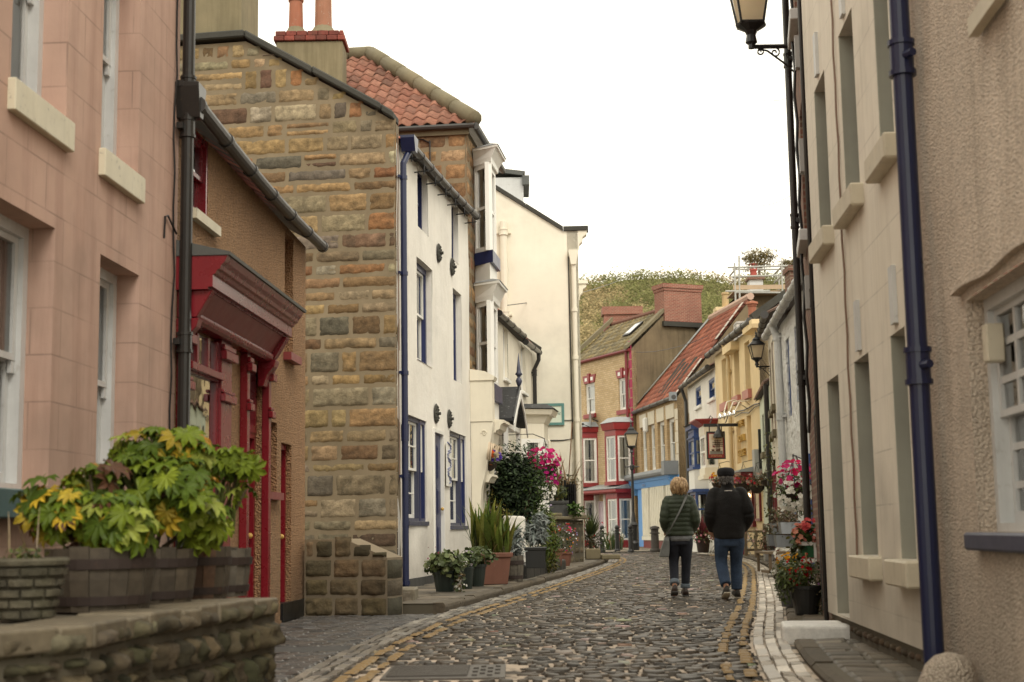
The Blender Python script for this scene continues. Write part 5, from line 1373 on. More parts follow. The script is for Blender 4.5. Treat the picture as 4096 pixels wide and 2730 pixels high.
# ---------------------------------------------------------------- red trimmed brick house at the bend
p = at(2545, 2196, 70.5); dF1 = (.437, -1.0)
F1A = hit(2296, 1800, (p.x, p.y), dF1)
F1 = Facade(F1A, (p.x, p.y))
h1 = F1.root('red_trimmed_house', 'buff brick house with red trimmed bay windows and two brick chimneys at the bend', 'house')
ze = (F1.pt(2524, 1407)[1] + F1.pt(2315, 1451)[1])/2
def rc1(x0, yb, x1, yt): return F1.rect(*c1(x0, yb), *c1(x1, yt))
uw = [rc1(132, 335, 205, 62), rc1(410, 300, 485, 15)]
mb = MB(); wall_mesh(mb, 0, F1.L, -.05, ze, [(*q, .15) for q in uw], thick=.3); mb.build('wall', MAT['brickbuff'], h1)
for q in uw:
    f = sash(h1, *q, y=.1, fm=MAT['white'], gm=MAT['glass'], box=.10, fw=.07, curtain='full', cols=1)
    a, b, c, d = q
    k = MB(); k.box(a-.12, b+.12, -.10, .05, c-.22, c-.002); k.build('sill', MAT['brightred'], f)
    k = MB(); m_ = (a+b)/2; k.prism([(a-.02,d+.003),(m_-.09,d+.003),(m_-.12,d+.42),(a-.2,d+.42)], -.06, .0, ax='y'); k.prism([(m_+.09,d+.003),(b+.02,d+.003),(b+.2,d+.42),(m_+.12,d+.42)], -.06, .0, ax='y'); k.prism([(m_-.085,d-.02),(m_+.085,d-.02),(m_+.14,d+.5),(m_-.14,d+.5)], -.11, .0, ax='y'); k.build('lintel', MAT['brightred'], f)
    k = MB(); k.box(a+.08,m_-.2,-.065,-.058,d+.12,d+.3); k.box(m_+.2,b-.08,-.065,-.058,d+.12,d+.3); k.build('lintel_panel', MAT['white'], f)
mb = MB(); mb.tube([(-.1,-.12,ze+.02),(F1.L+.05,-.12,ze+.02)], .085, 8); mb.tube([(F1.L-.35,-.1,ze),(F1.L-.35,-.1,.1)], .075, 8); mb.build('gutter', MAT['maroon'], h1)
mb = MB(); 
for i in range(14): mb.box(F1.L-.14-.1*(i%2), F1.L+.02, -.035, .02, 3.6+i*.48, 3.6+i*.48+.42)
mb.build('quoins', MAT['pinkred'], h1)
cv0 = 4.4
for side in (0, 1):
    pj = .75
    if side == 0:
        b_, r_ = F1.pt(*c1(394, 800), -pj)[0], min(F1.L-.05, F1.pt(*c1(520, 800))[0]); a_ = min(F1.pt(*c1(305, 800), -pj)[0], b_-.4); l_ = a_-.3; r_ = max(r_, b_+.08); print('F1 bay', l_, a_, b_, r_, F1.L)
        y_c1, y_c0, y_w1, y_w0, y_s = 412, 455, 505, 888, 920; xr = 394; gw1, gw0 = 1035, 1428
    else:
        b_, r_ = F1.pt(*c1(104, 800), -pj)[0], F1.pt(*c1(232, 800))[0]; a_ = min(F1.pt(*c1(40, 800), -pj)[0], b_-.4); l_ = a_-.3; r_ = max(r_, b_+.08); print('F1 bay', l_, a_, b_, r_)
        y_c1, y_c0, y_w1, y_w0, y_s = 452, 480, 528, 905, 938; xr = 110; gw1, gw0 = 1052, 1430
    B = Bay(h1, [(l_,0),(a_,-pj),(b_,-pj),(r_,0)])
    zf = lambda y: F1.pt(*c1(xr, y), -pj)[1]
    f = B.part('bay_frame', MAT['brightred'], h1, (zf(y_w1), zf(y_c0), .05), (zf(y_c0), zf(y_c1)+.1, .14, .22), (zf(y_s), zf(y_w0)-.002, .10), (zf(gw1), zf(gw1-60)-.0, .06), (.05, .42, .05))
    B.part('bay_roof', MAT['lead'], f, (zf(y_c1)+.103, zf(y_c1)+.38, .26, -.1))
    B.windows(zf(y_w0), zf(y_w1), MAT['white'], MAT['glass'], (.7,.55,.7))
    B.windows(max(.42, zf(gw0)), zf(gw1), MAT['white'], MAT['glass'], (.6,.5,.6))
    for (x, y) in B.ring(.012):
        for z0_, z1_ in ((zf(y_w0), zf(y_w1)), (.42, zf(gw1))): mb = MB(); mb.box(x-.05, x+.05, y-.03, y+.05, z0_, z1_); mb.build('bay_mullion', MAT['brightred'], f)
zc = F1.pt(*c1(394, 985), -.9)[1]
mb = MB(); mb.prism([(0,zc+.0),(-1.0,zc),(-1.05,zc+.06),(-1.05,zc+.18),(0,zc+.2)], .0, F1.L-.02, ax='x'); f = mb.build('canopy', MAT['brightred'], h1)
mb = MB(); mb.prism([(0,zc+.203),(-1.08,zc+.203),(-1.08,zc+.24),(0,zc+.5)], .0, F1.L, ax='x'); mb.build('canopy_lead', MAT['lead'], f)
ds0, ds1 = F1.pt(*c1(252, 1250))[0], F1.pt(*c1(318, 1250))[0]
panel_door(h1, ds0+.1, max(ds1-.1, ds0+.9), .05, zc-.35, -.06, paint('pale_lilac_door', (.62,.52,.58), rough=.5), knob=False)
mb = MB()
for x in (ds0-.08, max(ds1, ds0+1.0)): mb.box(x-.1, x+.08, -.25, -.001, .05, zc-.02)
mb.build('door_pilaster', MAT['white'], h1)
# roof and gable
n1 = F1.n
apx = at(2690, 1236, 72.5)
MI1 = Matrix.Rotation(-F1.rz, 4, 'Z') @ Matrix.Translation((-F1.A[0], -F1.A[1], 0))
za_ = F1.pt(2545, 1384)[1] ; half = 2.5; rise = 2.3
rt1 = vcol('mossy_grey_tiles', rough=.85, scale=8, amt=.5, stain=.5, stainc=(.16,.13,.05))
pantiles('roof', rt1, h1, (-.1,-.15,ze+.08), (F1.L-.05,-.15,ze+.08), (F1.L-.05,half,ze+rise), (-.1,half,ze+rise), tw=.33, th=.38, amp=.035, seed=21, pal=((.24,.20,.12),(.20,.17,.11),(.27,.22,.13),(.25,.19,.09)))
mb = MB(); mb.tube([(-.1,half,ze+rise+.03),(F1.L,half,ze+rise+.03)], .13, 8); mb.build('ridge', MAT['terracotta'], h1)
Gd = Facade((p.x, p.y), (p.x+n1[0]*half*2, p.y+n1[1]*half*2))
MG1 = Matrix.Translation((F1.L,0,0)) @ Matrix.Rotation(math.pi/2, 4, 'Z')
mb = MB(); wall_mesh(mb, .005, half*2, -.05, [(.005,ze+.05),(half,ze+rise+.08),(half*2,ze+.05)], [], thick=.3); xf(mb, MG1); mb.build('gable_wall', MAT['grime'], h1)
mb = MB(); mb.prism([(-.25,ze+.08),(half,ze+rise+.22),(half*2+.2,ze+.08),(half*2+.2,ze+.26),(half,ze+rise+.42),(-.25,ze+.26)], -.08, .3, ax='y'); xf(mb, MG1); mb.build('gable_coping', MAT['stonecope'], h1)
def chimney_at(root, M, x0, x1, y0, y1, z0, z1, mat, cap=.18, capm=None):
    mb = MB(); mb.box(x0, x1, y0, y1, z0, z1-cap*2); mb.box(x0-.04, x1+.04, y0-.04, y1+.04, z1-cap*2+.003, z1-cap*1.2); mb.box(x0-.09, x1+.09, y0-.09, y1+.09, z1-cap*1.2+.003, z1); xf(mb, M)
    return mb.build('chimney', mat, root)
g0_ = Gd.pt(*d_(1524, 700)); g1_ = Gd.pt(*d_(1609, 700)); gz0 = Gd.pt(*d_(1566, 741))[1]; gz1 = Gd.pt(*d_(1566, 655))[1]
chimney_at(h1, MG1, g0_[0], g1_[0], -.12, .9, gz0, gz1, MAT['brickred'])
mb = MB(); mb.box(g0_[0]-.1, g1_[0]+.1, -.2, 1.0, gz0-.25, gz0-.005); xf(mb, MG1); mb.build('chimney_base', MAT['stonedark'], h1)
# far chimney beyond the ridge's left end
Y2 = F1.A[1]+1.5
a = at(*d_(1389, 755), Y2); b = at(*d_(1472, 705), Y2)
mb = MB(); mb.box(a.x, b.x, Y2, Y2+1.0, a.z-1.2, b.z); mb.box(a.x-.1, b.x+.1, Y2-.1, Y2+1.1, b.z-.42, b.z+.02); xf(mb, MI1); mb.build('chimney', MAT['brickred'], h1)
e_l = at(*d_(1331, 806), F1.A[1]); 
mb = MB(); mb.prism([(-.3,ze+.1),(half,ze+rise+.2),(half,ze+rise+.45),(-.3,ze+.35)], -.12, .12, ax='x'); mb.build('verge_coping', MAT['stonecope'], h1)
sk = F1.L*.62
mb = MB(); sn = Vector((0,-(rise-.08),half+.15)).normalized(); 
def onr(x, t, up): return Vector((x, -.15+(half+.15)*t, ze+.08+(rise-.08)*t)) + sn*up
def slabr(x0,x1,t0,t1,u0,u1): 
    q = [onr(x,t,u) for u in (u0,u1) for (x,t) in ((x0,t0),(x1,t0),(x1,t1),(x0,t1))]; return q, [(3,2,1,0),(4,5,6,7),(0,1,5,4),(1,2,6,5),(2,3,7,6),(3,0,4,7)]
mb.add(*slabr(sk,sk+.75,.42,.74,.06,.12)); f = mb.build('roof_window', MAT['black'], h1)
mb = MB(); mb.add(*slabr(sk+.09,sk+.66,.46,.70,.122,.13)); g_ = newmat('bright_roof_glass'); g_[2].inputs['Base Color'].default_value = (.5,.52,.55,1); g_[2].inputs['Roughness'].default_value = .1; mb.build('pane', g_[0], f)
# satellite dish
s_, z_ = F1.pt(*c1(162, 372), -.5)
t = thing('satellite_dish', 'round grey satellite dish on the brick wall between the bay windows', 'satellite dish', F1.world(s_, -.02, z_), F1.rz)
mb = MB(); n = 20; vs = [(0,-.32,0)]
for k, rr in enumerate((.2,.4,.52)):
    for i in range(n): vs.append((rr*math.cos(2*math.pi*i/n), -.32-.28*rr*rr, rr*.92*math.sin(2*math.pi*i/n)))
fs = [(0,1+(i+1)%n,1+i) for i in range(n)]+[(1+k*n+i,1+k*n+(i+1)%n,1+(k+1)*n+(i+1)%n,1+(k+1)*n+i) for k in range(2) for i in range(n)]
mb.add(vs, fs); xf(mb, Matrix.Rotation(-.35,4,'Z')); mb.build('dish', paint('grey_brown_dish', (.22,.19,.17), rough=.5), t, smooth=True)
mb = MB(); mb.tube([(0,-.3,0),(.02,-.15,-.05),(.05,0,-.1)], .03, 6); mb.tube([(0,-.35,-.45),(-.1,-.8,-.25)], .018, 6); mb.box(-.15,-.06,-.88,-.78,-.3,-.2); mb.build('arm', MAT['black'], t)

# ---------------------------------------------------------------- blue shop with the red pantile roof
dF2 = (-.137, 1.0)
q = at(2725, 2190, 62.5)
F2A = hit(2547, 1900, (q.x, q.y), dF2)
F2 = Facade(F2A, (q.x, q.y))
h2 = F2.root('blue_shop', 'tan brick house with a sky blue shop front, white shutters and red pantiles', 'shop')
zA, zB = F2.pt(2550, 1652, -.15)[1], F2.pt(2716, 1577, -.15)[1]; ze2 = (zA+zB)/2
wq = [rcx for rcx in [F2.rect(*c1(600,838), *c1(637,452)), F2.rect(*c1(670,805), *c1(706,410)), F2.rect(*c1(742,780), *c1(786,372)), F2.rect(*c1(820,752), *c1(870,340))]]
zwb = sum(w[2] for w in wq)/4; zwt = sum(w[3] for w in wq)/4
mb = MB(); wall_mesh(mb, 0, F2.L, -.05, ze2, [(w[0],w[1],zwb,zwt,.22) for w in wq], thick=.3); mb.build('wall', MAT['brickbuff2'], h2)
for w in wq:
    f = sash(h2, w[0], w[1], zwb, zwt, y=.16, fm=MAT['white'], gm=MAT['glass'], box=.12, curtain='full')
    k = MB(); k.prism([(w[0]-.05,zwt+.003),(w[1]+.05,zwt+.003),(w[1]+.1,zwt+.62),(w[0]-.1,zwt+.62)], -.03, .02, ax='y'); k.build('lintel', MAT['sillbeige'], f)
    k = MB(); k.box(w[0]-.1, w[1]+.1, -.07, .1, zwb-.14, zwb-.002); k.build('sill', MAT['sillbeige'], f)
mb = MB()
for i in range(12): mb.box(F2.L-.28-.12*(i % 2), F2.L+.01, -.02, .02, .2+i*.5, .2+i*.5+.47)
mb.build('quoins', MAT['sillbeige'], h2)
gutter('gutter', MAT['gutter'], h2, (-.1,-.16,ze2+.02), (F2.L+.1,-.16,ze2+.02), .09, step=1.3)
mb = MB(); mb.tube([(.12,-.16,ze2),(.12,-.1,ze2-.5),(.12,-.1,.1)], .07, 8); mb.box(F2.L-.2, F2.L+.12, -.3, -.02, ze2-.12, ze2+.25); mb.build('drainpipe', MAT['zinc'], h2)
wd = 2.75; ap = at(3006, 1189, q.y+.3); rz2 = ap.z
MI2 = Matrix.Rotation(-F2.rz, 4, 'Z') @ Matrix.Translation((-F2.A[0], -F2.A[1], 0))
apl = MI2 @ Vector((ap.x, ap.y, rz2)); wd = apl.y
rl = MI2 @ at(2828, 1290, q.y+.3+6.6); 
tm = vcol('red_pantiles_worn', rough=.75, scale=10, amt=.4, stain=.15, stainc=(.25,.2,.16))
pantiles('roof', tm, h2, (-.1,-.12,ze2+.06), (F2.L+.02,-.12,ze2+.06), (F2.L+.02,wd,rz2), (max(.2, rl.x),wd,rz2), tw=.34, th=.42, amp=.05, seed=23, pal=((.34,.105,.06),(.29,.09,.055),(.38,.135,.08),(.25,.085,.055)))
mb = MB(); mb.tube([(max(.2,rl.x),wd,rz2+.06),(F2.L+.05,wd,rz2+.06)], .17, 8); mb.build('ridge', paint('pale_pink_ridge', (.52,.36,.28), rough=.85, var=.4), h2)
mb = MB(); mb.prism([(-.12,ze2+.02),(wd,rz2+.1),(wd,rz2+.28),(-.15,ze2+.2)], 0, .0 or .3, ax='x'); 
vs = [(-.3,-.2,ze2+.12),(.12,-.2,ze2+.16),(max(.2,rl.x)+.2,wd,rz2+.14),(max(.2,rl.x)-.25,wd,rz2+.18)]
mb = MB(); mb.poly(vs); mb.build('lead_flashing', MAT['lead'], h2)
mb = MB(); M2 = Matrix.Translation((F2.L,0,0)) @ Matrix.Rotation(math.pi/2, 4, 'Z')
wall_mesh(mb, .005, wd*2, -.05, [(.005,ze2),(wd,rz2-.05),(wd*2,ze2)], [], thick=.3); xf(mb, M2); mb.build('gable_wall', MAT['grime'], h2)
mb = MB(); r = random.Random(4)
for i in range(16):
    t0, t1 = i/16, (i+.9)/16; mb.add(*(lambda: ([(F2.L-.25,t0*wd-.1,ze2+(rz2-ze2)*t0+.12),(F2.L+.1,t0*wd-.1,ze2+(rz2-ze2)*t0+.1),(F2.L+.1,t1*wd-.1,ze2+(rz2-ze2)*t1+.1),(F2.L-.25,t1*wd-.1,ze2+(rz2-ze2)*t1+.12)],[(0,1,2,3)]))()) if r.random() < .75 else None
mb.build('verge_mortar', paint('verge_mortar', (.50,.46,.40), rough=.9, var=.5), h2)
mb = MB(); sl2 = math.atan2(rz2-ze2, wd)
for i, (x, t0, t1) in enumerate(((F2.L*.44,.10,.46),(F2.L*.55,.06,.40),(F2.L*.67,.04,.36),(F2.L*.79,.10,.40))):
    a = Vector((x, wd*t0, ze2+(rz2-ze2)*t0+.2)); b = Vector((x, wd*t1, ze2+(rz2-ze2)*t1+.2))
    for o in (0, .22): mb.tube([a+Vector((o,0,0)), b+Vector((o,0,0))], .055, 5)
mb.build('roof_glazing_bar', MAT['stonedark'], h2)
# shop front
zfb = (F2.pt(*c1(620,958),-.3)[1]+F2.pt(*c1(915,893),-.3)[1])/2; zft = (F2.pt(*c1(610,905),-.4)[1]+F2.pt(*c1(925,842),-.4)[1])/2; zgt = (F2.pt(*c1(600,855),-.5)[1]+F2.pt(*c1(868,762),-.5)[1])/2
mb = MB(); mb.prism([(-.001,zfb),(-.28,zfb),(-.38,zft),(-.001,zft)], .3, F2.L-.05, ax='x'); mb.prism([(-.001,zft+.003),(-.42,zft+.003),(-.5,zft+.18),(-.001,zft+.18)], .1, F2.L+.02, ax='x')
for a, b in ((.12,.5),(F2.L-.3,F2.L+.0)):
    mb.prism([(-.001,zfb-.3),(-.2,zfb-.3),(-.34,zfb+.1),(-.50,zft),(-.001,zft)], a, b, ax='x')
pa_, pb_ = F2.pt(*c1(572,1200),-.2)[0], F2.pt(*c1(615,1200),-.2)[0]; pb_ = min(max(pb_, pa_+.3), 3.0); print('pil', pa_, pb_)
for a, b in ((max(.1, pa_), pb_-.12),(pb_-.06, pb_+.08)): mb.box(a, b, -.2, -.001, .1, zfb-.002)
sb = mb.build('shop_front', MAT['skyblue'], h2)
text_mesh('lettering', 'GALLERY', (zft-zfb)*.6, paint('pale_blue_letters', (.30,.42,.62)), sb, Matrix.Translation((F2.L*.36,-.37,(zfb+zft)/2)) @ Matrix.Rotation(.2,4,'X') @ UPRIGHT, ext=.01)
mb = MB(); mb.tube([(.05,-.52,zft+.3),(F2.L-.3,-.52,zft+.3)], .16, 10); mb.build('shop_gutter', MAT['zinc'], h2)
mb = MB(); mb.box(F2.L-.35, F2.L+.15, -.7, -.05, zft+.15, zft+.75); mb.build('lead_box', MAT['zinc'], h2)
x_0 = pb_+.1; mb = MB(); x = x_0; r = random.Random(5); sp_ = (F2.L-.3-x_0)/17
for i in range(17):
    if i in (4, 13): x += sp_; continue
    mb.prism([(x+.02,-.14),(x+.06,-.30),(x+sp_-.08,-.30),(x+sp_-.02,-.14)], .62, zfb-.01, ax='z'); x += sp_
mb.box(x_0-.01, F2.L-.29, -.33, -.01, .42, .61)
mb.build('shutters', paint('white_boarding', (.74,.70,.58), rough=.55), h2)
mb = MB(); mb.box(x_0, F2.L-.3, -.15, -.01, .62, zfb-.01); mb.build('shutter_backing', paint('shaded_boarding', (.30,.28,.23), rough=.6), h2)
mb = MB(); mb.box(x_0-.01, F2.L-.29, -.25, -.01, .04, .419); mb.build('stall_riser', MAT['maroon'], h2)
s_, z_ = F2.pt(*c1(634, 420), -.1)
mb = MB(); mb.box(s_-.2, s_+.15, -.22, -.01, z_-.35, z_+.35); mb.build('alarm_box', MAT['white'], h2, bevel=.05)

# ---------------------------------------------------------------- white house with the blue oriel
w0 = at(2762, 1900, 59.0); dR = (-.0165, 1.0)
w1 = hit(2868, 1700, (w0.x, w0.y), dR)
Wb = Facade((w0.x, w0.y), w1)
h3 = Wb.root('white_blue_house', 'white painted house with a blue framed oriel window beside the pub', 'house')
zl, zr = Wb.pt(*c4(135, 1520), -.2)[1], Wb.pt(*c4(428, 1318), -.2)[1]; ze3 = (zl+zr)/2
tw_ = [Wb.rect(*c3(222,345), *c3(270,108)), Wb.rect(*c3(357,268), *c3(412,20))]
mb = MB(); wall_mesh(mb, 0, Wb.L, -.05, ze3, [(*w,.12) for w in tw_], thick=.3, wobble=.02); mb.build('wall', MAT['whitewash'], h3)
mb = MB(); wall_mesh(mb, 0, 5, -.05, ze3, [], thick=.2); xf(mb, Matrix.Translation((0,5,0)) @ Matrix.Rotation(-math.pi/2,4,'Z')); mb.build('side_wall', MAT['grime'], h3)
for w in tw_: sash(h3, *w, y=.05, fm=MAT['blue'], boxm=MAT['blue'], gm=MAT['glass'], box=.1, curtain='full', sill=(.08,.1,.12), sillm=MAT['white'])
pantiles('roof', MAT['tile'], h3, (-.05,-.2,ze3+.05), (Wb.L,-.2,ze3+.05), (Wb.L,2.2,ze3+1.5), (-.05,2.2,ze3+1.5), seed=25, pal=((.22,.12,.08),(.18,.11,.07)))
gutter('gutter', MAT['gutter'], h3, (-.1,-.28,ze3), (Wb.L,-.28,ze3), .09, step=1.2)
pipe('drainpipe', MAT['blackpipe'], h3, [(.05,-.28,ze3),(.05,-.1,ze3-.6),(.05,-.1,.1)], .07, (4.,), n=8)
pj = .5
b_ = Wb.pt(*c3(197,700),-pj)[0]; a_ = max(.1, Wb.pt(*c3(140,700),-pj)[0]); e_ = max(b_+.04, Wb.pt(*c3(322,700))[0]); print('bay', a_, b_, e_)
B = Bay(h3, [(max(.02,a_-.06),0),(a_,-pj),(b_,-pj),(e_,0)]); zf = lambda y, x=200: Wb.pt(*c3(x,y),-pj)[1]
f = B.part('oriel', MAT['blue'], h3, (zf(560), zf(515), .1), (zf(655), zf(640), .06), (zf(990), zf(965), .08))
B.part('oriel_roof', MAT['stonecope'], f, (zf(513), zf(495), .22, .0))
B.part('oriel_panel', MAT['white'], f, (zf(1195), zf(992), .02)); B.part('oriel_panel_top', MAT['blue'], f, (zf(1225), zf(1197), .12))
B.windows(zf(965), zf(655), MAT['blue'], MAT['glass'], (.5,.35,.5)); B.windows(zf(640), zf(560), MAT['blue'], MAT['glass'], (.0,.0,.0))
B.windows(1.0, zf(1225), MAT['blue'], MAT['glass'], (.3,.3,.3)); B.part('oriel_base', MAT['white'], f, (.05, .998, .02))
pj = .45
b_ = Wb.pt(*c3(470,700),-pj)[0]; a_ = Wb.L-1.35; e_ = min(Wb.L-.02, max(b_+.05, Wb.pt(*c3(548,700))[0])); b_ = min(b_, e_-.04); print('bay2', a_, b_, e_, Wb.L)
B = Bay(h3, [(a_-.1,0),(a_,-pj),(b_,-pj),(e_,0)]); zf = lambda y, x=455: Wb.pt(*c3(x,y),-pj)[1]
f = B.part('oriel', MAT['brightred'], h3, (zf(455), zf(400), .05, .3), (zf(400), zf(385), .35))
B.part('oriel_frame', MAT['creampaint'], f, (zf(560), zf(457), .02), (zf(1010), zf(930), .04), (zf(1060), zf(1010), .1))
B.windows(zf(930), zf(560), MAT['white'], MAT['glass'], (.5,.5,.5))

# ---------------------------------------------------------------- yellow pub
y0_ = w1; y1_ = hit(3046, 1700, w1, dR)
Yb = Facade(y0_, y1_)
pub = Yb.root('yellow_pub', 'yellow rendered pub with raised gold wall lettering and a dark red fascia', 'pub')
zl, zr = Yb.pt(*c4(405,1240),-.2)[1], Yb.pt(*c4(865,800),-.2)[1]; zy = (zl+zr)/2
yt = []
for xl, xr, vt, vb in ((487,540,1310,None),(612,665,1190,None),(722,775,1085,None)):
    bt = {487:(500,345), 612:(620,235), 722:(730,150)}[xl]
    s0_, zt_ = Yb.pt(*c4(xl, vt)); s1_, _ = Yb.pt(*c4(xr, vt-30)); _, zb_ = Yb.pt(*c3(*bt)); yt.append([s0_, s1_, zb_, zt_])
zb_ = sum(q[2] for q in yt)/3; zt_ = sum(q[3] for q in yt)/3
mid = []
for xl, xr, yt_, yb_ in ((637,680,495,985),(747,792,435,900)):
    s0_, z1_ = Yb.pt(*c3(xl, yt_)); s1_, _ = Yb.pt(*c3(xr, yt_-20)); _, z0_ = Yb.pt(*c3(xl+8, yb_)); mid.append((s0_, s1_, z0_, z1_))
hol = [(q[0], q[1], zb_, zt_, .3) for q in yt] + [(a, b, max(c, 3.05), d, .3) for a, b, c, d in mid]
hol = [(a, max(b, a+.5), c, d, e) for a, b, c, d, e in hol]
mb = MB(); wall_mesh(mb, 0, Yb.L, -.05, zy, hol, thick=.3); mb.build('wall', MAT['yellow'], pub)
for i, (a, b, c, d, e) in enumerate(hol):
    if i >= 3:
        k = MB(); k.box(a-.01, b+.01, .16, .2, c-.01, d+.01); k.build('blind_window', MAT['yellow'], pub); continue
    f = sash(pub, a, b, c, d, y=.24, fm=MAT['creampaint'], gm=MAT['glass'], box=.08, curtain='full')
    if i < 3: k = MB(); k.box(a-.1, b+.1, -.12, .15, c-.28, c-.002); k.build('sill', paint('faded_red_sill', (.45,.16,.13)), f)
gutter('gutter', MAT['gutter'], pub, (-.1,-.25,zy+.05), (Yb.L+.05,-.25,zy+.05), .10, step=1.0)
pantiles('roof', MAT['tile'], pub, (-.05,-.2,zy+.1), (Yb.L,-.2,zy+.1), (Yb.L,3,zy+2.1), (-.05,3,zy+2.1), seed=27, pal=((.30,.12,.08),(.24,.10,.07)))
Mp = Matrix.Translation((Yb.L,0,0)) @ Matrix.Rotation(math.pi/2,4,'Z')
mb = MB(); wall_mesh(mb, .005, 6, -.05, [(.005,zy+.05),(3,zy+2.2),(6,zy+.05)], [], thick=.3); xf(mb, Mp); mb.build('gable_wall', MAT['grime'], pub)
mb = MB(); mb.prism([(-.1,zy+.08),(3,zy+2.25),(6,zy+.1),(6,zy+.3),(3,zy+2.5),(-.2,zy+.28)], -.06, .35, ax='y'); xf(mb, Mp); mb.build('gable_coping', MAT['stonedark'], pub)
for (xa, ya), (xb, yb) in (((700,1020),(795,965)), ((490,1235),(572,1180))):
    s0_, z0_ = Yb.pt(*c4(xa, ya), -.3); s1_, z1_ = Yb.pt(*c4(xb, yb), -.3)
    mb = MB(); mb.prism([(s0_,z0_),(s1_,z0_),(s1_+.05,z0_+.12),(s1_+.05,z0_+.26),(s0_-.05,z0_+.26),(s0_-.05,z0_+.12)], -.28, -.001, ax='y'); mb.build('eaves_block', MAT['yellow'], pub)
s_p = Yb.pt(*c3(585, 700), -.1)[0]
pipe('drainpipe', paint('yellow_pipe', (.60,.46,.25)), pub, [(s_p,-.25,zy),(s_p,-.1,zy-.5),(s_p,-.1,.1)], .07, (6.2,4.2), n=8)
for word, (x, y), (hh) in (('THE',(705,510),95), ('ROYAL',(715,665),100), ('GEORGE',(716,818),105)):
    s_, z_ = Yb.pt(*c3(x, y)); _, zt1 = Yb.pt(*c3(x, y-hh/2)); _, zb1_ = Yb.pt(*c3(x, y+hh/2))
    sL_, _ = Yb.pt(*c3(x-33, y)); sR_, _ = Yb.pt(*c3(x+33, y)); h_ = (zt1-zb1_)*.72; wd_ = (sR_-sL_)
    text_mesh('lettering', word, h_/.7, MAT['gold'], pub, Matrix.Translation((s_,-.05,z_)) @ UPRIGHT, ext=.04, font_scale=(min(1.6, wd_/(len(word)*h_*.92)), 1))
zF0, zF1 = Yb.pt(*c3(720,1090),-.35)[1], Yb.pt(*c3(760,1005),-.5)[1]
sF0 = Yb.pt(*c3(615,1150),-.3)[0]
mb = MB(); mb.prism([(-.001,zF0),(-.25,zF0),(-.45,zF1-.15),(-.6,zF1-.1),(-.6,zF1),(-.001,zF1)], max(.5,sF0-1.0), Yb.L-.5, ax='x'); f = mb.build('fascia', MAT['red'], pub)
mb = MB(); mb.prism([(-.001,zF1+.003),(-.66,zF1+.003),(-.66,zF1+.06),(-.001,zF1+.2)], max(.4,sF0-1.1), Yb.L-.4, ax='x'); mb.build('lead_flashing', MAT['lead'], f)
s0_ = Yb.L-3.0
f = sash(pub, s0_, s0_+1.5, .95, zF0-.05, y=-.08, fm=MAT['maroon'], gm=MAT['glass'], box=.12, cols=3, rows=4)
mb = MB()
for x in (s0_+.3, s0_+.8, s0_+1.2): mb.ball((x, -.16, zF0-.5), .07, 8, 6)
mb.build('lit_lamp', emis('warm_bulb', (1,.62,.25), 9), pub)
panel_door(pub, s0_-1.3, s0_-.3, .1, zF0-.1, -.05, MAT['maroon'])
s_m = Yb.pt(*c3(868,1360),-.05)[0]; s_m = min(Yb.L-.9, s_m)
zm0, zm1 = Yb.pt(*c3(870,1530),-.05)[1], Yb.pt(*c3(865,1200),-.05)[1]
mb = MB(); w = .42
mb.box(s_m-w,s_m-w+.08,-.07,-.005,zm0,zm1); mb.box(s_m+w-.08,s_m+w,-.07,-.005,zm0,zm1); mb.box(s_m-w+.08,s_m+w-.08,-.07,-.005,zm0,zm0+.08); mb.box(s_m-w+.08,s_m+w-.08,-.07,-.005,zm1-.08,zm1)
f = mb.build('menu_board', MAT['maroon'], pub); mb = MB(); mb.box(s_m-w+.08,s_m+w-.08,-.04,-.006,zm0+.08,zm1-.08); mb.build('menu_panel', paint('cream_menu', (.62,.50,.33)), f)
mb = MB()
for (x, y, w_, h_, c) in ((905,870,.07,.3,0),(888,700,.06,.4,1)): 
    s_, z_ = Yb.pt(*c3(x, y), -.1); s_ = min(s_, Yb.L-.1); mb.box(s_-w_, s_, -.09, -.005, z_-h_, z_+h_)
mb.build('meter_box', MAT['black'], pub)
s_, z_ = Yb.pt(*c3(860, 930), -.2); s_ = min(s_, Yb.L-.3)
mb = MB(); mb.box(s_-.25, s_+.15, -.22, -.005, z_-.45, z_+.45); mb.build('cabinet', MAT['guttergrey'], pub)
mb = MB()
pts = [Vector((*Yb.pt(*c3(x,y),-.05), 0)) for x, y in ((600,400),(640,385),(720,370),(780,340),(830,310),(880,300))]
mb.tube([(p_.x,-.05,p_.y) for p_ in pts], .02, 5); pts = [Yb.pt(*c3(x,y),-.05) for x, y in ((625,440),(700,395),(770,400),(830,340),(885,315))]; mb.tube([(a,-.05,b) for a, b in pts], .015, 5); mb.build('cable', MAT['black'], pub)
# hanging pub sign
s_, z_ = Yb.pt(*c3(430, 740), -1.0)
sg = at(*c3(427, 740), 47.0)
sx0 = at(*c3(337, 740), 47.0).x; sx1 = at(*c3(518, 740), 47.0).x; szt = at(*c3(427, 600), 47.0).z; szb = at(*c3(427, 876), 47.0).z
arm_x = Yb.world((47.0-Yb.A[1])/Yb.d[1] if abs(Yb.d[1]) > .1 else 0, 0)[0]
t = thing('pub_sign', 'hanging red framed pub sign painted with a sailing ship, reading Royal George Staithes', 'pub sign', ((sx0+sx1)/2, 47.0, (szt+szb)/2))
w, h = (sx1-sx0)/2, (szt-szb)/2
mb = MB(); mb.box(-w,w,-.03,.03,-h,h); mb.build('frame', paint('sign_red', (.30,.025,.025), rough=.4), t, bevel=.01)
mb = MB()
for sgn in (-1, 1): mb.box(-w-.02 if sgn < 0 else w-.02, -w+.02 if sgn < 0 else w+.02, -.05, .05, -h-.02, h+.02)
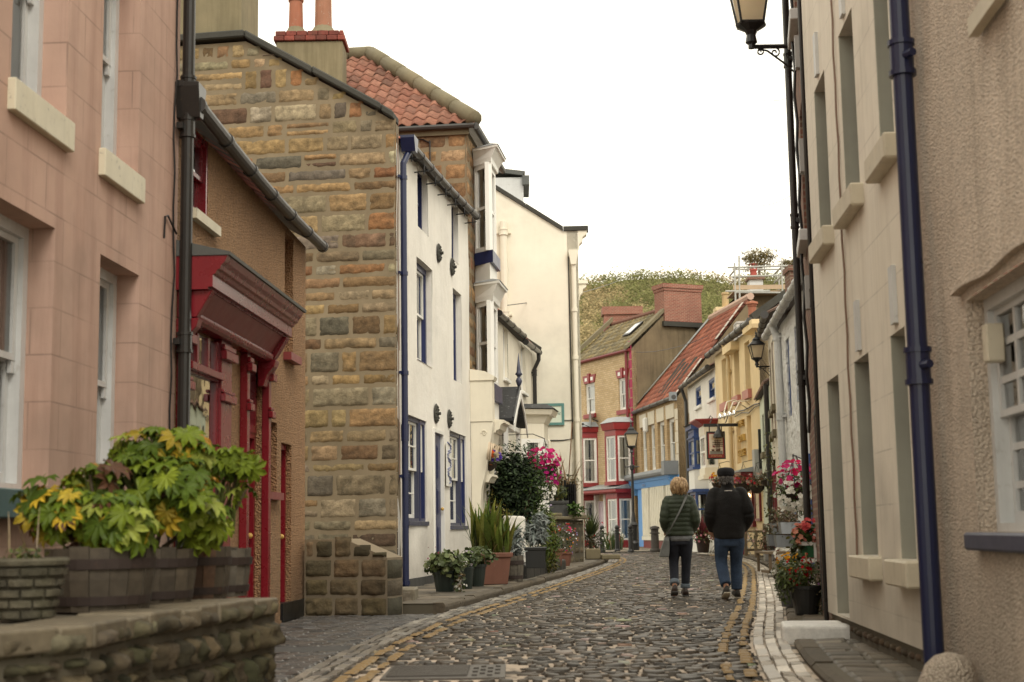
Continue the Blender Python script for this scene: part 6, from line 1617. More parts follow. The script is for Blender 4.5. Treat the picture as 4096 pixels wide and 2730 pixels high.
mb.box(-w+.02,w-.02,-.05,.05,h-.02,h+.02); mb.box(-w+.02,w-.02,-.05,.05,-h-.02,-h+.02); mb.build('border', MAT['black'], t)
mb = MB(); mb.box(-w*.78,w*.78,-.036,-.0305,-h*.68,h*.86); pic = mb.build('picture', paint('sunset_picture', (.70,.60,.47), rough=.6, var=.15), t)
mb = MB(); mb.box(-w*.72,w*.72,-.041,-.0365,-h*.68,-h*.42); mb.build('painted_sea', paint('painted_sea', (.22,.20,.17)), pic)
mb = MB(); mb.prism([(-w*.1,-h*.32),(w*.5,-h*.25),(w*.44,-h*.48),(w*.02,-h*.48)], -.047, -.042, ax='y'); mb.prism([(-w*.55,-h*.3),(-w*.2,-h*.3),(-w*.22,-h*.45),(-w*.5,-h*.45)], -.047, -.042, ax='y')
for x, z in ((.0,.3),(.2,.42),(.36,.28)):
    mb.box(w*x-.012,w*x+.012,-.047,-.042,-h*.3,h*z)
    for q in (.0,.14,.28): mb.box(w*x-.12,w*x+.12,-.049,-.0475,h*(z-.1-q),h*(z-.1-q)+.02)
mb.build('painted_ship', paint('painted_ship', (.10,.045,.025)), pic)
mb = MB(); mb.prism([(-w*.42,-h*.12),(-w*.12,-h*.2),(-w*.2,-h*.03),(-w*.42,h*.02)], -.046, -.0425, ax='y'); mb.build('painted_flag', MAT['brightred'], pic)
lg = paint('sign_gold', (.60,.36,.16))
text_mesh('lettering', 'ROYAL', h*.20, lg, t, Matrix.Translation((-.0,-.05,h*.66)) @ UPRIGHT, ext=.004); text_mesh('lettering', 'GEORGE', h*.19, lg, t, Matrix.Translation((0,-.05,h*.5)) @ UPRIGHT, ext=.004)
text_mesh('lettering', 'STAITHES', h*.20, lg, t, Matrix.Translation((0,-.04,-h*.82)) @ UPRIGHT, ext=.004)
mb = MB(); L_arm = arm_x-(sx0+sx1)/2
mb.box(-w-.1, L_arm, -.04, .04, h+.18, h+.28)
for x in (-w*.7, w*.7): mb.tube([(x,0,h),(x,0,h+.19)], .018, 6)
mb.tube([(w*1.2,0,h+.3),(w*1.5,0,h+.5),(w*1.2,0,h+.55),(w*1.05,0,h+.42)], .018, 5); mb.tube([(-w*.6,0,h+.3),(-w*.3,0,h+.48),(-w*.5,0,h+.55),(-w*.7,0,h+.45)], .018, 5)
mb.build('bracket', MAT['black'], t)
mb = MB(); mb.lathe([(.02,.2),(.04,.18),(.06,.08),(.17,-.08),(.19,-.18),(.17,-.19)], (w*.28,-.22,h*.98), 14); mb.tube([(w*.2,-.05,h+.25),(w*.25,-.22,h+.2),(w*.28,-.22,h*.98+.2)], .025, 6); mb.build('sign_lamp', MAT['black'], t)
# cluster of swan-neck lamps on the pub wall
lp = at(*c3(545, 435), 44.5)
t = thing('swan_neck_lights', 'cluster of bright chrome swan neck lamps projecting above the pub lettering', 'wall lights', lp)
mb = MB()
for i in range(3): mb.tube([(.25*i+.9,1.0+.2*i,.25),(.3*i+.3,.4,.55),(.2*i,.0,.45),(.16*i-.1,-.05,.12)], .02, 6)
mb.build('arm', MAT['creampaint'], t)
mb = MB()
for i in range(4): mb.lathe([(.02,.10),(.04,.08),(.085,-.04),(.07,-.07)], (.14*i-.22,-.05*i,.03*i), 10)
mb.build('shade', newmat('chrome')[0], t, smooth=True); _c = bpy.data.materials['chrome'].node_tree.nodes['Principled BSDF']; _c.inputs['Metallic'].default_value = 1; _c.inputs['Roughness'].default_value = .15; _c.inputs['Base Color'].default_value = (.8,.8,.8,1)

# ---------------------------------------------------------------- the small houses behind the hanging baskets
def simple_house(F_, name, label, wallm, zt, wins, frame, eave=None, gut=None, sillm=None, wob=.02, roofpal=None, curtain=None):
    r_ = F_.root(name, label, 'house')
    mb = MB(); wall_mesh(mb, 0, F_.L, -.05, zt, [(*w,.14) for w in wins], thick=.3, wobble=wob); mb.build('wall', wallm, r_)
    for w in wins:
        f = sash(r_, *w, y=.07, fm=frame, gm=MAT['glass'], box=.12, fw=.07, curtain=curtain)
        if sillm: k = MB(); k.box(w[0]-.06, w[1]+.06, -.09, .06, w[2]-.16, w[2]-.002); k.build('sill', sillm, f)
    if gut: gutter('gutter', gut, r_, (-.05,-.2,zt+.02), (F_.L+.02,-.2,zt+.02), .085, step=.8)
    if roofpal: pantiles('roof', MAT['tile'], r_, (-.05,-.15,zt+.06), (F_.L,-.15,zt+.06), (F_.L,2.5,zt+1.6), (-.05,2.5,zt+1.6), seed=29, pal=roofpal)
    return r_
def FW(u0, v0, d0, u1, v1, d1): a = at(u0, v0, d0); b = at(u1, v1, d1); return Facade((a.x, a.y), (b.x, b.y))
R6 = FW(3049, 1900, 43.4, 3094, 1900, 37.8)
zt = R6.pt(*c3(905, 250))[1]
wl = [(R6.L*.2, R6.L*.38, 3.1, zt-.5), (R6.L*.62, R6.L*.8, 3.1, zt-.5)]
h6 = simple_house(R6, 'pale_green_cottage', 'low pale green cottage with a rough tiled eave squeezed next to the yellow pub', MAT['green'], zt, wl, MAT['black'], gut=None, sillm=MAT['stonecope'], roofpal=((.24,.13,.09),(.2,.12,.09),(.28,.17,.12)))
pipe('drainpipe', MAT['blackpipe'], h6, [(R6.L-.12,-.1,zt),(R6.L-.12,-.1,.1)], .07, n=8)
R5 = FW(3093, 1900, 37.6, 3117, 1900, 34.1)
zt5 = R5.pt(*c4(1000, 900))[1]
h5 = simple_house(R5, 'maroon_windowed_house', 'narrow cream house with maroon windows and door beside the white rubble house', MAT['cottage'], zt5,
    [(R5.L*.12,R5.L*.38,zt5-2.1,zt5-.5),(R5.L*.58,R5.L*.84,zt5-2.1,zt5-.5),(R5.L*.12,R5.L*.36,3.3,5.0),(R5.L*.58,R5.L*.84,3.3,5.0)], MAT['maroon'], gut=MAT['gutter'], sillm=MAT['stonecope'], roofpal=((.2,.12,.09),(.16,.1,.08)))
panel_door(h5, R5.L*.3, R5.L*.3+1.0, .1, 2.35, -.02, MAT['maroon'])
R4 = FW(3118, 1900, 34.0, 3330, 1900, 24.0)
zl, zr = R4.pt(*c4(1100,760),-.2)[1], R4.pt(*c4(1298,465),-.2)[1]; zt4 = (zl+zr)/2
def col4(xl, xr, yt, yb, cf=c3):
    a = R4.pt(*cf(xl, (yt+yb)/2))[0]; b = R4.pt(*cf(xr, (yt+yb)/2))[0]; return (a, max(b, a+.45))
s1_ = R4.pt(*c4(1270, 800))[0]; s2_ = R4.pt(*c3(1218, 300))[0]; s3_ = R4.pt(*c3(1305, 250))[0]
w4 = [(s1_-.6, s1_+.1, zt4-2.0, zt4-.45), (s2_-.7, s2_, 3.3, 5.0)]
zA_ = R4.pt(*c4(1290, 1190))[1]; zB_ = R4.pt(*c3(1320, 460))[1]
w4.append((s3_-.75, s3_+.0, zB_, zA_)) 
w4 = [w for w in w4 if w[1] < R4.L-.05]
w4l = [(max(.3, s2_-.65), s2_+.05, 1.2, 2.35)]
def nover(ws):
    out = []
    for w in ws:
        if all(w[1] < o[0]-.05 or w[0] > o[1]+.05 or w[3] < o[2]-.05 or w[2] > o[3]+.05 for o in out): out.append(w)
    return out
h4 = simple_house(R4, 'white_rubble_house', 'whitewashed rough stone house with blue windows and a pale grey gutter', MAT['rubblewhite'], zt4, nover(w4+w4l), MAT['blue'], gut=MAT['guttergrey'], wob=.06, roofpal=((.22,.12,.08),(.18,.1,.07)))
s_ = R4.pt(*c3(1155, 500))[0]; s_ = max(.25, s_)
pipe('drainpipe', MAT['greywhite'], h4, [(s_,-.2,zt4),(s_,-.1,zt4-.35),(s_,-.1,.1)], .085, (5.2,3.4), n=10)
panel_door(h4, R4.L*.62, R4.L*.62+1.0, .1, 2.3, -.02, MAT['blue'])

# ---------------------------------------------------------------- narrow brick house behind the lamp, and the two near right-hand houses
dN = (.075, 1.0)
R2 = Facade((2.724, 12.65), (2.675-.075*3.72, 12.0-3.72))
b3 = (2.765, 12.71); a3 = at(3222, 1400, 16.0)
R3 = Facade((a3.x, a3.y), b3)
h3b = R3.root('narrow_brick_house', 'narrow red brick house seen edge on with black downpipes and pale window sills', 'house')
w3 = [(R3.L*.35, R3.L*.35+.8, 3.9, 5.3), (R3.L*.35, R3.L*.35+.8, 6.2, 7.6)]
mb = MB(); wall_mesh(mb, 0, R3.L, -.05, 8.8, [(*w,.15) for w in w3], thick=.3); mb.build('wall', MAT['brickold'], h3b)
mb = MB(); wall_mesh(mb, 0, 4, -.05, 8.8, [], thick=.2); xf(mb, Matrix.Translation((0,4,0)) @ Matrix.Rotation(-math.pi/2,4,'Z')); mb.build('side_wall', MAT['brickold'], h3b)
for w in w3: sash(h3b, *w, y=.08, fm=MAT['greywhite'], gm=MAT['glass'], box=.08, sill=(.08,.09,.12), sillm=MAT['greywhite'])
for z, w_ in ((3.1,.12), (4.5,.16), (5.6,.12)): mb = MB(); mb.box(R3.L*.55, R3.L*.55+w_, -.05, -.002, z, z+.34); mb.build('meter_box', MAT['guttergrey'], h3b)
pipe('drainpipe', MAT['blackpipe'], h3b, [(.06,-.06,8.6),(.06,-.06,.9)], .04, (2.6,4.4,6.3), n=12)
pipe('drainpipe', MAT['blackpipe'], h3b, [(R3.L-.08,-.04,8.6),(R3.L-.08,-.04,.05)], .022, (3.0,), n=8)
mb = MB(); mb.tube([(R3.L*.4+.03*math.sin(i), -.03-.02*(i%2), 7-.3*i) for i in range(18)], .018, 5); mb.build('cable', MAT['black'], h3b)
panel_door(h3b, R3.L*.5, R3.L*.5+.95, .12, 2.1, .05, MAT['plinth'])

h2b = R2.root('beige_scored_house', 'beige scored render house with deep narrow windows and a navy downpipe on the near right', 'house')
u_ = []
for (lt, rt) in (((3308,1540),(3353,1500)), ((3415,1452),(3473,1402)), ((3559,1334),(3618,1306))):
    a = R2.pt(*lt); b = R2.pt(*rt); u_.append((a[0], b[0], a[1]))
zlt = sum(x[2] for x in u_)/3
zlb = (R2.pt(3440, 2222)[1] + R2.pt(3600, 2232)[1])/2
zub = (R2.pt(3291, 968)[1] + R2.pt(3389, 810)[1] + R2.pt(3534, 608)[1])/3
zut = (R2.pt(3269, 347)[1] + R2.pt(3369, 105)[1])/2
ho = []
for i, (a, b, _z) in enumerate(u_):
    b = max(b, a+.36); u_[i] = (a, b, _z)
    ho.append((a, b, zub, zut, .26)); ho.append((a, b, (.22 if i == 0 else zlb), zlt, .26))
zpl2 = .2
mb = MB(); wall_mesh(mb, 0, R2.L, zpl2, 8.8, ho, thick=.3); mb.build('wall', MAT['beige'], h2b)
for i, (a, b, c, d, e) in enumerate(ho):
    if i == 1:
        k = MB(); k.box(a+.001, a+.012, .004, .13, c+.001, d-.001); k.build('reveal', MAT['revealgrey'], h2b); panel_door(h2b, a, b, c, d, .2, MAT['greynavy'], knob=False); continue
    k = MB(); k.box(a+.001, a+.012, .004, .13, c+.001, d-.001); k.build('reveal', MAT['revealgrey'], h2b)  # added liner: darker far jamb, painted recess shade
    f = sash(h2b, a, b, c, d, y=.16, fm=MAT['navy'], gm=MAT['glass'], box=.06)
    k = MB(); k.box(a-.10, b+.12, -.095, .13, c-.165, c-.002); k.build('sill', MAT['sillbeige'], f, bevel=.012)
    m_ = (a+b)/2; k = MB(); k.box(m_-.06, m_+.06, -.028, .002, d+.05, d+.42); k.build('keystone', MAT['greywhite'], f)
rcs = courses(0, R2.L, -.02, lambda x: zpl2-.01, 71, hs=(.09,.12), ls=(.18,.3))
mb = MB(); blocks(mb, rcs, .03, depth=.03, seed=72, pal=[(.16,.10,.06),(.12,.08,.05),(.2,.13,.08)], rough=.01, edge=.015, joint=.012); mb.build('plinth_stones', MAT['masonry'], h2b, smooth=True)
mb = MB(); mb.box(0, R2.L, .032, .2, -.05, zpl2-.003); mb.build('plinth', MAT['mortardark'], h2b)
mb = MB(); mb.box(.08,.17,-.03,.02,-.02,.13); mb.build('air_brick', MAT['black'], h2b)
# corner strip and navy pipe
sp_ = R2.pt(3655, 1000, -.1)[0]; spb = R2.pt(3725, 2550, -.1)[0]
sp_ = (sp_+spb)/2
zc1, zc2 = R2.pt(3607, 235, -.1)[1], R2.pt(3665, 1470, -.1)[1]
mb = MB(); mb.tube([(sp_,-.1,8.6),(sp_,-.1,.04)], .057, 16)
for z in (zc1, zc2, zc2-(zc1-zc2)): 
    mb.tube([(sp_,-.1,z-.075),(sp_,-.1,z+.075)], .068, 16); mb.tube([(sp_,-.1,z+.075),(sp_,-.1,z+.105)], .078, 16); mb.tube([(sp_,-.1,z-.105),(sp_,-.1,z-.075)], .078, 16); mb.tube([(sp_-.12+.24,-.06,z),(sp_+.06,-.09,z)], .025, 8)
mb.build('drainpipe', MAT['navypipe'], h2b)
mb = MB(); mb.tube([(u_[1][0]-.16+.01*math.sin(i*1.3), -.012-.006*(i%2), 5.4-.25*i) for i in range(20)], .009, 5); mb.build('cable', MAT['browncable'], h2b)
R1 = Facade(R2.world(R2.L+.003, 0)[:2], R2.world(R2.L+4.6, 0)[:2])
h1b = R1.root('beige_roughcast_house', 'beige roughcast house with a white barred window on the near right edge', 'house')
wa = R1.pt(3890, 1700)[0]; wz0 = R1.pt(3900, 2128)[1]; wz1 = R1.pt(3885, 1190)[1]
wr = (wa, wa+1.15, wz0, wz1, .16)
mb = MB(); wall_mesh(mb, 0, R1.L, -.05, 8.8, [wr], thick=.3, wobble=.04); mb.build('wall', MAT['pebble'], h1b)
f = sash(h1b, *wr[:4], y=.12, fm=MAT['greywhite'], gm=MAT['glass'], box=.06, fw=.05, cols=3, rows=6, bar=.035)
k = MB(); k.box(wa-.03, wa+1.3, -.07, .1, wz0-.09, wz0-.002); k.build('sill', MAT['greynavy'], f, bevel=.012)
k = MB(); n = 9
for i in range(n):
    t0, t1 = i/n, (i+1)/n; x0, x1 = wa-.12+1.4*t0, wa-.12+1.4*t1; y_ = lambda t: .045+.012*math.sin(9*t); 
    k.prism([(x0,wz1+y_(t0)),(x1,wz1+y_(t1)),(x1,wz1+y_(t1)+.055),(x0,wz1+y_(t0)+.055)], -.05, .012, ax='y')
k.build('hood_mould', MAT['pebble'], f)
k = MB(); k.box(wa+.17,wa+.25,.03,.12,wz1-.34,wz1-.15); k.build('vent_box', MAT['sillbeige'], f, bevel=.008)
k = MB(); k.tube([(.10+.012*math.sin(i*1.7), -.012, 6.0-.2*i) for i in range(30)], .014, 5); k.build('crack_seam', MAT['stonedark'], h1b)
sa, za2 = R1.pt(3890, 150, -.03); 
k = MB(); k.box(sa, sa+.5, -.05, .0, za2, za2+.09); k.build('ledge', MAT['sillbeige'], h1b)
# rounded corner stone at the foot of the wall
gx = at(3780, 2690, 7.35)
t = thing('corner_guard_stone', 'rounded pale painted guard stone at the foot of the beige roughcast wall', 'guard stone', (gx.x, gx.y, 0))
mb = MB(); rings = []
for i, (z, a, b) in enumerate(((-.1,.17,.15),(.05,.165,.15),(.16,.15,.14),(.24,.12,.12),(.285,.075,.09),(.30,.02,.04))):
    rings.append([(a*math.cos(2*math.pi*j/16)+.02*z*10*.5, b*math.sin(2*math.pi*j/16), z) for j in range(16)])
mb.loft(rings); mb.build('stone', MAT['pebble'], t, smooth=True)
GRN = [(.05,.09,.02),(.07,.12,.025),(.04,.07,.02),(.09,.13,.03)]
DKG = [(.03,.052,.022),(.042,.07,.028),(.06,.095,.036),(.024,.04,.02)]
SILV = [(.34,.38,.36),(.26,.30,.29),(.42,.45,.43),(.20,.24,.22)]
# ---------------------------------------------------------------- retaining wall and terrace (near left)
TZ = .6
fp = [ground(u, v, TZ) for u, v in ((-260,2562),(0,2537),(396,2501),(637,2455),(1133,2388))]
rw = thing('retaining_wall', 'mossy rubble retaining wall with flat coping stones in the near left corner', 'wall', (fp[-1][0], fp[-1][1], 0))
MW = Matrix.Translation((-fp[-1][0], -fp[-1][1], 0))
MOSS = [(.070,.052,.028),(.053,.043,.021),(.088,.067,.038),(.040,.037,.016),(.08,.062,.035)]
sb_ = MB(); cp = MB(); bed = MB(); slabs_ = MB()
segs = list(zip(fp, fp[1:]))
for i, (a, b) in enumerate(segs):
    f_ = Facade(a, b); M = MW @ Matrix.Translation((a[0], a[1], 0)) @ Matrix.Rotation(f_.rz, 4, 'Z')
    rc = courses(0, f_.L, -.02, lambda x: TZ-.115, 80+i, hs=(.11,.2), ls=(.055,.14))
    m = MB(); blocks(m, rc, .05, depth=.075, seed=90+i, pal=MOSS, rough=.035, edge=.02, joint=.008, res=.022, jitter=.006); xf(m, M); sb_.add(m.v, m.f, m.c)
    m = MB(); blocks(m, [(q*.24+.0, min(f_.L, q*.24+.235), TZ-.115, TZ+.0) for q in range(int(f_.L/.24)+1)], .03, depth=.05, seed=95+i, pal=[(.12,.10,.062),(.10,.085,.05),(.14,.12,.078)], rough=.025, edge=.025, joint=.014, res=.03, jitter=.01); xf(m, M); cp.add(m.v, m.f, m.c)
    m = MB(); q = 0; rj = random.Random(60+i)
    while q < f_.L-.02:
        q1_ = min(f_.L, q+rj.uniform(.2,.42)); k_ = rj.uniform(.8,1.15); zz_ = TZ+rj.uniform(-.006,.008); m.box(q+.006, q1_-.006, .022+rj.uniform(-.012,.012), .36, TZ-.09, zz_, (.15*k_,.125*k_,.085*k_)); q = q1_
    xf(m, M); slabs_.add(m.v, m.f, m.c)
    m = MB(); m.box(-.01 if i else 0, f_.L+.01, .052, .25, -.05, TZ-.02); xf(m, M); bed.add(m.v, m.f)
sb_.build('rubble_face', MAT['rubble'], rw, smooth=True); cp.build('coping', MAT['rubble'], rw, smooth=True); slabs_.build('coping_slabs', MAT['flags'], rw, bevel=.014, seg=2); bed.build('core', MAT['mortardark'], rw)
mb = MB(); back_ = [(P.world(0, .0)[0]+.0, 4.0)]
top = [(p[0]-.30, p[1]-.02, TZ-.012) for p in fp] + [(fp[-1][0]-1.25, fp[-1][1]-.02, TZ-.012), (-3.2, 4.0, TZ-.012)]
top2 = [(x, y, TZ-.04) for x, y, z in top]; n = len(top)
mb.add(top+top2, [tuple(range(n)), tuple(range(2*n-1, n-1, -1))]+[(i, n+i, n+(i+1)%n, (i+1)%n) for i in range(n)]); xf(mb, MW)
mb.build('terrace_top', plaster('worn_terrace_flags', (.13,.11,.08), (.09,.078,.055), streak=0, dirt=0, blotch=.8, grain=40), rw)

def barrel(name, label, x, y, z, r, h, seed, cat='barrel planter', taper=.88, group=None):
    t = thing(name, label, cat, (x, y, z), 0, group); rnd = random.Random(seed); mb = MB(); n = 17; tone = rnd.choice([(.10,.082,.058),(.075,.06,.042),(.115,.10,.078)])
    for i in range(n):
        a0, a1 = 2*math.pi*i/n+.006, 2*math.pi*(i+1)/n-.006; k = rnd.uniform(.75,1.2); c = tone if rnd.random() > .12 else (.10,.055,.033); c = tuple(q*k for q in c); j = rnd.uniform(-.006,.006); hh = h+rnd.uniform(-.008,.008)
        vs = []
        for (zz, f) in ((0, taper), (h*.5, .97), (hh, 1.0)):
            for rr in (r*f+j, r*f-.03):
                for a in (a0, a1): vs.append((rr*math.cos(a), rr*math.sin(a), zz))
        fs = []
        for s in range(2):
            b = s*4; fs += [(b,b+1,b+5,b+4),(b+3,b+2,b+6,b+7),(b+1,b+3,b+7,b+5),(b+2,b,b+4,b+6)]
        fs += [(8,9,11,10),(0,2,3,1)]; mb.add(vs, fs, c)
    mb.build('staves', MAT['barrel'], t)
    mb = MB()
    for z0, z1 in ((h*.10,h*.24),(h*.66,h*.82)):
        f0 = taper+(1-taper)*min(1, z0/h*1.3); f1 = taper+(1-taper)*min(1, z1/h*1.3)
        mb.lathe([(r*f0-.002,z0),(r*f0+.007,z0),(r*f1+.007,z1),(r*f1-.002,z1)], (0,0,0), 26)
    mb.build('hoops', MAT['hoop'], t)
    mb = MB(); mb.lathe([(r*.97,h*.80),(.01,h*.86)], (0,0,0), 16); mb.build('soil', MAT['soil'], t)
    return t
def onterr(u, v): return ground(u, v, TZ)
bpos = []
for (u, vb, r, h, lab) in ((395,2452,.262,.30,'largest half barrel planter, nearest on the terrace, with a scorched lower stave'), (600,2424,.235,.285,'half barrel planter second from the stone pot, pale grey staves'), (775,2403,.20,.28,'darkest half barrel planter, tucked behind the row'), (858,2392,.21,.27,'half barrel planter at the far end of the terrace beside the red shop')):
    g_ = onterr(u, vb); cx, cy = g_[0]*(1+r/g_[1]), g_[1]+r
    bpos.append((cx, cy)); barrel('half_barrel', lab, cx, cy, TZ, r, h, int(u), group='half barrels on the terrace')
# woven-look stone pot
g_ = onterr(100, 2486); cx, cy = g_[0]*(1+.16/g_[1]), g_[1]+.16
t = thing('stone_pot', 'round reconstituted stone pot with brick pattern at the near end of the terrace', 'planter', (cx, cy, TZ))
mb = MB(); r = random.Random(3)
for lv in range(5):
    z0, z1 = lv*.045+.002, lv*.045+.043; rr = .115+.011*lv; n = 9
    for i in range(n):
        a0 = 2*math.pi*(i+.5*(lv % 2))/n+.04; a1 = a0+2*math.pi/n-.08; j = r.uniform(0,.008); k = r.uniform(.7,1.2); vs = []
        for a in np.linspace(a0, a1, 5):
            e = .75 if a in (a0, a1) else 1
            vs += [((rr-.01)*math.cos(a),(rr-.01)*math.sin(a),z0),((rr+.010*e+j)*math.cos(a),(rr+.010*e+j)*math.sin(a),z0+.008),((rr+.013*e+j)*math.cos(a),(rr+.013*e+j)*math.sin(a),z1-.008),((rr-.006)*math.cos(a),(rr-.006)*math.sin(a),z1)]
        mb.loft([vs[q*4:q*4+4] for q in range(5)], (.09*k,.08*k,.055*k))
mb.lathe([(.15,.225),(.178,.232),(.182,.25),(.172,.262),(.15,.26),(.148,.235)], (0,0,0), 24, (.10,.09,.062)); mb.lathe([(.11,0),(.165,.225)], (0,0,0), 20, (.06,.053,.036)); mb.build('pot', MAT['rubble'], t)
mb = MB(); mb.lathe([(.15,.235),(.01,.25)], (0,0,0), 12); mb.build('soil', MAT['soil'], t)
mb = MB(); clump(mb, (0,.02,.27), (.10,.10,.05), 120, 'oval', .03, [(.14,.16,.03),(.07,.10,.025)], 7); blades(mb, (-.06,0,.25), 4, .30, .006, [(.30,.22,.12)], 5, .6); mb.build('foliage', MAT['leaf'], t)

# ---------------------------------------------------------------- fatsia shrubs
FAT = [(.11,.165,.014),(.155,.21,.018),(.21,.265,.026),(.075,.12,.013),(.26,.30,.055)]
AUT = FAT + [(.50,.34,.03),(.36,.27,.03),(.12,.055,.03),(.40,.20,.03)]
def fatsia(label, base, blobs, seed, pal, wts=None):
    t = thing('fatsia_shrub', label, 'shrub', (base[0], base[1], TZ+.22)); mb = MB(); st = MB(); rng = np.random.default_rng(seed)
    for (u, v, ru, rv, n, d) in blobs:
        c = at(u, v, d); sc = d/F; rad = (ru*sc, min(ru, rv)*sc*.9, rv*sc); c = np.array(c)
        d_ = rng.normal(size=(n,3)); d_ /= np.linalg.norm(d_, axis=1)[:,None]
        rr = .45+.55*rng.random(n)**.6
        pos = c + d_*np.array(rad)*rr[:,None]
        nr = d_*1.1 + np.array((0,-.5,.75)); z = nr + rng.normal(size=(n,3))*.35; z /= np.linalg.norm(z, axis=1)[:,None]
        x = d_*np.array((1,1,.2)) + np.array((0,-.15,-.55)) + rng.normal(size=(n,3))*.35; x -= (x*z).sum(1)[:,None]*z; x /= np.linalg.norm(x, axis=1)[:,None]; y = np.cross(z, x)
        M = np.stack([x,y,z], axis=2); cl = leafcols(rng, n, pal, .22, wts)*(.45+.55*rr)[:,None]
        rel = pos - np.array((base[0], base[1], TZ+.22)); sz = rng.uniform(.078,.128,n)
        scatter(mb, leaf_templ('palmate'), rel, M, sz, cl)
        for i in range(0, n, 2):
            p = Vector(rel[i]); q = Vector(((c[0]-base[0])*.6, (c[1]-base[1])*.6, max(.05, (c[2]-TZ-.22)*.35))); m_ = (p+q)/2+Vector((0,0,.04)); st.tube([q, m_, p], [.006,.004,.003], 4, (.12,.14,.04), caps=False)
        st.tube([(0,0,-.05), ((c[0]-base[0])*.3,(c[1]-base[1])*.3,(c[2]-TZ-.22)*.4), tuple(c-np.array((base[0],base[1],TZ+.22)))], [.016,.013,.008], 6, (.13,.10,.06))
    mb.build('foliage', MAT['gloss_leaf'], t); st.build('stems', MAT['leaf'], t)
D1, D2, D4 = bpos[0][1], bpos[1][1], bpos[3][1]
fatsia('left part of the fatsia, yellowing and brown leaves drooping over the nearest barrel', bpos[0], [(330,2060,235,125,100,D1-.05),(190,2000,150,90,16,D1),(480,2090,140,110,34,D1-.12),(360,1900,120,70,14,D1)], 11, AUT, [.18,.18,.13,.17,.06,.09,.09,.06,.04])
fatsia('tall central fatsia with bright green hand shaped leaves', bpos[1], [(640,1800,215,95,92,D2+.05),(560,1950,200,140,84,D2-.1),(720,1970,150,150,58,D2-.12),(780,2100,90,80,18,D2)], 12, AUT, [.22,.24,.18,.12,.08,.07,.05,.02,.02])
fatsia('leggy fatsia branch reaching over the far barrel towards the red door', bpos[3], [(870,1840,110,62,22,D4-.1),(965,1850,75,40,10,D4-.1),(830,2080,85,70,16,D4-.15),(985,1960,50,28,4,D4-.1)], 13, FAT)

# ---------------------------------------------------------------- yard wall, step and the left-hand pots
yA = ground(1212, 2468); yB = ground(1545, 2470)
YW = Facade((yA[0], yA[1]), (yB[0], yB[1])); yw = YW.root('yard_wall', 'low sandstone yard wall with a sloping end in front of the gable', 'wall')
zt1, zt2 = YW.pt(1300, 2158)[1], YW.pt(1536, 2232)[1]; xk = YW.pt(1372, 2160)[0]
tp = [(0,zt1),(xk,zt1),(YW.L,zt2)]
def yt_f(x): return zt1 if x < xk else zt1+(zt2-zt1)*(x-xk)/(YW.L-xk)
mb = MB(); wall_mesh(mb, 0, YW.L, -.05, tp, [], thick=.42); xf(mb, Matrix.Translation((0,.032,0))); mb.build('core', MAT['mortar'], yw)
mb = MB(); blocks(mb, courses(0, YW.L, 0, lambda x: yt_f(x)-.01, 44, hs=(.20,.27), ls=(.28,.5)), .02, depth=.014, seed=45, pal=[(.24,.17,.09),(.20,.14,.07),(.16,.12,.06),(.28,.2,.11),(.12,.10,.05)], rough=.018, edge=.012, joint=.012, res=.03, jitter=.008)
m2 = MB(); blocks(m2, [(0,.42,0,.22),(0,.42,.22,.42),(0,.42,.42,zt2-.02)], .0, depth=.015, seed=46, pal=[(.10,.09,.06),(.13,.11,.07)], rough=.02, edge=.03); xf(m2, Matrix.Translation((YW.L+.026,.02,0)) @ Matrix.Rotation(math.pi/2,4,'Z')); mb.add(m2.v, m2.f, m2.c); mb.build('stones', MAT['masonry'], yw, smooth=True)
a = ground(1552, 2442); b = ground(1662, 2425)
t = thing('stone_step', 'square worn stone block beside the navy downpipe', 'step', (a[0], a[1], 0))
mb = MB(); blocks(mb, [(0,.34,.0,.27)], 0, depth=.004, seed=2, pal=[(.17,.15,.11)], rough=.006, edge=.02, res=.05); mb.box(.004,.336,.0,.62,0,.262,(.19,.165,.12)); mb.build('block', MAT['flags'], t, bevel=.02)

PZ = .115
def pos_(u, v, z=PZ): g_ = ground(u, v, z); return g_[0], g_[1]
def round_pot(t, r, h, mat, taper=.72, rim=True, name='pot'):
    mb = MB(); pr = [(r*taper,0),(r*(taper+.1),h*.3),(r*.97,h*.88)] + ([(r*1.06,h*.885),(r*1.07,h*.99),(r*.98,h),(r*.93,h*.93)] if rim else [(r,h),(r*.94,h*.95)]); mb.lathe(pr, (0,0,0), 20); o = mb.build(name, mat, t, smooth=False)
    mb = MB(); mb.lathe([(r*.92,h*.9),(.01,h*.93)], (0,0,0), 12); mb.build('soil', MAT['soil'], t); return o
def square_pot(t, w, h, mat, taper=.82, rot=0, name='pot'):
    mb = MB(); q = math.sqrt(2)/2
    mb.lathe([(w*q*taper*1.0,0),(w*q*.97,h*.84),(w*q*1.06,h*.845),(w*q*1.08,h*.98),(w*q*1.02,h),(w*q*.9,h*.92)], (0,0,0), 4, rot=math.pi/4+rot); o = mb.build(name, mat, t, bevel=.008)
    mb = MB(); mb.lathe([(w*q*.92,h*.9),(.01,h*.92)], (0,0,0), 4, rot=math.pi/4+rot); mb.build('soil', MAT['soil'], t); return o
def plant(name, label, cat, x, y, z, group=None): return thing(name, label, cat, (x, y, z), 0, group)
def bush(t, parts, mat='leaf', name='foliage'):
    mb = MB()
    for a in parts: clump(mb, *a[:6], **(a[6] if len(a) > 6 else {}))
    return mb.build(name, MAT[mat], t)
def flow(t, parts, name='flowers'):
    mb = MB()
    for a in parts: flowers(mb, *a[:5], **(a[5] if len(a) > 5 else {}))
    return mb.build(name, MAT['petal'], t)
WHT = [(.75,.74,.68)]; 
x, y = pos_(1778, 2372); y += .15
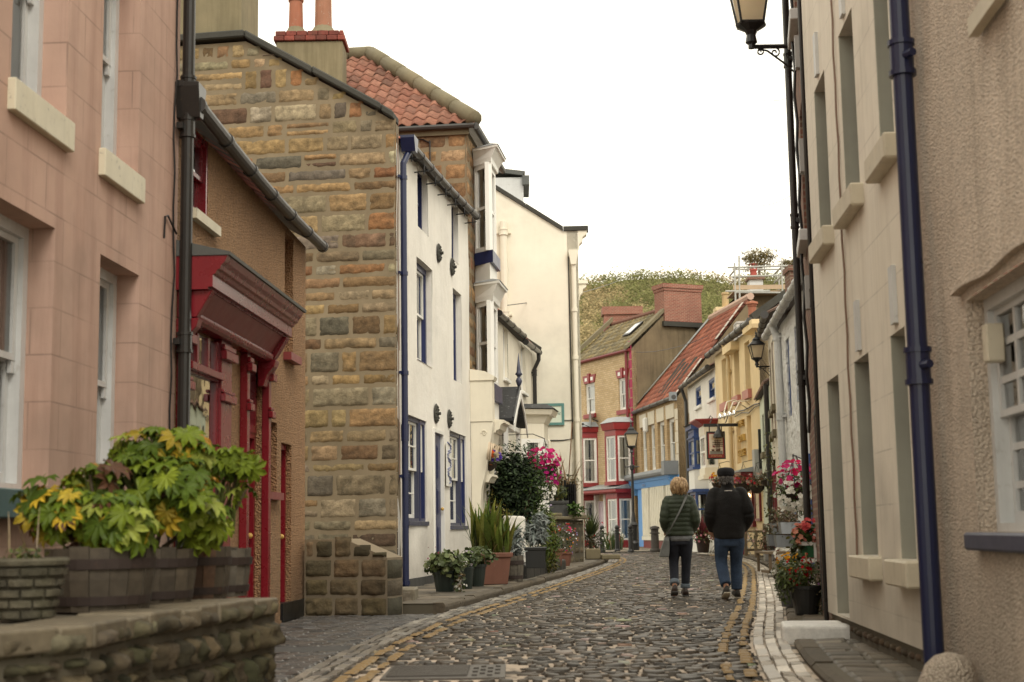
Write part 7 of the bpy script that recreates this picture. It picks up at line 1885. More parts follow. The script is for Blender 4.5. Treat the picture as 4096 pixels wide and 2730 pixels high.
t = plant('potted_geranium', 'leafy geranium spilling from a round dark green pot beside the navy door', 'potted plant', x, y, PZ); round_pot(t, .17, .30, MAT['plasticgreen'])
bush(t, [((0,0,.40),(.30,.26,.19),420,'round',.075,[(.11,.15,.05),(.15,.19,.07),(.08,.11,.035),(.18,.20,.08)],dict(seed=1)), ((.2,-.1,.15),(.10,.08,.2),60,'round',.05,[(.10,.13,.05),(.22,.16,.08)],dict(seed=2))]); flow(t, [((.22,-.12,.1),(.08,.08,.06),5,.04,WHT,dict(seed=3)), ((-.15,-.1,.55),(.2,.15,.08),4,.03,[(.3,.06,.12)],dict(seed=4))])
x, y = pos_(1868, 2358)
t = plant('potted_pansy', 'small white pansies in a slim dark green pot between the geraniums', 'potted plant', x, y+.1, PZ); round_pot(t, .10, .32, MAT['plasticgreen']); bush(t, [((0,0,.42),(.16,.14,.13),130,'oval',.05,GRN,dict(seed=5))]); flow(t, [((0,-.05,.45),(.16,.12,.12),14,.045,[(.7,.68,.62),(.5,.45,.5)],dict(seed=6))])
x, y = pos_(1905, 2350)
t = plant('potted_geranium', 'geranium in a tapered dark green pot against the terracotta planter', 'potted plant', x, y+.16, PZ); round_pot(t, .15, .34, MAT['plasticgreen']); bush(t, [((0,0,.47),(.26,.22,.15),300,'round',.065,[(.11,.15,.05),(.14,.18,.06),(.08,.11,.04)],dict(seed=7))])
x, y = pos_(1955, 2340); tpx, tpy = x, y+.3
t = plant('terracotta_planter', 'large square terracotta planter full of tall strap leaves', 'planter', tpx, tpy, PZ); square_pot(t, .60, .50, MAT['terracotta'], rot=.25)
mb = MB(); blades(mb, (-.10,0,.45), 60, .95, .085, [(.07,.12,.018),(.11,.16,.025),(.055,.09,.018),(.17,.18,.035)], 8, .55, .16, .4); blades(mb, (.18,0,.45), 55, .80, .075, [(.08,.13,.02),(.12,.16,.025),(.18,.17,.04)], 9, .75, .14, .5); blades(mb, (0,0,.45), 26, .45, .02, [(.25,.19,.09)], 10, 1.1, .2, 1.2); mb.build('strap_leaves', MAT['leaf'], t)
x, y = pos_(2055, 2328)
t = barrel('small_half_barrel', 'small half barrel planter holding a silver leaved plant', x, y+.17, PZ, .17, .42, 5)
bush(t, [((.02,0,.60),(.16,.14,.20),420,'fern',.10,SILV,dict(seed=11,up=.9)), ((.06,-.05,.78),(.08,.08,.14),110,'fern',.09,SILV,dict(seed=12,up=.9))])
a = ground(2046, 2296, PZ); b = ground(2106, 2298, PZ)
t = thing('white_garden_wall', 'short thick whitewashed wall end with a rounded top between the planters', 'wall', ((a[0]+b[0])/2, a[1], 0))
wdt = (b[0]-a[0]); zt = at(2076, 2066, a[1]).z
mb = MB(); mb.prism([(-wdt*1.0,.05),(wdt*.5,.05),(wdt*.5,zt-.05),(wdt*.42,zt),(-wdt*1.0,zt+.02)], -.0, 3.2, ax='y'); mb.build('wall', MAT['whitewash'], t, bevel=.04, seg=3)
# low black edging stones
e0 = LK.pos(sL(24.6), -.30); 
t = thing('edging_stones', 'low black painted stone edging under the square black planter', 'edging', (e0[0], e0[1], PZ))
mb = MB(); r = random.Random(6); s = sL(24.6)
while s < sL(30.2):
    l = r.uniform(.7,1.1); p0 = LK.pos(s+.01, -.22); p1 = LK.pos(s+l-.01, -.22); h = r.uniform(.17,.26)
    f_ = Facade(p0, p1); M = Matrix.Translation((p0[0]-e0[0], p0[1]-e0[1], 0)) @ Matrix.Rotation(f_.rz, 4, 'Z'); m = MB(); m.box(0, f_.L, 0, .45, -.1, h); xf(m, M); mb.add(m.v, m.f); s += l
mb.build('stones', paint('flaking_black_stone_paint', (.025,.024,.022), rough=.6, var=.4, wear=.5, wearc=(.20,.18,.14)), t, bevel=.04, seg=2)
x, y = pos_(2143, 2274, .31); sx, sy = x, y+.2
t = plant('silver_cineraria', 'silver cineraria in a square black planter on the black edging', 'potted plant', sx, sy, .31); square_pot(t, .36, .36, MAT['plasticblack'], taper=.9)
bush(t, [((0,0,.58),(.20,.18,.22),640,'fern',.11,SILV,dict(seed=14,up=.8)), ((.10,.0,.80),(.13,.12,.14),260,'fern',.10,SILV,dict(seed=15,up=.9))])
x, y = pos_(2205, 2268, .25)
t = plant('feathery_shrub', 'tall feathery bright green plant behind the silver cineraria', 'shrub', x-.02, y+.25, .2)
bush(t, [((0,0,.55),(.18,.18,.62),800,'fern',.10,[(.10,.16,.02),(.14,.2,.025),(.07,.12,.02),(.18,.2,.03)],dict(seed=16,up=.6)), ((-.12,.1,.95),(.22,.15,.3),300,'fern',.1,[(.06,.10,.02),(.09,.13,.025)],dict(seed=17)), ((.05,-.1,.1),(.14,.1,.2),120,'oval',.06,[(.2,.15,.04),(.12,.13,.03)],dict(seed=18))]); flow(t, [((-.1,.1,1.05),(.25,.15,.3),9,.045,[(.55,.45,.65),(.7,.68,.66)],dict(seed=19))])
x, y = pos_(2226, 2262, .22)
t = plant('terracotta_pot', 'small round terracotta pot with trailing green leaves', 'potted plant', x, y+.15, .2); round_pot(t, .15, .36, MAT['terracotta']); bush(t, [((0,0,.45),(.2,.18,.18),160,'oval',.06,GRN,dict(seed=20))])
x, y = pos_(2256, 2258, .2)
t = plant('mixed_flower_pot', 'red and purple flowers overflowing a hidden pot below the stone wall', 'potted plant', x, y+.5, .15); round_pot(t, .2, .3, MAT['terracotta']); bush(t, [((0,0,.55),(.32,.26,.36),420,'oval',.055,GRN,dict(seed=21))]); flow(t, [((0,-.05,.58),(.34,.26,.36),110,.04,[(.55,.03,.06),(.45,.1,.4),(.7,.68,.7),(.35,.3,.55),(.6,.25,.05)],dict(seed=22)), ((-.02,-.2,.85),(.2,.1,.12),5,.10,[(.62,.01,.02),(.6,.02,.15)],dict(seed=23))])
# big evergreen by the porch
c = at(2056, 1940, 29.5)
t = plant('evergreen_shrub', 'large dark glossy evergreen shrub hiding the porch of the pale cottage', 'shrub', c.x, c.y, .1)
sc = c.y/F; z_ = c.z-.1
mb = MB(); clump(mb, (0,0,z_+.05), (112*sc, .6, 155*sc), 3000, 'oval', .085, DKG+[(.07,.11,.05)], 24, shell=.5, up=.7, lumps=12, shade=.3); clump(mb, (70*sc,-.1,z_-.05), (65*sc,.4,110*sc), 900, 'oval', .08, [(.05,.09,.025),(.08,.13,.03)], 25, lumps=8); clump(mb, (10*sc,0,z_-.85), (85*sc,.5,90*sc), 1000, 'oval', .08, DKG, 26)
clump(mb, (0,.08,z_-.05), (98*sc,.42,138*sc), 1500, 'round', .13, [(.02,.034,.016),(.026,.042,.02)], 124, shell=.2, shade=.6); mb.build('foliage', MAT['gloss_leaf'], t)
mb = MB(); clump(mb, (-95*sc,-.1,z_-.55), (48*sc,.3,115*sc), 700, 'oval', .07, [(.34,.28,.06),(.22,.2,.05),(.12,.13,.04)], 27); clump(mb, (-45*sc,-.3,z_-.75), (55*sc,.25,60*sc), 350, 'oval', .075, [(.42,.35,.10),(.25,.23,.07)], 28); mb.build('variegated_foliage', MAT['leaf'], t)
mb = MB()
for i in range(7): mb.tube([(.1*math.cos(i), .1*math.sin(i), 0), (.35*math.cos(i*2.1), .25*math.sin(i*1.7), z_)], [.03,.012], 5)
mb.build('stems', MAT['wood'], t)
a = ground(2332, 2243, .1); t = thing('stone_step', 'pair of rough stone blocks stepping down at the restaurant corner', 'step', (a[0]+.1, a[1]+.4, .115))
mb = MB(); mb.box(0,.42,0,.5,0,.30); mb.box(.425,.95,-.3,.5,0,.13); mb.build('blocks', MAT['stonecope'], t, bevel=.03, seg=2)
# hanging baskets
def basket(label, c, r, fol, flw, bracket=None, mat='soil', hang=.45):
    t = thing('hanging_basket', label, 'hanging basket', c, 0, 'hanging baskets along the street')
    mb = MB(); mb.lathe([(.02,-r*.9),(r*.45,-r*.8),(r*.8,-r*.45),(r,0),(r*.95,.02),(.02,.03)], (0,0,0), 16); mb.build('bowl', paint('dark_basket_liner', (.035,.022,.015), rough=.95), t)
    mb = MB(); top = Vector((0,0,hang))
    for i in range(3): mb.tube([top, (r*math.cos(2.1*i), r*math.sin(2.1*i), 0)], .005, 4)
    if bracket: mb.tube([top, (0,0,hang+.03), *bracket], .011, 5)
    mb.build('bracket', MAT['black'], t)
    mb = MB()
    for a in fol: clump(mb, *a[:6], **a[6])
    mb.build('foliage', MAT['leaf'], t)
    if flw: flow(t, flw)
    return t
c = at(1953, 1852, 28.2)
w_ = T.world(.28, -.2, 0); bx = (w_[0]-c.x, w_[1]-c.y)
basket('hanging basket of orange and purple pansies by the cream shop pilaster', c, .19, [((0,0,.06),(.24,.22,.14),260,'oval',.06,GRN,dict(seed=30)), ((-.02,0,.22),(.09,.09,.16),150,'fern',.1,[(.16,.22,.03),(.22,.26,.04)],dict(seed=31,up=1.5))],
    [((.15,-.12,.14),(.10,.1,.1),14,.09,[(.10,.05,.35),(.14,.07,.45)],dict(seed=32)), ((.02,-.15,.18),(.12,.08,.07),9,.08,[(.75,.18,.02),(.7,.12,.02)],dict(seed=33)), ((-.14,-.1,.16),(.08,.08,.06),6,.075,[(.35,.3,.65),(.5,.45,.7)],dict(seed=34)), ((0,-.2,-.05),(.12,.04,.08),3,.07,[(.75,.2,.03)],dict(seed=35))], [(bx[0]*.5,bx[1]*.5,.62),(bx[0],bx[1],.62),(bx[0],bx[1],.25),(0,0,.46)], hang=.42)
c = at(2180, 1870, 31.5); qb = Q.world(max(.1, (31.5-Q.A[1])/Q.d[1]), -.05)
basket('hanging basket of magenta petunias with trailing white flowers by the porch', c, .24, [((0,0,.0),(.36,.3,.34),420,'oval',.07,[(.05,.09,.02),(.08,.13,.03)],dict(seed=36)), ((-.05,0,-.35),(.25,.2,.3),220,'oval',.07,[(.07,.12,.025),(.12,.17,.03)],dict(seed=37))],
    [((-.05,-.08,.18),(.36,.26,.26),120,.105,[(.55,.015,.14),(.48,.01,.12),(.62,.03,.2)],dict(seed=38)), ((.14,-.1,-.1),(.22,.2,.3),60,.10,[(.55,.02,.22),(.45,.02,.2)],dict(seed=39)), ((.08,-.15,-.5),(.14,.14,.24),30,.085,WHT,dict(seed=40))], [(-.25,.2,.75),(qb[0]-c.x, qb[1]-c.y, .72)], hang=.6)
# stone wall, railing and pots outside the restaurant
a = ground(2222, 2262, .1); b = ground(2331, 2250, .1)
SWf = Facade((a[0], a[1]+.5), (b[0]+.05, b[1])); sw_ = SWf.root('stone_garden_wall', 'weathered sandstone garden wall with coping slabs below the restaurant', 'wall')
zs = at(2290, 2082, b[1]).z
mb = MB(); mb.box(0, SWf.L, .02, .5, 0, zs); mb.build('core', MAT['mortardark'], sw_)
mb = MB(); blocks(mb, courses(0, SWf.L, .05, lambda x: zs-.02, 61, hs=(.22,.3), ls=(.3,.55)), .02, depth=.03, seed=62, pal=[(.22,.17,.11),(.18,.14,.09),(.25,.2,.14)], rough=.02, joint=.02); mb.build('stones', MAT['masonry'], sw_, smooth=True)
mb = MB(); mb.box(-.05, SWf.L*.66, -.06, .55, zs+.003, zs+.09); mb.box(SWf.L*.66+.01, SWf.L+.07, -.08, .6, zs+.02, zs+.14); mb.box(0, SWf.L*.4, .1, .5, zs+.093, zs+.18); mb.build('coping', MAT['stonecope'], sw_, bevel=.02)
a_ = at(2195, 2075, 38.0); b_ = at(2300, 2075, 37.2)
RL = Facade((a_.x, a_.y), (b_.x, b_.y)); rl_ = RL.root('iron_railing', 'black iron railing and gate panel above the stone garden wall', 'railing')
zr0, zr1 = zs+.1, at(2250, 1940, 37.6).z
mb = MB(); n = 14
for i in range(n): x = RL.L*i/(n-1); mb.tube([(x,0,zr0),(x,0,zr1+.08*(i%2))], .014, 5)
mb.box(0, RL.L, -.015, .015, zr1-.25, zr1-.21); mb.box(0, RL.L, -.015, .015, zr0+.1, zr0+.14); mb.box(RL.L*.66, RL.L, .02, .06, zr0, zr1); mb.tube([(RL.L*.64,0,zr0),(RL.L*.64,0,zr1+.12)], .03, 6)
mb.build('bars', MAT['black'], rl_)
c = at(2235, 2030, 37.6)
t = plant('withered_border', 'withered brown tall stems and leaves behind the iron railing', 'shrub', c.x, c.y+.5, zs)
mb = MB(); blades(mb, (-.1,0,0), 60, 1.9, .05, [(.30,.19,.09),(.22,.13,.06),(.36,.25,.13),(.12,.12,.04)], 71, .5, .35, .9); clump(mb, (-.25,0,.4), (.35,.3,.35), 260, 'fern', .12, [(.13,.14,.06),(.2,.17,.08)], 72); mb.tube([(.2,0,0),(.42,0,2.6)], .015, 4, (.28,.16,.09)); clump(mb, (.25,-.1,.95), (.35,.25,.3), 130, 'oval', .12, [(.06,.08,.03),(.10,.10,.04),(.2,.13,.05)], 73); mb.build('foliage', MAT['leaf'], t)
t = plant('black_trough', 'square black patterned trough on the stone ledge behind the railing', 'planter', c.x-.05, c.y-.4, zs-.05); square_pot(t, .55, .55, MAT['plinth'], taper=1.0); bush(t, [((0,0,.75),(.35,.3,.22),260,'fern',.10,[(.10,.13,.06),(.07,.1,.04),(.2,.22,.05)],dict(seed=74))])
t = plant('ledge_plant', 'fresh green rosette plant on the wall coping by the downpipe', 'plant', *at(2303, 2068, 36.9).xy, zs+.12); bush(t, [((0,0,.16),(.24,.2,.16),90,'oval',.14,[(.07,.14,.02),(.10,.18,.03)],dict(seed=75,up=1.2))])
c = at(2362, 2140, 43.0)
t = plant('cordyline', 'spiky green cordyline palm in a pot at the restaurant corner', 'palm', c.x, c.y, .115); 
mb = MB(); mb.tube([(0,0,0),(0,0,c.z-.3)], [.07,.05], 8, (.12,.09,.06)); rngl = random.Random(76)
blades(mb, (0,0,c.z-.25), 90, .85, .045, [(.06,.09,.03),(.09,.12,.035),(.05,.07,.03)], 77, 1.6, .03, .35); blades(mb, (0,0,c.z-.3), 30, .7, .04, [(.20,.14,.06),(.26,.17,.07)], 78, 2.6, .03, .8); mb.build('fronds', MAT['leaf'], t)
bush(t, [((-.02,-.2,.45),(.42,.35,.42),700,'oval',.06,[(.07,.08,.035),(.10,.10,.045),(.05,.06,.03)],dict(seed=79)), ((.35,-.1,.45),(.18,.15,.35),160,'oval',.06,GRN,dict(seed=80))], name='underplanting'); flow(t, [((.3,-.2,.5),(.25,.15,.4),14,.07,WHT,dict(seed=81)), ((.0,-.15,.9),(.5,.2,.3),10,.08,[(.5,.02,.04)],dict(seed=82))])
c = at(2420, 2190, 63.); t = plant('grassy_tub', 'tuft of grassy leaves and white flowers at the foot of the red trimmed bay window', 'potted plant', c.x+.45, 63.5, .05); mb = MB(); blades(mb, (0,0,0), 70, .9, .05, GRN+[(.2,.17,.08)], 83, .7, .35, .7); mb.build('foliage', MAT['leaf'], t); flow(t, [((0,0,.7),(.5,.3,.25),25,.09,WHT,dict(seed=84))])

# ---------------------------------------------------------------- bollards and street lamps
def bollard(label, u, v, h, r, mat, cat='bollard', group='black bollards at the bend'):
    g_ = ground(u, v, .03); t = thing('bollard', label, cat, (g_[0], g_[1], .03), 0, group); mb = MB()
    mb.lathe([(r*1.25,0),(r*1.25,.08),(r,.12),(r*.92,h*.6),(r*.9,h*.68)], (0,0,0), 14); mb.build('post', mat, t, smooth=False)
    mb = MB(); mb.lathe([(r*.9,h*.68),(r*1.2,h*.69),(r*1.2,h*.73),(r*.9,h*.74),(r*.9,h*.84),(r*1.2,h*.85),(r*.6,h*.89)], (0,0,0), 14)
    if r < .14: mb.ball((0,0,h*.95), r*.95, 12, 8)
    else: mb.lathe([(r*1.2,h*.88),(r*1.1,h*.95),(r*.5,h*.985),(.02,h)], (0,0,0), 14)
    mb.build('cap', mat, t)
bollard('leftmost ball topped black bollard at the bend', 2410, 2210, 1.05, .10, MAT['black'])
bollard('middle ball topped black bollard in front of the bay window', 2470, 2208, 1.05, .10, MAT['black'])
bollard('ball topped black bollard beside the lamp post', 2524, 2211, 1.05, .10, MAT['black'])
bollard('stout brown bollard with a domed cap in front of the blue shop', 2621, 2207, 1.04, .17, paint('brown_iron', (.05,.042,.036), rough=.6))
def lantern(t, w, h, mat, z=0.0, lit=False):
    """four-sided tapering lantern standing on z"""
    mb = MB(); b, tp = w*.30, w*.5
    fr = []
    for sx_, sy_ in ((-1,-1),(1,-1),(1,1),(-1,1)): mb.tube([(sx_*b,sy_*b,z),(sx_*tp,sy_*tp,z+h)], w*.035, 5)
    for zz, s_ in ((z, b), (z+h, tp)):
        q = [(-s_,-s_,zz),(s_,-s_,zz),(s_,s_,zz),(-s_,s_,zz),(-s_,-s_,zz)]; mb.tube(q, w*.04, 5)
    mb.lathe([(b*.35,-w*.55),(b*.55,-w*.50),(b*.42,-w*.3),(b*.6,-w*.18),(b*1.35,-w*.05),(b*1.4,0)], (0,0,z), 10)
    q2 = math.sqrt(2)
    mb.lathe([(tp*q2*1.14,h),(tp*q2*1.14,h+w*.04),(tp*q2*.62,h+w*.30),(tp*q2*.5,h+w*.34),(tp*q2*.5,h+w*.42),(tp*q2*.55,h+w*.44),(tp*q2*.2,h+w*.62),(.004,h+w*.66)], (0,0,z), 4, rot=math.pi/4)
    mb.lathe([(w*.04,h+w*.6),(w*.10,h+w*.72),(w*.04,h+w*.82),(w*.07,h+w*.90),(.003,h+w*1.12)], (0,0,z), 8)
    mb.build('lantern_frame', mat, t)
    mb = MB(); e = .93; vs = [(sx_*b*e,sy_*b*e,z+.004) for sx_,sy_ in ((-1,-1),(1,-1),(1,1),(-1,1))]+[(sx_*tp*e,sy_*tp*e,z+h-.004) for sx_,sy_ in ((-1,-1),(1,-1),(1,1),(-1,1))]
    mb.add(vs, [(0,1,5,4),(1,2,6,5),(2,3,7,6),(3,0,4,7)]); mb.build('lantern_glass', MAT['lampglass'], t)
    mb = MB(); mb.tube([(0,0,z),(0,0,z+h*.3)], w*.04, 6); mb.ball((0,0,z+h*.45), w*.13, 8, 6, sc=(1,1,1.5)); mb.build('bulb', paint('milky_bulb', (.85,.78,.62), rough=.5), t, smooth=True)
def scroll(mb, c, r, turns, n, a0, sg, rad, plane_y=0):
    mb.tube([(c[0]+sg*r*(1-.8*i/n)*math.cos(a0+turns*2*math.pi*i/n), plane_y, c[2]+r*(1-.8*i/n)*math.sin(a0+turns*2*math.pi*i/n)) for i in range(n+1)], rad, 5)
def wall_lamp(label, lx, ly, lz, wall_dx, w, h):
    """lantern at the end of a scrolled bracket; wall_dx = distance to the wall on the right"""
    t = thing('wall_lamp', label, 'street lamp', (lx, ly, lz)); lantern(t, w, h, MAT['black'])
    za = -w*.62; mb = MB(); mb.tube([(0,0,-w*.45),(0,0,za-.02)], w*.09, 8); mb.tube([(-w*.06,0,za),(wall_dx,0,za)], w*.062, 6); mb.box(wall_dx-.02, wall_dx+.03, -.05, .05, za-w*.9, za+w*.12)
    k = wall_dx; mb.tube([(k*.12,0,za-.03),(k*.3,0,za-w*.12),(k*.6,0,za-w*.45),(k*.85,0,za-w*.78),(k,0,za-w*.8)], w*.03, 5)
    for f, r in ((.16,.11),(.45,.14),(.75,.2)): scroll(mb, (k*f,0,za-w*(r+.03)), w*r, 1.3, 18, math.pi*.5, -1, w*.025)
    scroll(mb, (k*.92,0,za-w*.55), w*.12, 1.3, 16, -math.pi*.4, 1, w*.025); mb.build('bracket', MAT['black'], t)
c = at(3003, 100, 15.6); wx = at(3212, 190, 15.6).x
wall_lamp('large black wall lantern on a scrolled bracket high above the near right houses', c.x, c.y, c.z, wx-c.x, .42, .55)
c = at(3027, 1434, 37.2); wx = at(3093, 1460, 37.2).x
wall_lamp('small black wall lantern on the maroon windowed house across from the pub', c.x, c.y, c.z, wx-c.x, .36, .34)
g_ = ground(2537, 2202, .05); D_ = g_[1]; zl = at(2525, 1786, D_).z; zt_l = at(2525, 1752, D_).z
t = thing('lamp_post', 'tall black lamp post with a lantern in front of the red trimmed house', 'street lamp', (g_[0], g_[1], .05))
mb = MB(); mb.lathe([(.22,0),(.22,.3),(.16,.4),(.17,1.0),(.2,1.08),(.11,1.2),(.065,1.6),(.055,3.4),(.10,3.45),(.10,3.6),(.05,3.65),(.045,zl-.35),(.09,zl-.3),(.05,zl-.2)], (0,0,0), 14); mb.tube([(-.3,0,3.55),(.3,0,3.55)], .03, 6); mb.build('post', MAT['black'], t, smooth=False)
lantern(t, .52, .52, MAT['black'], z=zl-.05)

# ---------------------------------------------------------------- right-hand flowers, benches and pots
def anchor(u, v, d): c = at(u, v, d); return c
c = at(3178, 1960, 18.5); wb = at(3236, 1850, 18.5)
basket('large hanging basket of magenta and white petunias beside the black downpipes', c, .19, [((0,0,.0),(.27,.26,.26),520,'oval',.06,[(.06,.10,.02),(.09,.14,.03),(.12,.17,.04)],dict(seed=101)), ((.18,0,-.18),(.13,.12,.22),150,'oval',.05,[(.10,.12,.03),(.25,.2,.05)],dict(seed=102))],
    [((0,-.05,.2),(.24,.22,.16),70,.085,[(.55,.01,.09),(.5,.02,.14),(.6,.05,.2)],dict(seed=103)), ((-.04,-.1,-.06),(.26,.2,.2),85,.075,WHT,dict(seed=104,front=(0,-.5,-.1))), ((.12,-.1,.05),(.2,.15,.15),16,.085,[(.55,.02,.12)],dict(seed=105))], [(wb.x-c.x,.3,.40),(wb.x-c.x,.3,.1),(.05,.05,.44)], hang=.42)
def pos2(u, v, z=.06): return ground(u, v, z)
x, y = pos2(3232, 2462); bx_, by_ = x+.02, y+.15
t = plant('black_flower_pot', 'large glossy black pot with red salvia and trailing grasses by the white step', 'potted plant', bx_, by_, .06); round_pot(t, .165, .29, MAT['plasticblack'], taper=.70)
bush(t, [((-.1,-.02,.38),(.22,.17,.18),420,'oval',.05,[(.08,.12,.03),(.12,.16,.04),(.16,.18,.06)],dict(seed=110)), ((.1,.02,.42),(.16,.14,.16),200,'oval',.05,[(.07,.11,.03),(.14,.12,.06)],dict(seed=111)), ((.12,-.12,.15),(.05,.05,.2),110,'fern',.05,[(.14,.11,.05),(.10,.12,.04)],dict(seed=112)), ((-.22,.02,.30),(.11,.10,.2),200,'fern',.06,[(.12,.17,.05),(.17,.2,.07)],dict(seed=113))])
mb = MB(); blades(mb, (-.05,0,.27), 40, .34, .012, [(.14,.18,.05),(.2,.2,.08)], 114, .9, .1, 1.1); mb.build('grass', MAT['leaf'], t)
flow(t, [((.0,-.1,.5),(.05,.03,.12),26,.035,[(.45,.005,.01),(.38,.005,.012)],dict(seed=115)), ((-.15,-.12,.48),(.06,.05,.08),10,.03,[(.45,.01,.02)],dict(seed=116)), ((-.13,-.1,.34),(.05,.03,.06),12,.03,[(.42,.01,.02)],dict(seed=117)), ((.1,-.1,.33),(.1,.06,.06),8,.025,[(.3,.12,.3)],dict(seed=118))])
mb = MB(); mb.tube([(.02,-.05,.27),(.0,-.07,.62)], .008, 5); mb.build('cane', paint('bamboo_cane', (.42,.25,.12)), t)
c = at(3160, 2290, 16.0)
t = plant('pansy_pot', 'orange, white and violet pansies crowded in a grey pot on the pavement edge', 'potted plant', c.x, c.y, .07); round_pot(t, .13, .34, MAT['plinth'], taper=.8)
zc = c.z-.07
bush(t, [((0,0,.44),(.17,.15,.13),260,'oval',.05,GRN,dict(seed=120)), ((-.06,-.05,.30),(.14,.12,.14),160,'oval',.055,[(.08,.14,.03),(.12,.17,.04)],dict(seed=121))]); flow(t, [((.0,-.03,.49),(.15,.13,.10),38,.052,[(.72,.34,.01),(.78,.42,.02),(.65,.28,.01)],dict(seed=122)), ((-.07,0,.58),(.10,.08,.06),22,.048,WHT,dict(seed=123)), ((.1,-.08,.40),(.07,.05,.06),10,.05,[(.45,.38,.6),(.6,.55,.66)],dict(seed=124)), ((-.17,-.08,.40),(.04,.04,.05),5,.045,WHT,dict(seed=125))])
c = at(3225, 2205, 15.5)
t = plant('window_box', 'green and white painted flower box on a white stand, full of pink begonias', 'flower box', c.x+.06, c.y, .06); zb_ = c.z-.06
mb = MB(); mb.box(-.13,.2,-.09,.09,zb_-.08,zb_+.06); mb.build('box', paint('bottle_green_paint', (.015,.10,.035), rough=.4), t)
mb = MB(); mb.box(-.14,.21,-.10,.10,zb_+.061,zb_+.10); mb.box(-.135,.205,-.095,.095,zb_-.12,zb_-.081); mb.box(-.0,.03,-.115,-.101,zb_-.12,zb_+.18); mb.tube([(.015,-.105,zb_+.17),(.015,.1,zb_+.10)], .014, 6)
for x in (-.11, .16): mb.box(x, x+.03, -.07, .07, .0, zb_-.121)
mb.build('stand', MAT['white'], t)
mb = MB(); mb.box(-.131,.201,-.091,-.0905,zb_-.08,zb_-.07); mb.build('red_line', MAT['brightred'], t)
bush(t, [((0,0,zb_+.17),(.2,.13,.10),170,'round',.075,[(.05,.09,.02),(.08,.13,.03)],dict(seed=126)), ((-.14,-.03,zb_+.06),(.12,.1,.16),90,'round',.06,[(.07,.11,.03),(.14,.13,.04)],dict(seed=127))]); flow(t, [((.01,-.03,zb_+.26),(.15,.11,.09),62,.062,[(.62,.11,.10),(.66,.16,.14),(.58,.08,.09)],dict(seed=128)), ((-.14,-.06,zb_+.17),(.07,.07,.11),26,.06,[(.68,.24,.18),(.7,.32,.22)],dict(seed=129)), ((.0,-.1,zb_+.15),(.1,.04,.04),9,.06,[(.68,.25,.2)],dict(seed=130))])
a = ground(3128, 2578, .0)
t = thing('white_doorstep', 'white painted stone doorstep jutting onto the narrow right pavement', 'step', (a[0], a[1], 0), -.16)
mb = MB(); blocks(mb, [(.01,.60,.0,.155)], .01, depth=.012, seed=8, pal=[(.74,.73,.70)], rough=.01, edge=.03, res=.03); mb.box(.005,.605,.0,.62,-.03,.15,(.75,.74,.71)); mb.build('block', vcol('white_step_paint', rough=.5, amt=.25, stain=.25, stainc=(.3,.27,.22), bstr=.2), t, bevel=.03, seg=3)
def trough(label, u, v, d, w, h, pal, seed, n=120, fl=None, zb=None):
    c = at(u, v, d); t = thing('grey_trough', label, 'planter', (c.x, c.y, c.z), 0, 'grey planters by the pub')
    mb = MB(); mb.prism([(-w/2*.9,0),(w/2*.9,0),(w/2,h),(-w/2,h)], -.12, .12, ax='y'); mb.build('box', MAT['zinc'], t); mb = MB(); mb.box(-w/2*.92,w/2*.92,-.11,.11,h,h+.02); mb.build('soil', MAT['soil'], t)
    bush(t, [((0,0,h+.12),(w*.62,.2,.18),n,'fern',.09,pal,dict(seed=seed))]); 
    if fl: flow(t, fl)
    return t
DRY = [(.20,.13,.08),(.26,.16,.10),(.14,.11,.05),(.10,.11,.04)]
trough('upper grey trough of dried brown heather against the white rubble house', 3130, 2136, 27.5, .42, .2, DRY, 131, 260)
trough('second upper grey trough of heather nearest the white step', 3160, 2136, 25.0, .36, .2, DRY, 132, 200)
trough('lower grey trough of withered flowers behind the pansies', 3110, 2184, 28.5, .40, .22, DRY, 133, 240)
trough('lower right grey trough half hidden by orange pansies', 3145, 2190, 26.0, .40, .22, DRY, 134, 200)
mb = MB(); a = at(3128, 2160, 27.2); t = thing('planter_stand', 'dark wooden stand holding the grey troughs', 'plant stand', (a.x, 27.0, .09)); mb.box(-.35,.45,-.2,.6,.0,.04); mb.box(-.35,.45,-.25,1.2,a.z-.35,a.z-.31)
for x in (-.33,.40):
    for yy in (-.2, 1.1): mb.box(x,x+.05,yy,yy+.05,.0,a.z-.35)
mb.build('frame', MAT['wood'], t)
x, y = ground(3083, 2243, .1)
t = plant('grey_square_pot', 'pale grey square pot with reddish leaves on the pavement by the bench', 'potted plant', x, y+.2, .095); square_pot(t, .28, .26, MAT['guttergrey'], taper=.85); bush(t, [((0,0,.42),(.24,.2,.2),200,'oval',.07,[(.24,.07,.05),(.18,.09,.05),(.1,.1,.04)],dict(seed=135)), ((-.22,.1,.6),(.3,.2,.25),160,'oval',.06,[(.07,.11,.03),(.15,.13,.05)],dict(seed=136))]); flow(t, [((-.22,0,.6),(.32,.2,.25),12,.06,[(.6,.4,.4)],dict(seed=137))])
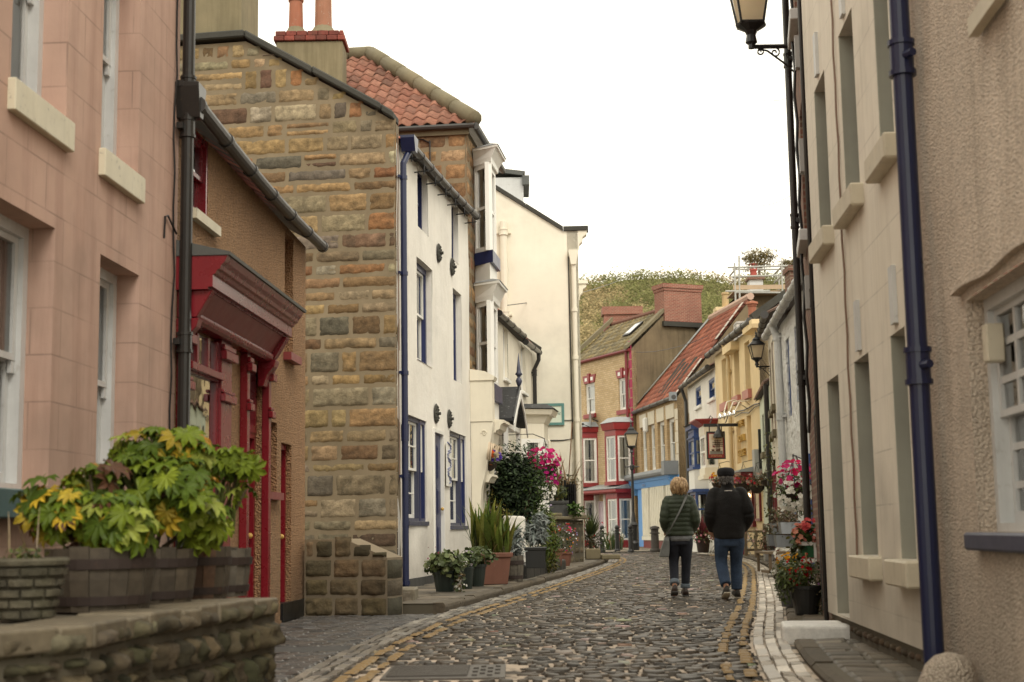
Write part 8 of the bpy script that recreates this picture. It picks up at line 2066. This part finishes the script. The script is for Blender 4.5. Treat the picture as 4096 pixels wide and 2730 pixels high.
# bench in front of the pub
x0, y0 = ground(3020, 2230, .1)
t = thing('wooden_bench', 'weathered wooden bench seen end on in front of the yellow pub', 'bench', (x0, y0, .095), 0)
bw, bl = .62, 1.8
mb = MB()
for yy in (0, bl):
    m = MB(); m.prism([(0,0),(.09,0),(.07,.45),(.11,.62),(.09,.72),(.0,.62)], yy, yy+.08, ax='y'); m.box(bw-.05,bw+.03,yy,yy+.08,0,.95); m.box(.08,bw-.05,yy+.01,yy+.07,.15,.22); m.box(-.04,bw,yy-.005,yy+.085,.70,.76); m.build('end_frame', MAT['wood'], t, bevel=.01)
mb = MB()
for i in range(5): mb.box(.06+i*.10,.14+i*.10,.0,bl+.08,.42,.45)
mb.build('seat', MAT['wood'], t)
mb = MB()
for i in range(3): mb.box(bw-.03,bw,.08,bl,.55+i*.14,.65+i*.14)
mb.build('backrest', MAT['wood'], t)
def chair(label, u, v, d, rz):
    c = at(u, v, d); t = thing('folding_chair', label, 'chair', (c.x, d, .09), rz, 'metal folding chairs outside the pub'); mb = MB()
    for x in (-.22, .22): mb.tube([(x,-.22,0),(x,.2,.85)], .016, 6); mb.tube([(x,.22,0),(x,-.2,.5)], .016, 6)
    mb.tube([(-.22,.2,.85),(.22,.2,.85)], .016, 6); mb.tube([(-.22,.14,.7),(.22,.14,.7)], .014, 6); mb.build('frame', MAT['galv'], t)
    mb = MB(); mb.box(-.21,.21,-.22,.16,.46,.49); mb.build('seat', MAT['white'], t)
chair('silver folding chair leaning just right of the walking man', 2992, 2180, 45.0, .9)
chair('white folding chair between the two walkers', 2862, 2180, 48.0, 1.2)
c = at(2985, 2150, 46.5); t = thing('red_cooler', 'small red panel beside the folding chair', 'board', (c.x, 46.5, .09), .2); mb = MB(); mb.box(-.18,.18,-.04,.04,0,.72); mb.box(-.14,.14,-.046,-.0405,.08,.64); mb.build('panel', MAT['brightred'], t, bevel=.01)
x, y = ground(2818, 2212, .09)
t = plant('red_leaved_tub', 'brown tub of dark red spikes and pink flowers between the two walkers', 'potted plant', x, y+.3, .09); round_pot(t, .26, .5, MAT['hoop']); mb = MB(); blades(mb, (0,0,.45), 60, .9, .06, [(.16,.03,.05),(.22,.05,.07),(.10,.03,.03)], 140, .8, .15, .5); mb.build('spikes', MAT['leaf'], t); bush(t, [((.0,0,.6),(.5,.4,.35),300,'oval',.09,[(.08,.13,.03),(.12,.17,.04),(.15,.16,.05)],dict(seed=141))]); flow(t, [((.1,-.1,.65),(.5,.4,.35),34,.09,[(.65,.25,.32),(.7,.4,.42)],dict(seed=142))])
for (u, v, d, r, lab, pal, sd) in ((2975,1938,44.2,.30,'hanging basket of pink flowers under the pub fascia',[(.6,.15,.28),(.55,.08,.06),(.65,.3,.35)],150), (3028,1946,42.5,.24,'hanging basket of fading red flowers at the pub corner',[(.5,.05,.06),(.5,.35,.3)],152), (3074,1924,38.5,.20,'nearly bare hanging basket on an ornate bracket by the pale green cottage',[(.4,.3,.25)],154), (2880,1935,48.5,.28,'hanging basket of orange marigolds behind the man in the cap',[(.7,.3,.02),(.75,.4,.03),(.5,.06,.05)],156)):
    c = at(u, v, d); nf = 8 if sd == 154 else 45
    basket(lab, c, r, [((0,0,.1),(r*1.35,r*1.3,r*.9),260,'oval',.09,[(.10,.12,.04),(.16,.13,.06),(.2,.14,.08)],dict(seed=sd))], [((0,-.05,.2),(r*1.3,r*1.2,r*.8),nf,.10,pal,dict(seed=sd+1))], [(.3,.2,.75),(.55,.25,.7)], hang=.65)
c = at(3092, 2000, 36.4)
t = plant('climbing_vine', 'straggly yellow green vine climbing beside the maroon windowed house', 'climber', c.x-.12, 36.0, .1); mb = MB(); r = random.Random(9)
for i in range(3):
    pts = [(.1*math.sin(k*.9+i)+.05*i, -.05*k*.1, .28*k) for k in range(10+i)]; mb.tube(pts, .012, 4, (.10,.08,.04))
    for p_ in pts[2:]: clump(mb, p_, (.2,.12,.16), 9, 'oval', .10, [(.14,.17,.04),(.2,.2,.05),(.08,.11,.03)], int(p_[2]*100)+i)
mb.build('foliage', MAT['leaf'], t)
# overhead wires
def wire(label, a, b, sag, r=.008):
    a, b = Vector(a), Vector(b); mb = MB(); mb.tube([a.lerp(b, i/16)-Vector((0,0,sag*4*(i/16)*(1-i/16)))-a for i in range(17)], r, 4, caps=False); o = mb.build('overhead_wire', MAT['black']); o.location = a; tag(o, label, 'cable')
wire('thin overhead wire running from the porch cottage across the cream restaurant gable', at(2030,1222,36), at(2560,1083,70), .25, .012)
wire('thin overhead wire from the red trimmed house gable to the blue shop roof', at(2540,1410,69.8), at(2830,1345,60), .2, .012)
wire('short overhead wire from the high black downpipe across the sky', at(3215,370,15.6), at(3035,400,20), .05, .003)
wire('faint lower overhead wire leaving the narrow brick house', at(3215,745,15.6), at(3050,823,20), .05, .003)
# ---------------------------------------------------------------- the two walkers, seen from behind (local +y = walking direction)
def ell(mb, z, rx, ry, cx=0, cy=0, n=20, p=1.0):
    return [(cx+rx*math.copysign(abs(math.cos(2*math.pi*j/n))**p, math.cos(2*math.pi*j/n)), cy+ry*math.copysign(abs(math.sin(2*math.pi*j/n))**p, math.sin(2*math.pi*j/n)), z) for j in range(n)]
def soft(o, vox=.013, it=6, f=.5):
    m = o.modifiers.new('Remesh', 'REMESH'); m.mode = 'VOXEL'; m.voxel_size = vox; m.use_smooth_shade = True
    s = o.modifiers.new('Smooth', 'SMOOTH'); s.factor = f; s.iterations = it; return o
def chain(pts, n):
    pts = [Vector(p) for p in pts]; out = []
    for i in range(len(pts)-1):
        for k in range(n):
            t = k/n; a = pts[max(i-1,0)]; b = pts[i]; c = pts[i+1]; d = pts[min(i+2,len(pts)-1)]
            out.append(.5*((2*b)+(c-a)*t+(2*a-5*b+4*c-d)*t*t+(3*b-a-3*c+d)*t**3))
    return out+[pts[-1]]
def radii(rs, n):
    out = []
    for a, b in zip(rs, rs[1:]): out += [a+(b-a)*k/n for k in range(n)]
    return out+[rs[-1]]
def cloth(name, c, sc=60, bst=.3, rough=.85, fold=0):
    m, nt, b = newmat(name); v = ocoords(nt)
    col = mix(nt, ramp(nt, noise_n(nt, v, 9, 5), [(.3,0.),(.7,1.)]), tuple(x*.75 for x in c), tuple(x*1.25 for x in c))
    link(nt, col, b.inputs['Base Color']); b.inputs['Roughness'].default_value = rough; b.inputs['Specular IOR Level'].default_value = .25
    h = noise_n(nt, v, sc, 3)
    if fold: h = math_n(nt, 'ADD', h, math_n(nt, 'MULTIPLY', noise_n(nt, ocoords(nt, (1,1,2.2)), 7, 3), fold))
    bump(nt, b, h, bst, .02); return m
skin = cloth('skin', (.45,.25,.17), 80, .08, .5)
def hand(mb, w, d, sx):
    """palm with four curled fingers and a side thumb, tucked in the pocket"""
    w = Vector(w); d = Vector(d).normalized(); s = Vector((0,0,1)).cross(d).normalized(); u = d.cross(s)
    mb.loft([[tuple(w + d*t + s*(.038*a*math.cos(2*math.pi*j/10)) + u*(.016*math.sin(2*math.pi*j/10))) for j in range(10)] for t, a in ((-.02,.75),(.03,1.),(.085,1.05))])
    for i, L in enumerate((.065,.078,.073,.058)):
        b = w + d*.08 + s*(-.028+.019*i); mb.tube([b, b+d*L*.5-u*.006, b+d*L*.8-u*.028, b+d*L*.85-u*.045], [.009,.0088,.008,.006], 7)
    b = w + d*.02 + s*(-.036*sx); mb.tube([b, b+d*.03-s*.02*sx, b+d*.06-s*.018*sx-u*.01], [.012,.011,.007], 7)
def head(mb, c, r):
    x, y, z = c
    mb.ball((x,y,z), r, 18, 12, sc=(.80,.98,1.12)); mb.ball((x,y+r*.28,z-r*.62), r*.62, 14, 8, sc=(.92,.95,.8))
    mb.tube([(x,y+r*.85,z+.01),(x,y+r*1.16,z-r*.22),(x,y+r*.92,z-r*.3)], [r*.09,r*.15,r*.08], 8)
    for s in (-1,1):
        mb.ball((x+s*r*.80,y-.0,z-r*.08), r*.24, 8, 6, sc=(.35,.75,1.2)); mb.ball((x+s*r*.3,y+r*.86,z+r*.02), r*.11, 8, 6)
    mb.tube([(x-r*.25,y+r*.82,z-r*.55),(x,y+r*.90,z-r*.55),(x+r*.25,y+r*.82,z-r*.55)], r*.06, 6)
def person(label, x, y, sc, rz=0): 
    t = thing('person', label, 'person', (x, y, .018), rz); t.scale = (sc, sc, sc); return t
def body(t, J, r=1.0):
    mb = MB()
    mb.loft([ell(mb, z, a*r, b*r) for z, a, b in ((.80,.145,.10),(.95,.135,.095),(1.15,.155,.10),(1.32,.14,.08),(1.40,.06,.06),(1.52,.055,.06))])
    for s in (-1, 1):
        sh, el, wr = J['arm'][s]; mb.tube(chain([(s*.08,0,1.34), sh, el, wr], 5), radii([.05,.045,.036,.026], 5), 10)
        hand(mb, wr, Vector(wr)-Vector(el)+Vector((0,0,-.05)), s)
        hp, kn, an = J['leg'][s]; mb.tube(chain([(hp[0],hp[1],hp[2]), kn, an], 6), radii([.075,.048,.035], 6), 10); mb.tube([an, (an[0],an[1]+.16,J['toe'][s])], [.035,.03], 8)
    head(mb, J['head'], J['hr'])
    soft(mb.build('body', skin, t, smooth=True), .012, 4, .4)
def shoe(t, an, toe, rise, m, sole):
    a = math.atan2(an[2]-.085-toe, .2); M = Matrix.Translation((an[0], an[1]-.07, an[2]-.085+rise)) @ Matrix.Rotation(-a, 4, 'X')
    mb = MB(); prof = [(0,.038,.09),(.05,.043,.095),(.10,.045,.09),(.17,.05,.065),(.24,.045,.05),(.275,.025,.035)]
    mb.loft([[(w*math.cos(q), y, .022+max(0,math.sin(q))*h) if math.sin(q) >= 0 else (w*math.cos(q), y, .022+.012*math.sin(q)) for q in [2*math.pi*j/14 for j in range(14)]] for y, w, h in prof]); xf(mb, M); o = mb.build('shoe', m, t, smooth=True)
    mb = MB(); mb.prism([(-.042,-.005),(.042,-.005),(.052,.15),(.045,.25),(.02,.285),(-.02,.285),(-.045,.25),(-.052,.15)], 0, .020, ax='z'); xf(mb, M); mb.build('sole', sole, o, bevel=.006)
# woman: green quilted jacket, grey shirt tail, dark jeans with rolled cuffs, grey shoulder bag
gx, gy = ground(2728, 2393)
t = person('person with tousled blonde hair in a green quilted jacket, a grey bag across the back', gx, gy+.02, 1.0, -.03)
JW = dict(arm={-1:((-.155,0,1.29),(-.212,-.05,1.04),(-.165,.09,.89)), 1:((.155,0,1.29),(.215,-.05,1.04),(.175,.09,.89))}, leg={-1:((-.085,0,.82),(-.09,.05,.47),(-.105,-.16,.15)), 1:((.085,0,.82),(.08,.07,.46),(.06,.10,.085))}, toe={-1:.02, 1:.03}, head=(.01,.02,1.50), hr=.105)
body(t, JW, .92)
gj = cloth('green_quilting', (.030,.040,.024), 40, .15, .5)
mb = MB(); R_ = []; z = .825
prof_ = [(.825,.185,.135),(.95,.175,.13),(1.08,.175,.13),(1.2,.19,.13),(1.29,.185,.115),(1.34,.135,.095),(1.37,.085,.08),(1.41,.075,.075)]
while z < 1.41:
    rx = float(np.interp(z, [p[0] for p in prof_], [p[1] for p in prof_])); ry = float(np.interp(z, [p[0] for p in prof_], [p[2] for p in prof_])); q = .012*abs(math.sin(math.pi*(z-.825)/.062))**.6
    R_.append(ell(mb, z, rx+q, ry+q, n=28)); z += .0062
mb.loft(R_)
for s in (-1, 1):
    sh, el, wr = JW['arm'][s]; pts = chain([(s*.10,0,1.30), sh, el, wr], 14); rs = radii([.06,.068,.062,.046], 14)
    mb.tube(pts, [r_+.009*abs(math.sin(i*.72))**.6 for i, r_ in enumerate(rs)], 16)
soft(mb.build('jacket', gj, t, smooth=True), .0085, 2, .4)
mb = MB(); mb.loft([ell(mb, z, rx, ry, n=24) for z, rx, ry in ((.755,.172,.125),(.80,.176,.128),(.86,.165,.12))]); mb.build('shirt_tail', cloth('grey_marl', (.19,.20,.21)), t, smooth=True)
def trousers(t, J, m, waist, rs, hem):
    mb = MB(); mb.loft([ell(mb, z, rx, ry, n=24) for z, rx, ry in waist])
    for s in (-1, 1):
        hp, kn, an = J['leg'][s]; b = Vector(kn).lerp(Vector(an), hem); mb.tube(chain([(hp[0]*.9,hp[1],hp[2]+.03),(hp[0]*1.0,hp[1],hp[2]-.1), kn, b], 6), radii(rs, 6), 16)
    return soft(mb.build('trousers', m, t, smooth=True), .012, 4, .5)
trousers(t, JW, cloth('dark_denim', (.016,.018,.026), 90, .4, .8, 1.2), ((.70,.155,.12),(.78,.165,.122),(.90,.15,.11)), [.088,.094,.068,.058], .80)
for s in (-1, 1):
    hp, kn, an = JW['leg'][s]; k, a = Vector(kn), Vector(an); mb = MB(); mb.tube([k.lerp(a,.76), k.lerp(a,.78), k.lerp(a,.915), k.lerp(a,.93)], [.058,.066,.066,.058], 16); mb.build('trouser_cuff', cloth('pale_denim_cuff', (.13,.155,.185), 90, .3), t, smooth=True)
    shoe(t, an, JW['toe'][s], .0, paint('brown_shoe_leather', (.035,.02,.015), rough=.45), MAT['plinth'])
hm = vcol('blonde_hair', rough=.45, scale=40, amt=.35, stain=0, bstr=.2, grain=120)
mb = MB(); hc = Vector((.01,.0,1.505)); mb.ball(hc, .104, 18, 12, (.36,.22,.10), sc=(.97,1.02,1.12)); r = random.Random(12)
for i in range(230):
    a = r.uniform(0, 2*math.pi); e = r.uniform(-.1, 1.35); L = r.uniform(.10,.2); fl_ = r.uniform(-.004,.026); c = r.choice([(.44,.29,.15),(.38,.245,.12),(.50,.34,.19),(.32,.20,.10)])
    if math.sin(a) > .55 and e < .7: continue
    pts = []; sw = r.uniform(-.5,.5)
    for k in range(6):
        q = k/5; el_ = e - q*L/.1; aa = a + sw*q; rr = .105+.010*math.sin(q*5+i)+fl_*q*q
        zz = max(-.155, 1.12*rr*math.sin(el_) if el_ > -.9 else -.9*rr-.0)
        ce = max(.62, math.cos(el_)) if el_ < 0 else math.cos(el_)
        pts.append(hc + Vector((rr*ce*math.cos(aa), rr*1.04*ce*math.sin(aa), zz)))
    mb.tube(pts, [.012,.016,.016,.014,.011,.003], 6, c)
mb.build('hair', hm, t, smooth=True)
st_ = cloth('grey_leather', (.13,.135,.13), 60, .15, .5)
mb = MB(); pa = [(.10,-.03,1.395),(.085,-.10,1.34),(.0,-.155,1.17),(-.10,-.157,.99),(-.175,-.11,.86),(-.215,-.03,.80)]
for o_ in (0,): mb.loft([[(p_.x-.024,p_.y-.016,p_.z-.02),(p_.x+.024,p_.y-.016,p_.z+.02),(p_.x+.024,p_.y-.006,p_.z+.02),(p_.x-.024,p_.y-.006,p_.z-.02)] for p_ in chain(pa, 6)])
bag = thing('shoulder_bag', 'grey leather shoulder bag hanging at the left hip of the blonde walker', 'bag', (gx, gy+.02, .018), -.03)
mb.build('strap', st_, bag)
mb = MB(); mb.loft([[(-.185+x, y-.03, z) for x, y in ((-.045*w,-.16*d),(.045*w,-.15*d),(.05*w,.15*d),(-.04*w,.16*d))] for z, w, d in ((.54,1.2,1.0),(.55,1.4,1.05),(.66,1.2,.9),(.76,.8,.8),(.82,.4,.5))]); o = mb.build('bag_body', st_, bag, bevel=.012, seg=2)
xf_m = [tuple((v[0]+.22*(v[2]-.80)*.9, v[1], v[2])) for v in mb.v]
for i, v in enumerate(o.data.vertices): v.co = xf_m[i]
# man: flat cap, dark jacket, blue jeans
gx, gy = ground(2928, 2402)
t = person('person in a black flat cap, black zip jacket and blue jeans walking on the right', gx, gy+.05, 1.0, .02)
JM = dict(arm={-1:((-.185,0,1.37),(-.262,-.06,1.09),(-.205,.11,.90)), 1:((.185,0,1.37),(.265,-.06,1.09),(.21,.11,.90))}, leg={-1:((-.10,0,.83),(-.108,.05,.48),(-.09,-.17,.165)), 1:((.10,0,.83),(.098,.10,.47),(.09,.08,.085))}, toe={-1:.0, 1:.03}, head=(-.01,.03,1.585), hr=.108)
body(t, JM, 1.0)
bj = cloth('black_jacket', (.0085,.008,.008), 70, .3, .75, 2.5)
mb = MB(); mb.loft([ell(mb, z, rx, ry, n=26, p=.9) for z, rx, ry in ((.775,.185,.14),(.80,.20,.15),(.95,.222,.155),(1.15,.225,.155),(1.30,.215,.14),(1.39,.165,.115),(1.43,.10,.09),(1.455,.085,.085),(1.52,.08,.085))])
for s in (-1, 1):
    sh, el, wr = JM['arm'][s]; mb.tube(chain([(s*.12,0,1.36), sh, el, wr], 8), radii([.07,.082,.074,.055], 8), 16)
o = soft(mb.build('jacket', bj, t, smooth=True), .012, 4, .5)
mb = MB(); mb.box(-.055,.045,-.104,-.098,1.405,1.416); mb.build('jacket_piping', MAT['white'], t)
trousers(t, JM, cloth('blue_denim', (.028,.047,.085), 90, .5, .8, 2.2), ((.68,.165,.125),(.80,.18,.135),(.92,.17,.12)), [.095,.105,.080,.072], .93)
for s in (-1, 1): shoe(t, JM['leg'][s][2], JM['toe'][s], .0, paint('dark_suede', (.022,.018,.014), rough=.7), paint('pale_sole', (.38,.34,.27), rough=.7))
mb = MB(); mb.ball((-.01,.01,1.575), .108, 16, 10, (.10,.09,.085), sc=(.83,.98,.95)); r = random.Random(2)
for i in range(90):
    a = r.uniform(math.pi*.9, math.pi*2.1); z = 1.575+r.uniform(-.06,.03); p_ = Vector((-.01+.094*math.cos(a), .01+.112*math.sin(a), z)); k = r.uniform(.06,.2); mb.tube([p_, p_+Vector((.004*math.cos(a), .006*math.sin(a), -.035))], [.006,.002], 4, (k,k*.93,k*.87))
mb.build('hair', vcol('grey_hair', rough=.6, amt=.4, stain=0, bstr=.1), t, smooth=True)
mb = MB(); mb.loft([ell(mb, z, rx, ry, -.01, cy, n=22) for z, rx, ry, cy in ((1.60,.100,.115,.02),(1.62,.112,.13,.022),(1.665,.118,.138,.03),(1.70,.104,.124,.035),(1.718,.07,.09,.04),(1.725,.01,.02,.04))]); mb.loft([[(-.01-.07,.12,z),(-.01+.07,.12,z),(-.01+.05,.185,z-.015),(-.01-.05,.185,z-.015)] for z in (1.618,1.63)])
soft(mb.build('cap', cloth('black_wool', (.012,.012,.014), 150, .4, .95), t, smooth=True), .008, 3, .4)
# ---------------------------------------------------------------- scrub hill, tree, scaffolding and rooftops behind
prof = [(1270,650),(1325,640),(1380,634),(1450,630),(1520,624),(1580,617),(1640,624),(1685,634),(1720,628),(1760,624),(1800,626),(1850,630),(1950,640)]
top_ = [at(*d_(x, y), 190) for x, y in prof]
xs_ = [p.x for p in top_]; zs_ = [p.z-1.2 for p in top_]
def ridge_z(x): return float(np.interp(x, [xs_[0]-60]+xs_+[xs_[-1]+60], [zs_[0]-8]+zs_+[zs_[-1]-8]))
def hill_p(x, t):
    y = 112 + 78*t; f = t**.85; z = ridge_z(x*(1+.0*(t-1)))*f
    return Vector((x*(.62+.38*t), y, z - 2*(1-t) + 1.3*noise.noise(Vector((x*.09, t*5, 2)))*min(1, 3*t)))
mb = MB(); nx_, nt2 = 90, 30; X0, X1 = xs_[0]-55, xs_[-1]+55; vs = []
for j in range(nt2+8):
    for i in range(nx_+1):
        x = X0+(X1-X0)*i/nx_
        if j <= nt2: vs.append(hill_p(x, j/nt2))
        else:
            q = hill_p(x, 1.0); vs.append(q + Vector((0, (j-nt2)*6, -.12*(j-nt2)**2)))
mb.add(vs, [(j*(nx_+1)+i, j*(nx_+1)+i+1, (j+1)*(nx_+1)+i+1, (j+1)*(nx_+1)+i) for j in range(nt2+7) for i in range(nx_)])
m, nt_, b_ = newmat('hill_scrub_floor'); v_ = coords(nt_)
link(nt_, mix(nt_, ramp(nt_, noise_n(nt_, v_, .09, 6), [(.35, 0.), (.65, 1.)]), (.20,.19,.08), (.27,.22,.12)), b_.inputs['Base Color']); b_.inputs['Roughness'].default_value = .95
struct(mb.build('hill', m, smooth=True), 'steep green hillside rising behind the village roofs', 'hill')
rng = np.random.default_rng(5); mb = MB(); NT = 11500
pal_g = np.array([(.205,.205,.085),(.25,.24,.105),(.165,.175,.07)]); pal_b = np.array([(.38,.31,.165),(.43,.34,.19),(.32,.26,.14)])
tx = rng.uniform(xs_[0]-8, xs_[-1]+4, NT); tt = rng.uniform(.12, 1.03, NT)
pos = []; cl = []; sz = []; up = []
for x, t_ in zip(tx, tt):
    p = hill_p(x, min(1, t_)); k = noise.noise(Vector((x*.075, t_*3.2, 1.5))) + .55*noise.noise(Vector((x*.25, t_*9, 4)))
    pal = pal_b if k > .02 + .35*(1-t_) else pal_g; c0 = pal[rng.integers(3)]*rng.uniform(.85,1.15)*(1+.25*noise.noise(Vector((x*.5, t_*20, 8)))); h = rng.uniform(.4, 1.0)
    for q in range(13):
        o = rng.normal(size=3)*np.array((.55,.5,.42)); pos.append((p.x+o[0], p.y+o[1], p.z+.25+h*.4+o[2])); cl.append(c0*(.75+.25*np.clip((o[2]+.5), 0, 1.2))*rng.uniform(.8,1.2)); sz.append(rng.uniform(.2,.44))
pos = np.array(pos); n = len(pos); M = rotm(rng, n, np.tile(np.array((0,-.6,.8)), (n,1)), .38)
V, Fc = leaf_templ('quad'); Wv = np.einsum('nij,kj->nki', M, V)*np.array(sz)[:,None,None]+pos[:,None,:]
me = bpy.data.meshes.new('hill_scrub'); me.from_pydata(Wv.reshape(-1,3).tolist(), [], (np.arange(n*4).reshape(-1,4)).tolist())
ca = me.color_attributes.new('Col', 'FLOAT_COLOR', 'POINT'); arr = np.ones((n*4,4), np.float32); arr[:,:3] = np.repeat(np.array(cl), 4, axis=0); ca.data.foreach_set('color', arr.ravel())
o = bpy.data.objects.new('hill_scrub', me); COL.objects.link(o); me.materials.append(MAT['leaf']); o['kind'] = 'stuff'; me.materials.clear(); me.materials.append(leafmat('scrub_leaf', .9, .35, .05)); o['label'] = 'dense green and brown bramble scrub covering the hillside'; o['category'] = 'scrub'
def hill_tree(label, u, vb, vt, ru, d, seed, nleaf):
    b = at(u, vb, d); tp = at(u, vt, d); R_ = ru*d/F; t = thing('hill_tree', label, 'tree', b); H_ = tp.z-b.z; rnd = random.Random(seed)
    tr = MB(); tr.tube([(0,0,-.5),(.05,0,H_*.35)], [R_*.09,R_*.06], 7); tips = []
    def grow(p, dr, L, r, lv):
        q = p + dr*L; tr.tube([p, (p+q)/2+Vector((rnd.uniform(-.05,.05),0,0))*L, q], [r, r*.8, r*.55], 4, caps=False)
        tips.append(q)
        if lv < 4:
            for k in range(3 if lv < 2 else 2): 
                nd = (dr + Vector((rnd.gauss(0,.55), rnd.gauss(0,.55), rnd.uniform(-.05,.35)))).normalized(); grow(q, nd, L*rnd.uniform(.62,.85), r*.55, lv+1)
    for k in range(6): a = k*1.05; grow(Vector((.05,0,H_*.2)), Vector((math.cos(a)*.8, math.sin(a)*.8, .75)).normalized(), H_*.28, R_*.045, 0)
    tr.build('trunk', MAT['wood'], t)
    mb = MB(); clump(mb, (0,0,H_*.58), (R_,R_,H_*.44), nleaf, 'quad', .30, [(.30,.22,.08),(.24,.20,.07),(.36,.27,.10)], seed, shell=.35, lumps=14, var=.35)
    for q in tips[::3]: clump(mb, tuple(q), (.4,.4,.3), 6, 'quad', .26, [(.20,.15,.05),(.15,.13,.045)], rnd.randint(0,9999))
    mb.build('crown', MAT['leaf'], t)
hill_tree('round thinly leaved autumn tree on the skyline above the scaffolding', 3037, 1100, 998, 74, 180, 3, 900)
hill_tree('low autumn bush tree at the right end of the skyline', 3165, 1105, 1035, 45, 178, 4, 450)
# house hidden behind the shop roof, with scaffolded chimney
Y8 = 67.0
a = at(2962, 1175, Y8); b = at(3150, 1175, Y8)
t = thing('scaffolded_house', 'brown rendered house behind the shop roof with a scaffolded chimney', 'house', (a.x, Y8, 0)); hr = t
mb = MB(); mb.box(0, b.x-a.x, 0, 6, 0, a.z-.1); mb.build('wall', MAT['grime'], hr)
mb = MB(); mb.prism([(-.2,a.z-.1),((b.x-a.x),a.z-.1),((b.x-a.x)*.5,a.z+.12)], -.15, 6, ax='y'); mb.build('roof', MAT['stonedark'], hr)
def rel(u, v): p_ = at(u, v, Y8-.3); return p_.x-a.x, p_.z
x0, z0 = rel(3006, 1142); x1, z1 = rel(3059, 1112)
mb = MB(); mb.box(x0, x1, .2, .9, z0-.5, z1); ch = mb.build('chimney', MAT['greywhite'], hr)
mb = MB(); mb.box(x0-.08, x1+.08, .1, 1.0, z1+.003, z1+.12); mb.build('chimney_cap', MAT['brickold'], ch)
xm = rel(3026, 1100)[0]; zt_ = rel(3026, 1066)[1]
mb = MB(); mb.lathe([(.16,z1+.1),(.15,zt_-.1),(.18,zt_-.08),(.18,zt_),(.1,zt_)], (xm,.5,0), 12); mb.lathe([(.2,zt_+.25),(.02,zt_+.3)], (xm,.5,0), 10)
for i in range(4): mb.tube([(xm+.15*math.cos(i*1.57),.5+.15*math.sin(i*1.57),zt_),(xm+.18*math.cos(i*1.57),.5+.18*math.sin(i*1.57),zt_+.26)], .02, 4)
mb.build('chimney_pot', paint('red_clay', (.36,.07,.05), rough=.7), ch)
sc_ = thing('scaffolding', 'galvanised tube scaffolding with timber boards round the chimney', 'scaffold', (a.x, Y8-1.2, 0))
def sp3(u, v, dy=0): p_ = at(u, v, Y8-1.2+dy); return (p_.x-a.x, dy, p_.z)
mb = MB()
for u0, v0, u1, v1, dy in ((2938,1053,2946,1335,0),(2956,1024,2960,1290,0),(3126,1045,3130,1178,0),(3116,1110,3117,1145,2),(2910,1071,3165,1064,0),(2930,1078,3165,1078,2),(2926,1108,3165,1101,0),(2930,1112,3000,1106,2),(2902,1166,3080,1164,0),(2940,1170,3165,1172,0),(3105,1150,3128,1176,.3)):
    mb.tube([sp3(u0,v0,dy), sp3(u1,v1,dy)], .045, 6)
for u, v in ((2945,1074),(2948,1108),(2950,1166),(3127,1068),(3128,1104)): p_ = sp3(u, v); mb.tube([p_, (p_[0], 2.0, p_[2])], .045, 6)
mb.build('tubes', MAT['galv'], sc_)
mb = MB(); p0, p1 = sp3(2933, 1160), sp3(3165, 1139); mb.box(p0[0], p1[0], -.03, .0, p0[2], p1[2]); mb.box(p0[0], p1[0], .05, 2.0, p0[2]-.1, p0[2]-.04); mb.build('boards', MAT['board'], sc_)
# chimneys beyond the shop roof
Y9 = 74.0
def far_chimney(label, u0, u1, vt, vb, mat, pots, Y):
    p0, p1 = at(u0, vb, Y), at(u1, vt, Y); t = thing('chimney_stack', label, 'chimney', (p0.x, Y, p0.z-2.0)); w = p1.x-p0.x; h = p1.z-p0.z+2.0
    mb = MB(); mb.box(0, w, 0, .9, -6, h-.2); mb.box(-.08, w+.08, -.08, .98, h-.197, h); mb.build('stack', mat, t)
    for (pu, pvt, r, m) in pots:
        q = at(pu, pvt, Y+.4); x = q.x-p0.x; zt = q.z-p0.z+2.0; mb = MB(); mb.lathe([(r,h-.02),(r*.9,zt-.15),(r*1.12,zt-.12),(r*1.12,zt-.03),(r*.8,zt)], (x,.45,0), 12); mb.build('chimney_pot', m, t)
far_chimney('mossy yellow chimney stack with a buff pot behind the shop ridge', 2870, 2925, 1228, 1270, MAT['yellow'], [(2901, 1170, .19, MAT['buffpot'])], Y9)
far_chimney('low chimney stack with a red pot beside the scaffold poles', 2925, 2962, 1225, 1270, MAT['chimrender'], [(2942, 1182, .15, MAT['brickred'])], Y9-3)
# chimney shared by the pub and the white house
Yp = 52.3; p0 = at(2948, 1330, Yp); p1 = at(2992, 1285, Yp)
Mpb = Matrix.Rotation(-Yb.rz, 4, 'Z') @ Matrix.Translation((-Yb.A[0], -Yb.A[1], 0))
mb = MB(); mb.box(p0.x, p1.x, Yp, Yp+.8, p0.z-1.5, p1.z); xf(mb, Mpb); ch = mb.build('chimney', bricks('whitewashed_brick', (.62,.60,.56), (.10,.09,.08), (.55,.52,.47), blotch=.3), pub)
q = at(3010, 1270, Yp+.4); zt = at(3010, 1218, Yp+.4).z
mb = MB(); mb.lathe([(.17,q.z-.6),(.15,zt-.1),(.18,zt-.08),(.18,zt)], (q.x,q.y,0), 14); mb.lathe([(.24,zt+.0),(.22,zt+.08),(.02,zt+.14)], (q.x,q.y,0), 12); xf(mb, Mpb); mb.build('chimney_pot', MAT['claypot'], pub)
Yk = 30.5; p0 = at(3162, 1150, Yk); p1 = at(3188, 1062, Yk)
M4 = Matrix.Rotation(-R4.rz, 4, 'Z') @ Matrix.Translation((-R4.A[0], -R4.A[1], 0))
mb = MB(); mb.box(p0.x, p1.x+.3, Yk, Yk+.6, p0.z-.8, p1.z-.12); mb.box(p0.x-.04, p1.x+.34, Yk-.04, Yk+.64, p1.z-.117, p1.z); xf(mb, M4); mb.build('chimney', MAT['brickold'], h4)
